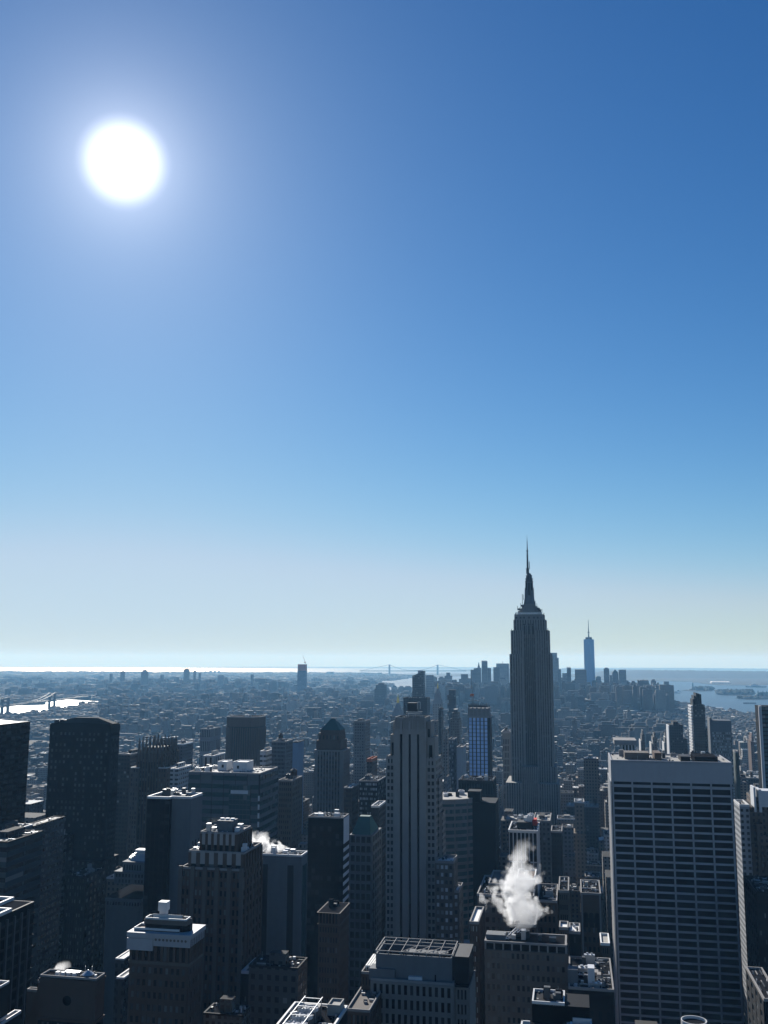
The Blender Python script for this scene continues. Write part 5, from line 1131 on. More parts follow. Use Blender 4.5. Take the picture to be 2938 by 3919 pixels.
for q in range(24): u = x0 + (x1 - x0) * q / 23; h_ = rg.uniform(2, 4.5); m_.box(u - .2, u + .2, y0 + 1, y0 + 1.5, zt - 1, zt + h_); m_.box(u - .2, u + .2, y1 - 3, y1 - 2.5, zt - 1, zt + h_)
m_.box(x0, x1, y0 + 1, y0 + 1.3, zt + .8, zt + 2.2); m_.build('rebar', MAT('dark_steel'), b.t); b.done(); BLUE = b
# its crane stands on the tower and is a thing of its own
def crane(name, label, px, pyb, pyt, Y, jib, w=1.4):
    x, zb_ = at(px, pyb, Y); zt_ = at(px, pyt, Y)[1]
    t = thing(name, label, 'crane', (x, Y + 8, zb_)); y = Y + 8
    m_ = MB(); h = w / 2; n = max(6, int((zt_ - zb_) / (2 * w)))
    for sx in (-h, h):
        for sy in (-h, h): m_.bar((x + sx, y + sy, zb_), (x + sx, y + sy, zt_), w * .16)
    for i in range(n):
        z0_, z1_ = zb_ + (zt_ - zb_) * i / n, zb_ + (zt_ - zb_) * (i + 1) / n
        m_.bar((x - h, y - h, z0_), (x + h, y - h, z1_), w * .12); m_.bar((x + h, y + h, z0_), (x - h, y + h, z1_), w * .12)
    m_.build('mast', MAT('dark_steel'), t)
    m_ = MB(); dx, dz = jib
    for sy in (-h, h): m_.bar((x, y + sy, zt_ - w), (x + dx, y, zt_ + dz), w * .2)
    m_.bar((x, y, zt_ + w), (x + dx, y, zt_ + dz), w * .2); m_.build('jib', MAT('dark_steel'), t)
    MB().box(x - w * 2, x + w * .9, y - w, y + w, zt_ - w * 1.6, zt_ + w * .3, True).build('cab', MAT('orange'), t)
crane('tower_crane', 'thin tower crane rising above the blue glass tower', 1806, 2702, 2658, 1150, (-2.0, 22), 1.5)
simple('pale_blank_slab', 'plain pale grey blank slab left of the blue glass tower', 1747, 1783, 2863, 1000, depth=30, vb=3030, key='blank', col=(.30, .31, .32), roofmat='roof_pale', trim='concrete', bulk=False, fx=60, fz=60, wx=.01, wz=.01)
b = stone('white_dotted_tower', 'slim tower with a bright dotted column of balconies left of the pale blank slab', 1716, 1748, 2832, 1020, 5, 6, 4, depth=28, vb=3030, mat='grey_panel', glass='glass_white', stem='slim tower with bright dotted balconies', pw=.3, sh=.4); b.done()
simple('slim_dark_tower', 'slim black tower right of the slender setback tower', 1678, 1696, 2713, 1500, depth=26, vb=2980, key='slimd', col=(.02, .022, .028), roofmat='roof_dark', trim='dark_panel', bulk=False, fx=3, fz=3.6, wx=.6, wz=.5)
simple('slim_grey_tower', 'slim grey tower pressed against the left side of the slim black tower', 1655, 1677, 2762, 1480, depth=26, vb=2960, key='slimg', col=(.11, .11, .12), roofmat='roof_dark', trim='concrete', bulk=False, fx=3, fz=3.6, wx=.4, wz=.5)
b = B('clock_campanile', 'hazy campanile with a steep stone pyramid spire and gilded tip', 1655, 1690, 2694, 2100, depth=22, vb=2780, stem='pyramid spired campanile')
MB().box(b.x0, b.x1, b.y0, b.y1, 0, b.z).build('wall', fac('camp', (.3, .29, .27), fx=5, fz=5, wx=.3, wz=.5), b.t)
MB().hip(b.x0, b.x1, b.y0, b.y1, b.z, b.Z(2632), 1.2, 1.2).build('spire', MAT('pale_stone'), b.t); MB().cyl((b.x0 + b.x1) / 2, (b.y0 + b.y1) / 2, b.Z(2634), b.Z(2610), 1.8, .2, 8).build('spire_tip', MAT('gold'), b.t); b.done()
b = B('gold_pyramid_tower', 'stone tower with a pale pyramid roof and shining gold tip behind the setback tower', 1494, 1542, 2740, 1900, depth=26, vb=2850, stem='gold tipped pyramid tower')
MB().box(b.x0, b.x1, b.y0, b.y1, 0, b.z).build('wall', fac('nyl', (.16, .16, .155), fx=4, fz=4, wx=.4, wz=.5), b.t); xm_, ym_ = (b.x0 + b.x1) / 2, (b.y0 + b.y1) / 2
m_ = MB().prism(octo(xm_, ym_, (b.x1 - b.x0) * .47, .45), b.z, b.Z(2690), .2); m_.build('pyramid_roof', MAT('pale_stone'), b.t); MB().cyl(xm_, ym_, b.Z(2692), b.Z(2672), 2.6, 2.0, 8).cyl(xm_, ym_, b.Z(2672), b.Z(2658), 2.2, .2, 8).build('lantern', MAT('gold'), b.t); b.done()
simple('wide_dark_slab', 'wide black slab directly behind the top of the slender setback tower', 1543, 1645, 2673, 1750, depth=40, vb=2752, key='wds', col=(.02, .022, .026), roofmat='roof_dark', trim='dark_panel', bulk=False, fx=3, fz=3.8, wx=.6, wz=.5, bright=0)
b = B('slanted_glass_tower', 'hazy blue glass tower with a slanted top behind the wide black slab', 1577, 1621, 2587, 2250, depth=26, vb=2672, stem='slant topped glass tower')
z2 = b.Z(2566); m_ = MB(); x0, x1, y0, y1, z = b.x0, b.x1, b.y0, b.y1, b.z
for f in ([(x0, y0, 0), (x1, y0, 0), (x1, y0, z2), (x0, y0, z)], [(x1, y0, 0), (x1, y1, 0), (x1, y1, z2), (x1, y0, z2)], [(x1, y1, 0), (x0, y1, 0), (x0, y1, z), (x1, y1, z2)], [(x0, y1, 0), (x0, y0, 0), (x0, y0, z), (x0, y1, z)], [(x0, y0, z), (x1, y0, z2), (x1, y1, z2), (x0, y1, z)]): m_.face(f)
m_.build('wall', fac('slant', (.06, .09, .11), fx=4, fz=4.2, wx=.85, wz=.7, glass=(.02, .03, .04)), b.t); MB().box(x0 + 12, x0 + 24, y0 + 8, y0 + 16, z, z + 13).build('bulkhead', MAT('white_panel'), b.t); b.done()
b = B('curved_dark_tower', 'dark tower with alternating cantilevered boxes right of the slim black tower', 1713, 1741, 2640, 2200, depth=20, vb=2715, stem='dark tower with cantilevered boxes')
m_ = MB().box(b.x0 + 2, b.x1, b.y0, b.y1, 0, b.z)
for q in range(5): m_.box(b.x0 - 1.5, b.x0 + 2, b.y0 + 2, b.y1 - 2, b.z - 22 - q * 18, b.z - 12 - q * 18, True)
m_.build('wall', fac('onem', (.03, .033, .04), fx=3, fz=3.6, wx=.6, wz=.6), b.t); b.done()
for nm, lb, pl, pr, pt, Y, vb, col in (('crowned_stone_tower', 'ornate stepped stone tower below the dark tower with cantilevered boxes', 1722, 1765, 2715, 1500, 2830, (.11, .105, .10)), ('mansard_stone_block', 'stone block with a dark mansard top left of the white dotted tower', 1696, 1722, 2790, 1250, 2990, (.17, .165, .155)), ('speckled_block', 'low speckled stone block right of the slim black tower', 1700, 1722, 2975, 960, 3030, (.2, .2, .19))):
    b = B(nm, lb, pl, pr, pt, Y, None, 30, vb, fit=True); w = b.x1 - b.x0
    MB().box(b.x0, b.x1, b.y0, b.y1, 0, b.z - 14).box(b.x0 + w * .15, b.x1 - w * .15, b.y0 + 3, b.y1 - 3, b.z - 14, b.z - 5).box(b.x0 + w * .3, b.x1 - w * .3, b.y0 + 6, b.y1 - 6, b.z - 5, b.z).build('wall', fac('s' + nm, col, fx=3.2, fz=3.9, wx=.42, wz=.5), b.t); b.done()
b = stone('arched_stone_bank', 'pale stone building with tall arched windows and heavy cornice left of the antenna skyscraper', 1922, 1957, 2800, 1380, 4, 6, 9, depth=50, vb=2960, mat='limestone', stem='pale arched stone building', clut=2, pw=.5, sh=.25, parts=False, blank=9); MB().box(b.x0 - 2, b.x1 + 2, b.y0 - 2, b.y1, b.z - 2, b.z).build('cornice', MAT('pale_stone'), b.t); b.done()
b = B('white_gridded_tower', 'pale gridded office tower with tall top windows in front of the antenna skyscraper', 1948, 2054, 3184, 700, depth=36, vb=3400, stem='pale gridded tower behind the steam')
x0, x1, y0, y1, z = b.x0, b.x1, b.y0, b.y1, b.z
b.wall(x0, x1, y0, y1, 30, z - 20, nx=7, ny=6, fl=4.0, pw=.22, sh=.3, pd=.7, sd=.15, mat='white_panel', span='grey_panel', core='dark_panel', glass='glass', parts=True)
b.wall(x0, x1, y0, y1, z - 20, z, nx=7, ny=6, fl=20, pw=.22, sh=.05, pd=.7, sd=.4, mat='white_panel', core='dark_panel', glass='glass_dark', parts=True)
MB().box(x0, x1, y0, y1, 0, 30).build('base_wall', MAT('grey_panel'), b.t); b.parapet(x0 - .7, x1 + .7, y0 - .7, y1 + .7, z, 1.4, .9, 'white_trim', 'roof_dark')
MB().box(x0 + 5, x1 - 4, y0 + 10, y1 - 2, z, z + 5).build('penthouse', MAT('dark_panel'), b.t); MB().box(x1 - 4, x1 - 1, y1 - 9, y1 - 1, z, z + 4.5).build('red_housing', MAT('red'), b.t)
b.clutter(x0 + 5, x1 - 3, y0 + 12, y1 - 4, z + 5, 10, 3, 4, ('white_panel', 'steel', 'roof_white')); b.done()
simple('pale_roof_hall', 'long low hall with a cream roof and water tank behind the pale gridded tower', 2040, 2110, 3145, 800, depth=40, vb=3180, key='hall', col=(.10, .10, .10), roofmat='roof_pale', trim='concrete', seed=6)
simple('black_cube_building', 'small black cube building with a pale roof edge right of the pale gridded tower', 2108, 2152, 3186, 760, depth=24, vb=3240, key='blk', col=(.012, .013, .016), roofmat='roof_dark', trim='concrete', bulk=False)
# right-hand towers
b = B('lit_edge_tower', 'black tower at the right edge with a bright double stripe down its sunlit east edge', 2912, 3010, 2704, 1000, depth=34, vb=2945, stem='black tower with the bright edge stripes')
b.wall(b.x0, b.x1, b.y0, b.y1, 40, b.z, nx=7, ny=5, fl=3.9, pw=.1, sh=.35, pd=.15, sd=.1, mat='black_panel', glass='glass_green', parts=False, faces='N')
m_ = MB().box(b.x0 - 2.6, b.x0 - 1.7, b.y0 - 1, b.y0 + 1, 0, b.z + 1).box(b.x0 - 1.2, b.x0 - .02, b.y0 - 1.4, b.y0 + 2, 0, b.z + 1).box(b.x0 - 1.7, b.x0 - 1.2, b.y0 - .5, b.y0 + 1, 0, b.z); m_.build('sunlit_edge_pier', MAT('white_panel'), b.t); MB().box(b.x0, b.x1, b.y0, b.y1, 0, 40).build('base_wall', MAT('black_panel'), b.t); b.done()  # white piers paint the sunlight on the east edge
b = B('zigzag_brick_tower', 'brown stepped brick tower at the right edge with sunlit yellow setbacks', 2893, 3010, 3058, 700, depth=40, vb=3400, stem='stepped brown brick tower')
x0, x1, y0, y1, z = b.x0, b.x1, b.y0, b.y1, b.z
for k, (px, pt) in enumerate(((2893, 3058), (2882, 3092), (2866, 3110), (2858, 3165), (2852, 3230))):
    a = b.X(px, 3100); zz = b.Z(pt, 2900); MB().box(a, x1, y0 + 6 - k * 1.2, y1 - 4 + k * 3, 0, zz).build('wall', fac('zig', (.10, .075, .06), fx=3.2, fz=3.9, wx=.42, wz=.5), b.t)
for k in range(5): u = b.X(2890 + k * 12, 3120); MB().box(u, u + 4 + k % 2 * 3, y0 - 2.5 - k, y0 + 3, 0, b.Z(3150 + k * 42, 2900)).build('setback', fac('zig', (.10, .075, .06)), b.t)
m_ = MB().box(b.X(2884, 3000), b.X(2892, 3000), y0 + 3, y0 + 16, b.Z(3066), b.Z(2977)).box(b.X(2903, 3000), b.X(2913, 3000), y0 + 3, y0 + 16, b.Z(3066), b.Z(2984)).box(b.X(2913, 3000), x1, y0 + 5, y0 + 18, b.Z(3066), b.Z(2990)); m_.build('water_house', MAT('white_panel'), b.t); b.done()
b = B('crowned_dark_tower', 'dark slab tower with bladed crown and a bright ribbed sunlit east side', 2650, 2696, 2697, 1500, depth=40, vb=2890, stem='dark tower with the bladed crown')
x0, x1, y0, y1, z = b.x0, b.x1, b.y0, b.y1, b.z
MB().box(x0, x1, y0, y1, 0, z).build('wall', fac('dark1', (.022, .024, .028), fx=3, fz=3.7, wx=.7, wz=.5), b.t)
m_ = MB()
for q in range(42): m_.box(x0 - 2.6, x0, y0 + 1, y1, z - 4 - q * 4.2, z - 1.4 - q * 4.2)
m_.build('balcony', MAT('white_panel'), b.t)['kind'] = 'stuff'  # white ribs carry the sunlight of the east side in their colour
m_ = MB()
for u, h_ in ((.08, 8), (.2, 13), (.38, 17), (.55, 16), (.7, 15)): m_.box(x0 + (x1 - x0) * u - 1, x0 + (x1 - x0) * u + 1, y0 + 2, y1 - 6, z, z + h_)
m_.build('crown_blade', MAT('dark_panel'), b.t); b.done()
b = B('twin_dark_tower', 'dark stepped tower pair with thin bright edges left of the bladed crown tower', 2560, 2612, 2774, 1450, depth=36, vb=2890, stem='dark stepped tower pair')
m_ = MB().box(b.x0, b.x1, b.y0, b.y1, 0, b.z).box(b.x0 + 6, b.x1 - 6, b.y0 + 5, b.y1, b.z, b.Z(2746)).box(b.x1, b.x1 + 6, b.y0 + 8, b.y1, 0, b.Z(2810)); m_.build('wall', fac('dark2', (.03, .033, .04), fx=3, fz=3.7, wx=.5, wz=.5), b.t); MB().box(b.x0 - 1.2, b.x0, b.y0, b.y1, 0, b.Z(2760)).build('sunlit_edge_panel', MAT('white_panel'), b.t); b.done()  # white panel paints sunlight on the east edge
b = B('mottled_slab', 'broad pale slab with a weathered mottled front right of the bladed crown tower', 2723, 2797, 2757, 1400, depth=24, vb=2895, stem='broad mottled pale slab')
b.wall(b.x0, b.x1, b.y0, b.y1, 20, b.Z(2779), nx=15, ny=5, fl=3.6, pw=.4, sh=.4, pd=.4, sd=.25, mat='limestone', glass='glass_white', parts=False, faces='NE'); MB().box(b.x0, b.x1, b.y0, b.y1, 0, 20).box(b.x0, b.x1, b.y0 - .3, b.y1, b.Z(2779), b.z).box(b.x0 - 3, b.x0, b.y0, b.y1, 0, b.z + 3).build('blank_wall', MAT('grey_panel'), b.t); b.done()
simple('slim_balcony_tower', 'slim dark tower with white balcony steps between the bladed crown tower and the mottled slab', 2702, 2721, 2790, 1480, depth=30, vb=2890, key='slimb', col=(.05, .055, .06), roofmat='roof_white', trim='white_trim', bulk=False, fx=40, fz=7, wx=.97, wz=.6)
b = B('overhang_top_block', 'dark columned block with a pale overhanging flat top behind the gridded slab', 2372, 2432, 2832, 1300, depth=40, vb=2895, stem='overhang topped columned block')
MB().box(b.x0 + 2, b.x1 - 1, b.y0 + 2, b.y1, 0, b.z - 6).build('wall', MAT('black_panel'), b.t); m_ = MB()
for q in range(5): u = b.x0 + 2 + (b.x1 - b.x0 - 3) * q / 4; m_.box(u - .8, u + .8, b.y0, b.y0 + 2, 0, b.z - 6)
m_.build('column', MAT('white_panel'), b.t); MB().box(b.X(2349, 2830), b.x1 + 1, b.y0 - 3, b.y1 + 2, b.z - 6, b.z, True).build('overhang', MAT('concrete'), b.t); b.done()
for nm, lb, pl, pr, pt, Y, vb, col, tr in (('orange_brick_tower', 'hazy orange brick tower with jagged sunlit sides near the right edge', 2864, 2884, 2818, 2000, 2880, (.15, .09, .07), 'brown_brick'), ('lit_edge_apartment', 'slim dark apartment block with a bright east edge behind the gridded slab', 2446, 2466, 2812, 1500, 2890, (.07, .07, .07), 'white_trim'), ('pale_edge_apartment', 'grey apartment block with pale setbacks right of the slim bright edged block', 2486, 2514, 2822, 1520, 2890, (.14, .14, .14), 'white_trim'), ('stepped_white_edge_block', 'stepped grey block with bright sunlit edges left of the dark stepped pair', 2534, 2553, 2822, 1600, 2890, (.1, .1, .1), 'white_trim')):
    b = B(nm, lb, pl, pr, pt, Y, None, 36, vb, fit=True); w = b.x1 - b.x0
    MB().box(b.x0, b.x1, b.y0, b.y1, 0, b.z - 10).box(b.x0 + w * .25, b.x1, b.y0 + 4, b.y1, b.z - 10, b.z).box(b.x0 + w * .5, b.x1 - w * .2, b.y0 + 8, b.y1 - 4, b.z, b.z + 6).build('wall', fac('q' + nm, col, fx=3.4, fz=3.8, wx=.4, wz=.5), b.t); MB().box(b.x0 - 1.0, b.x0 - .02, b.y0, b.y1, 0, b.z - 8).build('sunlit_edge_panel', MAT(tr), b.t); b.done()  # pale edge panels stand in for sunlit east faces
simple('green_flank_block', 'green grey block with pale roof directly right of the gridded slab', 2804, 2826, 2880, 900, depth=14, vb=3080, key='grnf', col=(.045, .065, .06), roofmat='roof_pale', trim='concrete', bulk=False, fx=20, fz=20, wx=.05, wz=.05)
simple('tank_row_hall', 'pale low hall with a row of white domed tanks right of the gridded slab', 2808, 2866, 3085, 700, depth=24, vb=3140, key='hall2', col=(.26, .27, .28), roofmat='roof_pale', trim='white_trim', bulk=False)
b = stone('cluttered_roof_block', 'dark block with bright white rooftop machinery at the bottom right corner', 2868, 2990, 3830, 420, 6, 4, 4.4, depth=40, vb=3919, mat='dark_brick', stem='dark block with bright roof machinery', clut=0, parts=False)
for q in range(7): u = b.x0 + 3 + q * 1.7; MB().box(u, u + 1.3, b.y0 + 4 + (q * 7) % 12, b.y0 + 7 + (q * 7) % 12, b.z, b.z + 1.6 + q % 3).build('rooftop_unit', MAT('roof_white'), b.t)
b.done()
stone('dim_shade_block', 'dim brown block in deep shade right of the gridded slab', 2848, 2990, 3420, 560, 9, 6, 4.3, depth=40, vb=3800, mat='dark_brick', stem='dim shaded block right of the gridded slab', clut=3, parts=False, roof='roof_dark', trim='dark_brick').done()
# ------------------------------------------------------------------ far skyline
FARM = {}
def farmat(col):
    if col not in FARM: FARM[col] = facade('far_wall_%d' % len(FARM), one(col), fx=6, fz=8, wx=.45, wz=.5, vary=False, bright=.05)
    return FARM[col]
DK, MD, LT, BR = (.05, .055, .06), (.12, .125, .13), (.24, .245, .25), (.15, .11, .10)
def far(name, label, pl, pr, pt, Y, col=MD, top=None, depth=None, steps=(), cat='tower', group=None, vb=2690):
    b = B(name, label, pl, pr, pt, Y, None, depth or max(30, (pr - pl) / F * Y * .5), vb, cat, group, None, True); g = drop(b.x0, Y) - 1
    x0, x1, y0, y1, z = b.x0, b.x1, b.y0, b.y1, b.z; w = x1 - x0
    m_ = MB().box(x0, x1, y0, y1, g, z)
    for pa, pc, pt2 in steps: m_.box(at(pa, pt2, Y)[0], at(pc, pt2, Y)[0], y0 + 2, y1 - 2, z if pt2 < pt else g, at(pa, pt2, Y)[1])
    m_.build('wall', farmat(col), b.t)
    if top:
        kind, py = top; zt = at((pl + pr) / 2, py, Y)[1]
        if kind == 'pyr': MB().hip(x0 + .5, x1 - .5, y0 + .5, y1 - .5, z, zt, 1, 1).build('pyramid_roof', MAT('copper'), b.t)
        elif kind == 'spire': MB().cyl((x0 + x1) / 2, (y0 + y1) / 2, z, zt, w * .3, .8, 8).build('spire', farmat(col), b.t)
        elif kind == 'dome':
            m_ = MB()
            for k in range(5): m_.cyl((x0 + x1) / 2, (y0 + y1) / 2, z + (zt - z) * math.sin(k * .314), z + (zt - z) * math.sin((k + 1) * .314), w * .5 * math.cos(k * .314), w * .5 * math.cos((k + 1) * .314), 14)
            m_.build('dome', MAT('copper'), b.t)
        elif kind == 'box': MB().box(x0 + w * .25, x1 - w * .25, y0 + 4, y1 - 4, z, zt).build('crown', farmat(col), b.t)
        elif kind == 'mast': MB().cyl((x0 + x1) / 2, (y0 + y1) / 2, z, zt, 1.6, .8, 6).build('mast', MAT('dark_steel'), b.t)
        elif kind == 'battlement':
            m_ = MB()
            for q in range(5): m_.box(x0 + w * q / 5, x0 + w * (q + .5) / 5, y0, y1, z, zt)
            m_.build('crown', farmat(col), b.t)
    return b.done()
# the tallest glass tower downtown, with chamfered twisting faces and a spire
b = B('spired_glass_tower', 'tallest blue glass tower of the far downtown with chamfered faces and a thin spire', 2233, 2271, 2446, 5600, None, 60, 2600, 'skyscraper', stem='spired glass tower far downtown')
xa, xb = at(2238, 2600, 5600)[0] - 2, at(2276, 2600, 5600)[0] + 2; cx_, cy_ = (xa + xb) / 2, 5630; r0 = (xb - xa) / 2; z1 = b.z; zb_ = 60
cx2 = cx_
m_ = MB().box(cx_ - r0, cx_ + r0, cy_ - r0, cy_ + r0, 0, zb_)
lo = [(cx_ - r0, cy_ - r0, zb_), (cx_ + r0, cy_ - r0, zb_), (cx_ + r0, cy_ + r0, zb_), (cx_ - r0, cy_ + r0, zb_)]
rt = r0 * .98; hi = [(cx_, cy_ - rt, z1), (cx_ + rt, cy_, z1), (cx_, cy_ + rt, z1), (cx_ - rt, cy_, z1)]
for i in range(4): m_.face([lo[i], lo[(i + 1) % 4], hi[i]]); m_.face([lo[(i + 1) % 4], hi[(i + 1) % 4], hi[i]])
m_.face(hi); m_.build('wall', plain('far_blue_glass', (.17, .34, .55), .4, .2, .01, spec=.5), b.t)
MB().cyl(cx_, cy_, z1, at(2250, 2438, 5600)[1], r0 * .62, n=16).build('crown_ring', MAT('grey_panel'), b.t)
zt_ = at(2250, 2438, 5600)[1]; m_ = MB().cyl(cx_, cy_, zt_, at(2250, 2424, 5600)[1], 4.2, 2.6, 8).cyl(cx_, cy_, at(2250, 2423, 5600)[1], at(2250, 2419, 5600)[1], 6, n=8).cyl(cx_, cy_, at(2250, 2420, 5600)[1], at(2250, 2370, 5600)[1], 2.8, .9, 8); m_.build('spire', MAT('dark_steel'), b.t); b.done()
FAR = [
 ('pointed_tower', 'hazy stepped tower with a needle spire, leftmost peak of the far downtown group', 1822, 1841, 2556, 5700, MD, ('spire', 2534), ((1800, 1822, 2563), (1812, 1822, 2557))),
 ('flat_topped_tower', 'tall flat topped hazy tower right beside the needle spired downtown tower', 1842, 1865, 2531, 5600, MD, ('battlement', 2528), ((1865, 1877, 2556),)),
 ('grey_tower', 'hazy grey tower left of the broad masted slab in the far downtown group', 1887, 1912, 2553, 5650, MD, None, ()),
 ('broad_mast_slab', 'broad hazy slab with a roof mast just left of the antenna skyscraper', 1898, 1948, 2539, 5900, LT, ('mast', 2531), ()),
 ('crowned_block', 'hazy block with a small raised crown low left of the far downtown group', 1700, 1730, 2586, 5900, MD, ('box', 2574), ((1690, 1738, 2606),)),
 ('cube_topped_block', 'hazy dark block with a square top between the crowned block and the needle spire', 1763, 1791, 2580, 5800, MD, None, ((1755, 1806, 2598),)),
 ('pale_slab', 'pale hazy slab right of the slant topped glass tower', 1628, 1661, 2586, 4600, LT, ('battlement', 2583), ()),
 ('pale_stepped_tower', 'palest tall stepped tower close to the right side of the antenna skyscraper', 2104, 2131, 2498, 5500, LT, None, ((2131, 2137, 2517),)),
 ('slate_tower', 'narrow slate tower right of the palest stepped tower', 2134, 2146, 2561, 5200, MD, None, ()),
 ('white_banded_tower', 'slim pale tower with a white vertical band right of the narrow slate tower', 2151, 2170, 2576, 5200, LT, None, ()),
 ('needle_dark_tower', 'slim dark tower with a toothed top left of the wide brownish slab', 2168, 2184, 2556, 5200, DK, ('battlement', 2552), ()),
 ('brownish_slab', 'wide brownish slab standing in front of the spired glass tower', 2199, 2243, 2562, 5300, BR, None, ()),
 ('round_top_tower', 'dark rounded tower at the foot of the spired glass tower', 2278, 2299, 2592, 5350, MD, ('dome', 2587), ()),
 ('low_round_tower', 'shorter dark rounded tower just left below the other rounded tower', 2264, 2283, 2609, 5200, DK, ('dome', 2603), ()),
 ('angled_tower', 'slim grey tower with an angled top, left of the pyramid topped office tower', 2309, 2330, 2558, 5500, MD, ('box', 2555), ()),
 ('pyramid_office_tower', 'grey office tower capped by a small green pyramid', 2341, 2365, 2574, 5600, MD, ('pyr', 2562), ((2332, 2341, 2584),)),
 ('flat_slab_tower', 'plain flat topped slab right of the small green pyramid', 2366, 2395, 2563, 5600, LT, None, ()),
 ('left_twin_block', 'hazy dark tower left of the broad crenellated block at the river', 2410, 2434, 2612, 5000, MD, ('box', 2606), ()),
 ('crenellated_block', 'broad dark block with a toothed top near the harbour', 2438, 2482, 2606, 4900, DK, ('battlement', 2602), ((2434, 2486, 2618),)),
 ('low_harbour_block', 'lower dark block right of the broad toothed harbour block', 2486, 2503, 2637, 4900, DK, None, ((2503, 2512, 2660),)),
 ('harbour_tower', 'dark stepped tower farthest right in the downtown group', 2514, 2535, 2630, 4800, DK, ('box', 2624), ((2535, 2552, 2655),)),
 ('orange_top_tower', 'tall hazy tower under construction with an orange red top standing alone', 1138, 1175, 2567, 6000, (.10, .17, .25), None, ()),
 ('solitary_slab', 'dark square slab standing alone left of the slant topped glass tower', 1437, 1480, 2620, 4600, DK, ('box', 2614), ((1432, 1440, 2635),)),
 ('thin_far_tower', 'thin hazy tower at the left end of the far Brooklyn towers', 419, 431, 2578, 8200, MD, None, ()),
 ('second_far_tower', 'broad rounded hazy tower near the left end of the far Brooklyn towers', 461, 479, 2571, 8000, MD, ('dome', 2567), ()),
 ('domed_far_tower', 'widest dark hazy tower with a bulging top among the far Brooklyn towers', 540, 568, 2571, 7600, MD, ('box', 2563), ()),
 ('small_far_tower', 'small hazy slab right of the widest dark Brooklyn tower', 613, 627, 2583, 7600, MD, None, ((606, 640, 2600),)),
 ('blurred_far_tower', 'faint stepped tower between the small slab and the tallest Brooklyn pair', 666, 685, 2592, 7800, MD, None, ()),
 ('tall_far_tower', 'tallest broad tower of the far Brooklyn group', 703, 726, 2561, 7900, MD, ('box', 2558), ()),
 ('slim_far_tower', 'slim tower directly right of the tallest broad Brooklyn tower', 740, 750, 2567, 8000, MD, ('spire', 2564), ()),
 ('square_far_tower', 'square topped slim tower third from the tallest Brooklyn tower', 760, 768, 2575, 8000, DK, None, ()),
 ('low_far_block', 'low hazy block with a taller right half in the Brooklyn group', 785, 802, 2600, 7600, MD, None, ((803, 819, 2600),)),
 ('notched_far_tower', 'broad hazy tower with a notched right shoulder in the Brooklyn group', 833, 858, 2584, 7500, LT, None, ((858, 868, 2592),)),
 ('lone_far_tower', 'hazy tower above a wider block left of the orange topped tower', 959, 971, 2581, 7400, MD, None, ((975, 1014, 2596),)),
 ('twin_gable_tower', 'low hazy tower with two small gables left of the orange topped tower', 1031, 1064, 2608, 7000, MD, ('box', 2604), ()),
]
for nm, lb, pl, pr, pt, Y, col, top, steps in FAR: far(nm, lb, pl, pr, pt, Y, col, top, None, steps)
# orange safety netting and crane on the tower under construction
b = HEROES[[h[9] for h in HEROES].index('orange top tower')]
t_ = b[10]; x0, x1 = b[0], b[1]; zt_ = at(1156, 2542, 6000)[1]; zq = at(1156, 2567, 6000)[1]
MB().box(x0 + 1, x1 - 1, b[2] + 1, b[3] - 1, zq, zt_).build('netting', MAT('orange'), t_)
crane('far_tower_crane', 'thin slanted crane on top of the orange topped tower', 1166, 2541, 2533, 6000, (-18, 44), 3)
# housing slabs on the low horizon, each its own building
SL = [(42, 58, 2568, 'spike roofed'), (110, 118, 2571, 'tiny'), (290, 300, 2570, 'short'), (303, 338, 2567.5, 'longest'), (346, 358, 2568, 'square'), (366, 374, 2569, 'narrow'), (383, 402, 2568, 'broad'), (446, 458, 2570, 'flat'), (632, 640, 2570, 'left stubby'), (655, 668, 2569, 'dim'), (780, 792, 2569, 'left paired'), (800, 812, 2567.5, 'right paired'), (818, 824, 2568, 'thin'), (832, 840, 2568, 'last thin')]
for pl, pr, pt, ad_ in SL: far('housing_slab', '%s housing slab on the bright ocean horizon beyond the far towers' % ad_, pl, pr, pt, 18300, DK, None, 80, (), 'housing', 'housing slabs along the ocean horizon', 2580)
for pl, pr, pt, ad_ in ((1249, 1278, 2571, 'widest'), (1392, 1411, 2574, 'square'), (1444, 1462, 2574, 'rightmost')): far('housing_slab', '%s low block on the shore left of the distant suspension bridge' % ad_, pl, pr, pt, 16800, MD, None, 80, (), 'housing', 'low blocks on the shore before the distant bridge', 2580)
# housing towers lining the river and the flats, each one a slab of brick
rg = random.Random(11); k = 0
RV = [(378, 441, 2675, 5200), (456, 482, 2676, 5150), (484, 504, 2673, 5200), (505, 540, 2664, 5400), (540, 566, 2666, 5350), (568, 600, 2690, 4900), (768, 806, 2660, 4900), (806, 830, 2657, 4900), (830, 878, 2668, 4800), (878, 900, 2652, 5000), (905, 960, 2667, 4800), (962, 1012, 2668, 4750), (1036, 1078, 2654, 4800), (535, 566, 2722, 3300), (1000, 1032, 2738, 3000), (1216, 1240, 2690, 3600), (248, 300, 2704, 5100)]
AD = ['long dark', 'low square', 'short brown', 'flat roofed', 'wide hazy', 'dim plum', 'stepped grey', 'tall hazy', 'long hazy', 'narrow brown', 'broad blue grey', 'low hazy', 'square dark', 'lone round shouldered', 'small hazy', 'stubby grey', 'low riverside']
for (pl, pr, pt, Y), ad_ in zip(RV, AD):
    w = pr - pl
    far('housing_tower', '%s apartment slab near the river, %s' % (ad_, 'left of' if pl < 620 else 'below') + (' the far tower group' if pl < 620 else ' the far Brooklyn towers'), pl, pr, pt, Y, rg.choice([DK, MD, BR]), ('box', pt - 4), 26, ((pl + w * .1, pl + w * .4, pt - 3),), 'apartment block', 'apartment slabs along the river', 2720)

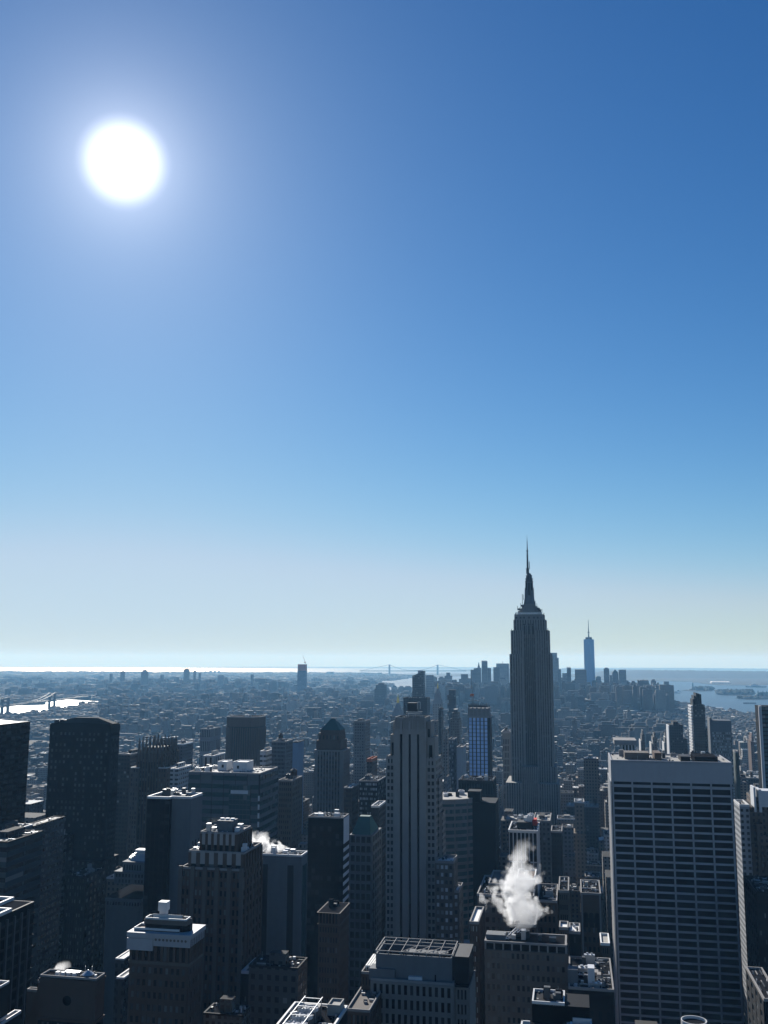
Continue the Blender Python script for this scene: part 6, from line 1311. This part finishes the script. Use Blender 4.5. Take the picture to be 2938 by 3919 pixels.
# suspension bridges
def bridge(name, label, A, Bp, zdeck, ztop, wt, side, n=24, dw=20, g=0.0):
    # A, Bp = world points of the two towers; side = length of the side spans
    t = thing(name, label, 'bridge', (*((Vector(A) + Vector(Bp)) / 2), 0))
    d = (Vector(Bp) - Vector(A)); Lm = d.length; d.normalize(); nn = Vector((-d.y, d.x))
    P = lambda s_, o_: (A[0] + d.x * s_ + nn.x * o_, A[1] + d.y * s_ + nn.y * o_)
    for s_ in (0, Lm):
        m_ = MB()
        for o_ in (-dw / 2, dw / 2):
            x, y = P(s_, o_); m_.box(x - wt / 2, x + wt / 2, y - wt / 2, y + wt / 2, g - 1, ztop)
        for zz in (ztop - wt * .8, (ztop + zdeck) / 2, zdeck + 5): m_.bar((*P(s_, -dw / 2), zz), (*P(s_, dw / 2), zz), wt * .8)
        m_.build('bridge_tower', MAT('dark_steel'), t)
    m_ = MB(); m_.bar((*P(-side, 0), zdeck), (*P(Lm + side, 0), zdeck), max(5, wt * .5)); 
    for o_ in (-dw / 2, dw / 2): m_.bar((*P(-side, o_), zdeck + 4), (*P(Lm + side, o_), zdeck + 4), max(2, wt * .25))
    q = int((Lm + 2 * side) / 60)
    for i in range(q): s_ = -side + (Lm + 2 * side) * i / q; m_.bar((*P(s_, dw / 2), zdeck - 3), (*P(s_ + 50, dw / 2), zdeck + 4), max(1.2, wt * .12))
    m_.build('deck', MAT('dark_steel'), t)
    m_ = MB(); cw = max(1.5, wt * .16)
    for o_ in (-dw / 2, dw / 2):
        pr_ = None
        for i in range(n + 1):
            u = i / n; zz = zdeck + 8 + (ztop - zdeck - 8) * (2 * u - 1) ** 2; p = (*P(Lm * u, o_), zz)
            if pr_: m_.bar(pr_, p, cw)
            pr_ = p
        m_.bar((*P(-side, o_), zdeck + 2), (*P(0, o_), ztop), cw); m_.bar((*P(Lm + side, o_), zdeck + 2), (*P(Lm, o_), ztop), cw)
    m_.build('main_cable', MAT('dark_steel'), t)
    return t
a_ = at(1490, 2560, 17600)[0]; c_ = at(1674, 2560, 18000)[0]
bridge('suspension_bridge', 'distant pale suspension bridge with two tall towers spanning the hazy narrows', (a_, 17600), (c_, 18000), 45, at(1490, 2543.5, 17600)[1], 22, 560, 30, 32, drop(a_, 17600))
g1, g2 = ground(17, 2741), ground(197, 2716)
bridge('river_bridge', 'dark steel suspension bridge with lattice towers crossing the glittering river at left', g1, g2, 42, at(199, 2651, g2[1])[1], 10, 620, 20, 26)
# standing statue on its pedestal
x, y = ground(2651, 2641); g = drop(x, y); zt_ = at(2650, 2609, y)[1] - g
t = thing('statue', 'small dark standing statue with raised arm on its island in the bay', 'statue', (x, y, 0))
m_ = MB().cyl(x, y, 0, zt_ * .16, 34, 34, 11).box(x - 12, x + 12, y - 12, y + 12, zt_ * .16, zt_ * .26).prism([(x - 10, y - 10), (x + 10, y - 10), (x + 10, y + 10), (x - 10, y + 10)], zt_ * .26, zt_ * .5, .72); m_.build('pedestal', MAT('concrete'), t)
m_ = MB().cyl(x, y, zt_ * .5, zt_ * .66, 6.2, 5.2, 10).cyl(x, y, zt_ * .66, zt_ * .8, 5.2, 4.4, 10).cyl(x, y, zt_ * .8, zt_ * .82, 3, 1.6, 10).cyl(x, y, zt_ * .82, zt_ * .87, 2.2, 2.0, 10).bar((x + 3.5, y, zt_ * .78), (x + 5.2, y, zt_ * .95), 2.6).bar((x - 4, y - 1, zt_ * .78), (x - 5, y - 3, zt_ * .68), 2.6)
for q in range(7): an = q * math.pi / 6; m_.bar((x, y, zt_ * .865), (x + 4 * math.cos(an), y, zt_ * .865 + 4 * math.sin(an)), .6)
m_.build('figure', MAT('copper'), t); MB().cyl(x + 5.3, y, zt_ * .945, zt_ * .965, 1.4, 2.4, 8).cyl(x + 5.3, y, zt_ * .965, zt_, 1.8, .2, 8).build('torch', MAT('gold'), t)
t.location.z = g
# boats with their wakes
def boat(label, px, py, ln_, wdt, col, cabin=True, wake=0):
    x, y = ground(px, py); t = thing('boat', label, 'boat', (x, y, 0), 'boats in the bay'); g = drop(x, y)
    m_ = MB().prism([(x - ln_ / 2, y - wdt / 2), (x + ln_ * .35, y - wdt / 2), (x + ln_ / 2, y), (x + ln_ * .35, y + wdt / 2), (x - ln_ / 2, y + wdt / 2)], .5, wdt * .45, 1.05); m_.build('hull', MAT(col), t)
    if cabin: MB().box(x - ln_ * .3, x + ln_ * .15, y - wdt * .35, y + wdt * .35, wdt * .45, wdt * .95).box(x - ln_ * .2, x, y - wdt * .25, y + wdt * .25, wdt * .95, wdt * 1.3).build('cabin', MAT('white_panel'), t)
    t.location.z = 0
    if wake: MB().face([(x - ln_ / 2, y - wdt * .3, .62), (x - ln_ / 2, y + wdt * .3, .62), (x - ln_ / 2 - wake, y + wdt * 2.2, .62), (x - ln_ / 2 - wake, y - wdt * 1.2, .62)]).build('wake', MAT('roof_white'), t)
    t.location.z = g
boat('small white ferry trailing a long white wake in the bay', 2588, 2653.5, 60, 14, 'white_panel', True, 210)
boat('small white boat with a short wake ahead of the long wake ferry', 2596, 2646, 40, 12, 'white_panel', True, 60)
boat('flat dark barge near the right edge of the bay', 2868, 2693, 75, 16, 'dark_panel', False)
boat('low dark ship far out near the right shore', 2893, 2630.5, 190, 26, 'dark_panel', True)
x, y = ground(2755, 2615)
t = thing('harbour_shed', 'long pale harbour shed on the far shore behind the standing statue', 'shed', (x, y, 0)); m_ = MB().box(x - 105, x + 105, y - 60, y + 60, 0, 14); m_.build('wall', MAT('white_panel'), t); MB().hip(x - 108, x + 108, y - 62, y + 62, 14, 24, 95, 10).build('roof', MAT('roof_white'), t); t.location.z = drop(x, y)
x, y = ground(2925, 2672)
t = thing('island_hall', 'dark gabled hall with pointed turrets on the flat island at the right edge', 'hall', (x, y, 0)); m_ = MB().box(x - 60, x + 60, y - 20, y + 20, 0, 24); m_.build('wall', MAT('brown_brick'), t); m_ = MB().hip(x - 60, x + 60, y - 20, y + 20, 24, 42, 30, 2)
for u in (-45, -12, 12, 45): m_.cyl(x + u, y - 18, 0, 40, 4.5, n=8).cyl(x + u, y - 18, 40, 55, 5, .2, n=8)
m_.build('roof', MAT('copper'), t); t.location.z = drop(x, y)
# ------------------------------------------------------------------ the rest of the city
HX = HEROES[:]
def limit_z(x0, x1, y0, y1, z):
    # a filler may not rise in front of what the photograph shows of a named building
    cx = (x0 + x1) / 2
    pts = [proj(x0, y0, z), proj(x1, y0, z), proj(x0, y1, z), proj(x1, y1, z)]
    a, c = min(p[0] for p in pts) - 4, max(p[0] for p in pts) + 4
    lim = 2790 if y0 < 1700 else 2700
    for h in HX:
        if h[8] > y0 and h[5] > a and h[4] < c: lim = max(lim, h[7])
    zz = at((a + c) / 2, lim + 3, y1)[1]
    if a < 5000 and y0 < 1150 and a > 1100 and c < 1110: pass
    return min(z, zz)
def clash(x0, x1, y0, y1, m=3):
    for h in HX:
        if x0 < h[1] + m and x1 > h[0] - m and y0 < h[3] + m and y1 > h[2] - m: return True
    return False
def inpoly(px, py, poly):
    r = False; j = len(poly) - 1
    for i in range(len(poly)):
        xi, yi = poly[i]; xj, yj = poly[j]
        if (yi > py) != (yj > py) and px < (xj - xi) * (py - yi) / (yj - yi) + xi: r = not r
        j = i
    return r
rg = random.Random(20)
LOTS = []
edges = [-1500, -1300, -1100] + AVES + [1040, 1200, 1400]
for k in range(4, 36):
    Y0, Y1 = 80 * k + 12, 80 * k + 68
    for i in range(len(edges) - 1):
        xa, xb = edges[i] + 16, edges[i + 1] - 16
        for row in (0, 1):
            x = xa
            while x < xb - 12:
                w = min(rg.choice([12, 15, 18, 20, 24, 28, 34]) * rg.uniform(.9, 1.1), xb - x)
                if xb - x - w < 12: w = xb - x
                dp = rg.uniform(22, 28); y0 = Y0 if row == 0 else Y1 - dp
                pa = proj(x, y0, 60)[0]; pc = proj(x + w, y0, 60)[0]
                if pc > -60 and pa < 3000:
                    r_ = rg.random(); base = 62 if y0 < 1500 else (46 if y0 < 2200 else 30)
                    if px_ := (pa + pc) / 2 < 1000 and y0 > 1200: base *= .6
                    h = base * (.35 + .5 * rg.random()) if r_ < .68 else base * (.8 + .9 * rg.random())
                    if y0 < 1300 and r_ > .92: h *= 1.35
                    LOTS.append([x + .4, x + w - .4, y0, y0 + dp, h, rg.random()])
                x += w
good = []
for l in LOTS:
    if clash(*l[:4]): continue
    l[4] = limit_z(l[0], l[1], l[2], l[3], l[4])
    if l[4] < 8: l[4] = 8 + 4 * l[5]
    p = proj((l[0] + l[1]) / 2, l[2], l[4]); q = proj((l[0] + l[1]) / 2, l[2], 0)
    wpx = proj(l[1], l[2], l[4])[0] - proj(l[0], l[2], l[4])[0]
    if inpoly(*ground(*q)[:2], river[0]): continue
    # a rough measure of how much of it shows: in front of it, how high does the nearest named building reach
    top = p[1]; cover = 3919
    for h in HX:
        if h[8] < l[2] and h[4] - 2 < p[0] < h[5] + 2: cover = min(cover, h[6])
    area = wpx * max(0, min(q[1], cover, 3919) - top)
    good.append((area, l, p))
# what stands in front hides what stands behind: walk outwards and keep a horizon per picture column
good.sort(key=lambda g: g[1][2])
hor = [9999.0] * 3000
vis = []
for g in good:
    l = g[1]; a = max(0, int(proj(l[0], l[2], l[4])[0])); c = min(2937, int(proj(l[1], l[2], l[4])[0])); top = g[2][1]
    n = 0
    for px in range(a, c + 1, 3):
        lim = min(hor[px], 3919)
        if top < lim: n += lim - top
        hor[px] = min(hor[px], top)
    vis.append((n * 3 if g[0] > 60 else 0, l, g[2]))
vis.sort(key=lambda v: -v[0])
NB = 200
CITYCOL = ['brown brick', 'tan brick', 'dark brick', 'pale stone', 'grey', 'dark', 'white brick']
fillm = [facade('block_wall_%d' % i, one(c), fx=3.3, fz=3.7, wx=w, wz=.5, vary=False, bright=.12, roofs=False) for i, (c, w) in enumerate((((.11, .08, .065), .42), ((.17, .14, .11), .45), ((.06, .055, .055), .4), ((.22, .21, .195), .42), ((.14, .14, .145), .55), ((.04, .043, .05), .62), ((.34, .335, .325), .42)))]
ROOFW = ['dark', 'grey', 'pale', 'white']
ROOFM = ['roof_dark', 'roof_grey', 'roof_pale', 'roof_white']
stems = [(h[4], h[5], h[6], h[7], h[8], h[9]) for h in HX if len(h[9]) > 6]
used = set()
def rel_label(p, Y, desc, w):
    best = []
    for s_ in stems:
        sx, sy = (s_[0] + s_[1]) / 2, s_[2]
        vx = max(s_[0] - p[0], 0, p[0] - s_[1]); yy = min(max(p[1], s_[2]), s_[3]); vy = abs(p[1] - yy)
        best.append((vx + vy * 1.2, s_))
    best.sort(key=lambda t: t[0])
    for _, s_ in best[:14]:
        far_ = Y > s_[4]
        opts = []
        if p[0] < s_[0]: opts = ['left of', 'just left of']
        elif p[0] > s_[1]: opts = ['right of', 'just right of']
        elif p[1] < s_[2]: opts = ['showing above', 'beyond']
        else: opts = ['below the top of', 'low in front of'] if not far_ else ['behind', 'peeking past']
        for rel in opts[:1]:
            for ex in ('', ' and farther back' if far_ else ' and nearer'):
                lb = '%s %s the %s%s' % (desc, rel, s_[5], ex)
                if len(lb.split()) <= 16 and lb not in used: used.add(lb); return lb
    lb = desc + ' in the crowded blocks before the river'
    return lb
ind = []
for n, l, p in vis[:NB]:
    x0, x1, y0, y1, h, q = l
    rr = random.Random(int(q * 1e9)); ci = rr.choice([0, 0, 1, 1, 2, 3, 4, 4, 5, 6]); ri = rr.choice([0, 1, 1, 2, 3]); w = x1 - x0; d = y1 - y0
    big = 'tall' if h > 70 else ('mid height' if h > 38 else 'low')
    feat = rr.choice(['', 'tank', 'hut', 'step', 'unit', 'tank', 'step'])
    t = thing('city_building', 'x', 'building', ((x0 + x1) / 2, (y0 + y1) / 2, 0), 'ordinary blocks of the city')
    m_ = MB()
    if feat == 'step' and h > 30: m_.box(x0, x1, y0, y1, 0, h * .8).box(x0 + w * .12, x1 - w * .1, y0 + d * .15, y1, h * .8, h)
    else: m_.box(x0, x1, y0, y1, 0, h)
    m_.build('wall', fillm[ci], t)
    zr = h; rx0, rx1, ry0 = (x0, x1, y0) if not (feat == 'step' and h > 30) else (x0 + w * .12, x1 - w * .1, y0 + d * .15)
    MB().box(rx0 + .5, rx1 - .5, ry0 + .5, y1 - .5, zr - .2, zr + .08).build('roof', MAT(ROOFM[ri]), t)
    bits(rx0 + 1, rx1 - 1, ry0 + 1, y1 - 1, zr + .08, t, int(q * 1e8), .6)
    MB().ring(rx0 - .1, rx1 + .1, ry0 - .1, y1 + .1, zr - .3, zr + .9, .45).build('parapet', MAT(rr.choice(['concrete', 'roof_pale', 'white_trim', 'tan_brick'])), t)
    if feat == 'tank':
        cx_, cy_ = rr.uniform(rx0 + 3, rx1 - 3), rr.uniform(ry0 + 4, y1 - 4); k_ = MB().box(cx_ - 1.6, cx_ + 1.6, cy_ - 1.6, cy_ + 1.6, zr, zr + 2.6).build('tank_stand', MAT('dark_steel'), t); MB().cyl(cx_, cy_, zr + 2.6, zr + 6.4, 2.1, n=10).cyl(cx_, cy_, zr + 6.4, zr + 7.6, 2.2, .1, n=10).build('water_tank', MAT('wood'), k_)
    if feat in ('hut', 'tank', 'unit', ''):
        a = rr.uniform(.1, .5); MB().box(rx0 + (rx1 - rx0) * a, rx0 + (rx1 - rx0) * (a + .3), ry0 + d * .35, ry0 + d * .7, zr, zr + rr.uniform(2.5, 4.5)).build('roof_hut', fillm[rr.choice([ci, 6, 3])], t)
    for _ in range(rr.randint(2, 4)):
        u = rr.uniform(rx0 + 1, max(rx0 + 1.1, rx1 - 4)); v_ = rr.uniform(ry0 + 1, y1 - 4); s_ = rr.uniform(1.2, 3); MB().box(u, u + s_, v_, v_ + s_ * .8, zr, zr + s_ * .7).build('rooftop_unit', MAT(rr.choice(['roof_white', 'steel', 'white_panel'])), t)
    fw = {'tank': 'tanked', 'hut': 'hut topped', 'step': 'stepped', 'unit': 'flat', '': 'plain'}[feat if not (feat == 'step' and h <= 30) else '']
    t['label'] = rel_label(p, y0, '%s %s %s building with %s roof' % (big, fw, CITYCOL[ci], ROOFW[ri]), w)
# everything farther and smaller is one mass
V = []; Fc = []
def fbox(x0, x1, y0, y1, z0, z1):
    b = len(V); V.extend(((x0, y0, z0), (x1, y0, z0), (x1, y1, z0), (x0, y1, z0), (x0, y0, z1), (x1, y0, z1), (x1, y1, z1), (x0, y1, z1)))
    Fc.extend(((b, b + 1, b + 5, b + 4), (b + 1, b + 2, b + 6, b + 5), (b + 2, b + 3, b + 7, b + 6), (b + 3, b, b + 4, b + 7), (b + 4, b + 5, b + 6, b + 7)))
def fhouse(x0, x1, y0, y1, h, rr):
    g = drop(x0, y0) if y0 > 3200 else 0; h += g
    fbox(x0, x1, y0, y1, g - .5, h); w, d = x1 - x0, y1 - y0
    if h - g > 14 and rr.random() < .7:
        a = rr.uniform(.1, .6); fbox(x0 + w * a, x0 + w * (a + .3), y0 + d * .3, y0 + d * .7, h, h + rr.uniform(2, 5))
    if rr.random() < .4:
        a = rr.uniform(.05, .7); c = rr.uniform(.1, .6); fbox(x0 + w * a, x0 + w * (a + .22), y0 + d * c, y0 + d * (c + .25), h, h + rr.uniform(1, 2.5))
    if h - g > 34 and rr.random() < .5: fbox(x0 + w * .2, x1 - w * .2, y0 + d * .2, y1 - d * .1, h, h + 8)
for n, l, p in vis[NB:]:
    fhouse(l[0], l[1], l[2], l[3], l[4], random.Random(int(l[5] * 1e9)))
rr = random.Random(99)
Yc = 2900.0
allw = river + [G(shore[::-1])]
while Yc < 19500:
    f_ = min(1, (Yc - 2900) / 9000)
    step = 26 + 9 * f_ * 10 if Yc < 12000 else Yc * .011
    w0 = 18 + 30 * f_ if Yc < 12000 else Yc * .0042
    xl, xr = at(-40, 2640, Yc)[0], at(2990, 2640, Yc)[0]
    x = xl + rr.uniform(0, w0)
    while x < xr:
        w = w0 * rr.choice([.6, .8, 1, 1.3, 1.8, 2.6])
        gap = w0 * rr.choice([0, 0, .1, .1, .5])
        y = Yc + rr.uniform(-.3, .3) * step
        px, py = proj(x + w / 2, y, drop(x, y))
        ok = True
        if px > 1440: ok = inpoly(x + w / 2, y, sp_poly)
        if ok:
            for q in river:
                if inpoly(x + w / 2, y, q) or inpoly(x, y, q) or inpoly(x + w, y, q): ok = False; break
        if ok and 2600 < Yc < 7000 and clash(x, x + w, y, y + step * .8, 1): ok = False
        if ok and px < 470 and 2690 < py < 2765: ok = ok and rr.random() < .8
        if ok:
            t_ = rr.random(); h = rr.uniform(8, 17) if t_ < .7 else (rr.uniform(15, 26) if t_ < .93 else rr.uniform(28, 58))
            if Yc < 6000 and px > 900: t_ = rr.random(); h = rr.uniform(14, 32) if t_ < .62 else (rr.uniform(30, 55) if t_ < .93 else rr.uniform(50, 85))
            if 1650 < px < 2560 and 4300 < Yc < 6400: h = rr.uniform(25, 80) if rr.random() < .6 else rr.uniform(70, 150)        # the dense foot of downtown
            if 300 < px < 900 and 3000 < Yc < 5200 and rr.random() < .3: h = rr.uniform(20, 60)
            if 380 < px < 1100 and 6800 < Yc < 8600 and rr.random() < .25: h = rr.uniform(30, 85)
            if px < 380 and 3000 < Yc < 6000: h = min(h, 22)
            if px > 2560: h = min(h, 30)
            if Yc > 11000: h = min(h, 20) * rr.uniform(.7, 1.3)
            h = min(h, limit_z(x, x + w, y, y, h)) if Yc < 3400 else h
            fhouse(x, x + w, y, y + step * rr.uniform(.55, .85), h, rr)
        x += w + gap
    Yc += step * 1.12
me = bpy.data.meshes.new('distant_city'); me.from_pydata(V, [], Fc); me.materials.append(MAT('city'))
o = bpy.data.objects.new('distant_city', me); COL.objects.link(o)
tag(o, 'countless small hazy buildings carpeting the land out to the ocean', 'city', None, 'stuff')
# ------------------------------------------------------------------ steam rising off the roofs
def steam(name, label, px, pyb, pyt, Y, r0, r1, drift, dens, seed, lean=0.0):
    x, zb_ = at(px, pyb, Y); zt_ = at(px, pyt, Y)[1]; H = zt_ - zb_
    t = NT(name); t.n.remove(t.p); tcn = t.node('ShaderNodeTexCoord')
    sp_ = t.node('ShaderNodeSeparateXYZ'); t.l.new(tcn.outputs['Object'], sp_.inputs[0])
    h = t.math('DIVIDE', sp_.outputs[2], H)
    wob = t.math('MULTIPLY', t.math('SINE', t.math('ADD', t.math('MULTIPLY', h, 5.0), seed * 1.0)), drift)
    dx = t.math('SUBTRACT', sp_.outputs[0], t.math('ADD', t.math('MULTIPLY', wob, h), t.math('MULTIPLY', h, lean)))
    r = t.math('SQRT', t.math('ADD', t.math('MULTIPLY', dx, dx), t.math('MULTIPLY', sp_.outputs[1], sp_.outputs[1])))
    rad = t.math('ADD', r0, t.math('MULTIPLY', t.math('SINE', t.math('MULTIPLY', t.math('POWER', t.math('MAXIMUM', h, 0.0), .6), 3.1)), r1))
    mp = t.node('ShaderNodeMapping'); t.l.new(tcn.outputs['Object'], mp.inputs[0]); mp.inputs['Location'].default_value = (seed * 7.3, seed * 3.1, seed)
    n1 = t.noise(mp.outputs[0], .28, 6); n2 = t.noise(mp.outputs[0], .11, 2)
    nz = t.math('ADD', t.math('MULTIPLY', t.math('SUBTRACT', n1, .5), 3.0), t.math('MULTIPLY', t.math('SUBTRACT', n2, .5), 5.0))
    e = t.math('ADD', t.math('SUBTRACT', 1.0, t.math('DIVIDE', r, rad)), nz)
    fade = t.math('MULTIPLY', t.math('MINIMUM', 1.0, t.math('MULTIPLY', t.math('SUBTRACT', 1.0, h), 1.7)), t.math('MINIMUM', 1.0, t.math('MULTIPLY', h, 30.0)))
    d = t.math('MULTIPLY', t.math('MULTIPLY', t.math('MINIMUM', 1.0, t.math('MAXIMUM', 0.0, t.math('MULTIPLY', e, 3.5))), t.math('MAXIMUM', fade, 0.0)), dens)
    v = t.node('ShaderNodeVolumePrincipled'); v.inputs['Color'].default_value = (.97, .97, .97, 1); v.inputs['Anisotropy'].default_value = 0.5
    t.l.new(d, v.inputs['Density']); t.l.new(v.outputs[0], t.n['Material Output'].inputs['Volume'])
    ex = (r0 + r1) * 2.0 + drift
    me = bpy.data.meshes.new(name); mb = MB().box(-ex + min(0, lean), ex + max(0, lean), -ex, ex, -1, H, True); me.from_pydata(mb.v, [], mb.f); me.materials.append(t.m)
    o = bpy.data.objects.new(name, me); COL.objects.link(o); o.location = (x, Y, zb_)
    t.m.cycles.volume_sampling = 'MULTIPLE_IMPORTANCE'
    tag(o, label, 'steam', None, 'stuff'); return o
steam('steam', 'tall billowing white steam plume rising in front of the pale gridded tower', 1992, 3556, 3200, 438, 1.5, 5.4, 3.4, .2, 9, .3)
steam('steam', 'small ragged steam puff over the roof of the two striped plain block', 1040, 3276, 3185, 532, 3.2, 3.2, 2.0, .3, 2, -5)
steam('steam', 'thin steam wisp drifting beside the bright glass bay of the banded office', 958, 3235, 3178, 545, 3.0, 3.0, 1.6, .2, 3, -1)
steam('steam', 'low curl of steam over the dark roof with the conical tank', 228, 3716, 3676, 342, 1.6, 1.6, 1.0, .25, 4, 1)
# ------------------------------------------------------------------ the blue air between here and the horizon
m = bpy.data.materials.new('haze'); m.use_nodes = True; t = m.node_tree; t.nodes.clear()
v = t.nodes.new('ShaderNodeVolumePrincipled'); q = t.nodes.new('ShaderNodeOutputMaterial'); t.links.new(v.outputs[0], q.inputs['Volume'])
v.inputs['Density'].default_value = 4.3e-5; v.inputs['Color'].default_value = (.25, .55, .90, 1); v.inputs['Absorption Color'].default_value = (.75, .7, .02, 1); v.inputs['Anisotropy'].default_value = .15
o = MB().box(-66000, 66000, -4000, 68000, -680, 470, True).build('haze', m); o['kind'] = 'stuff'; o['label'] = 'pale blue air over the whole city'; o['category'] = 'haze'
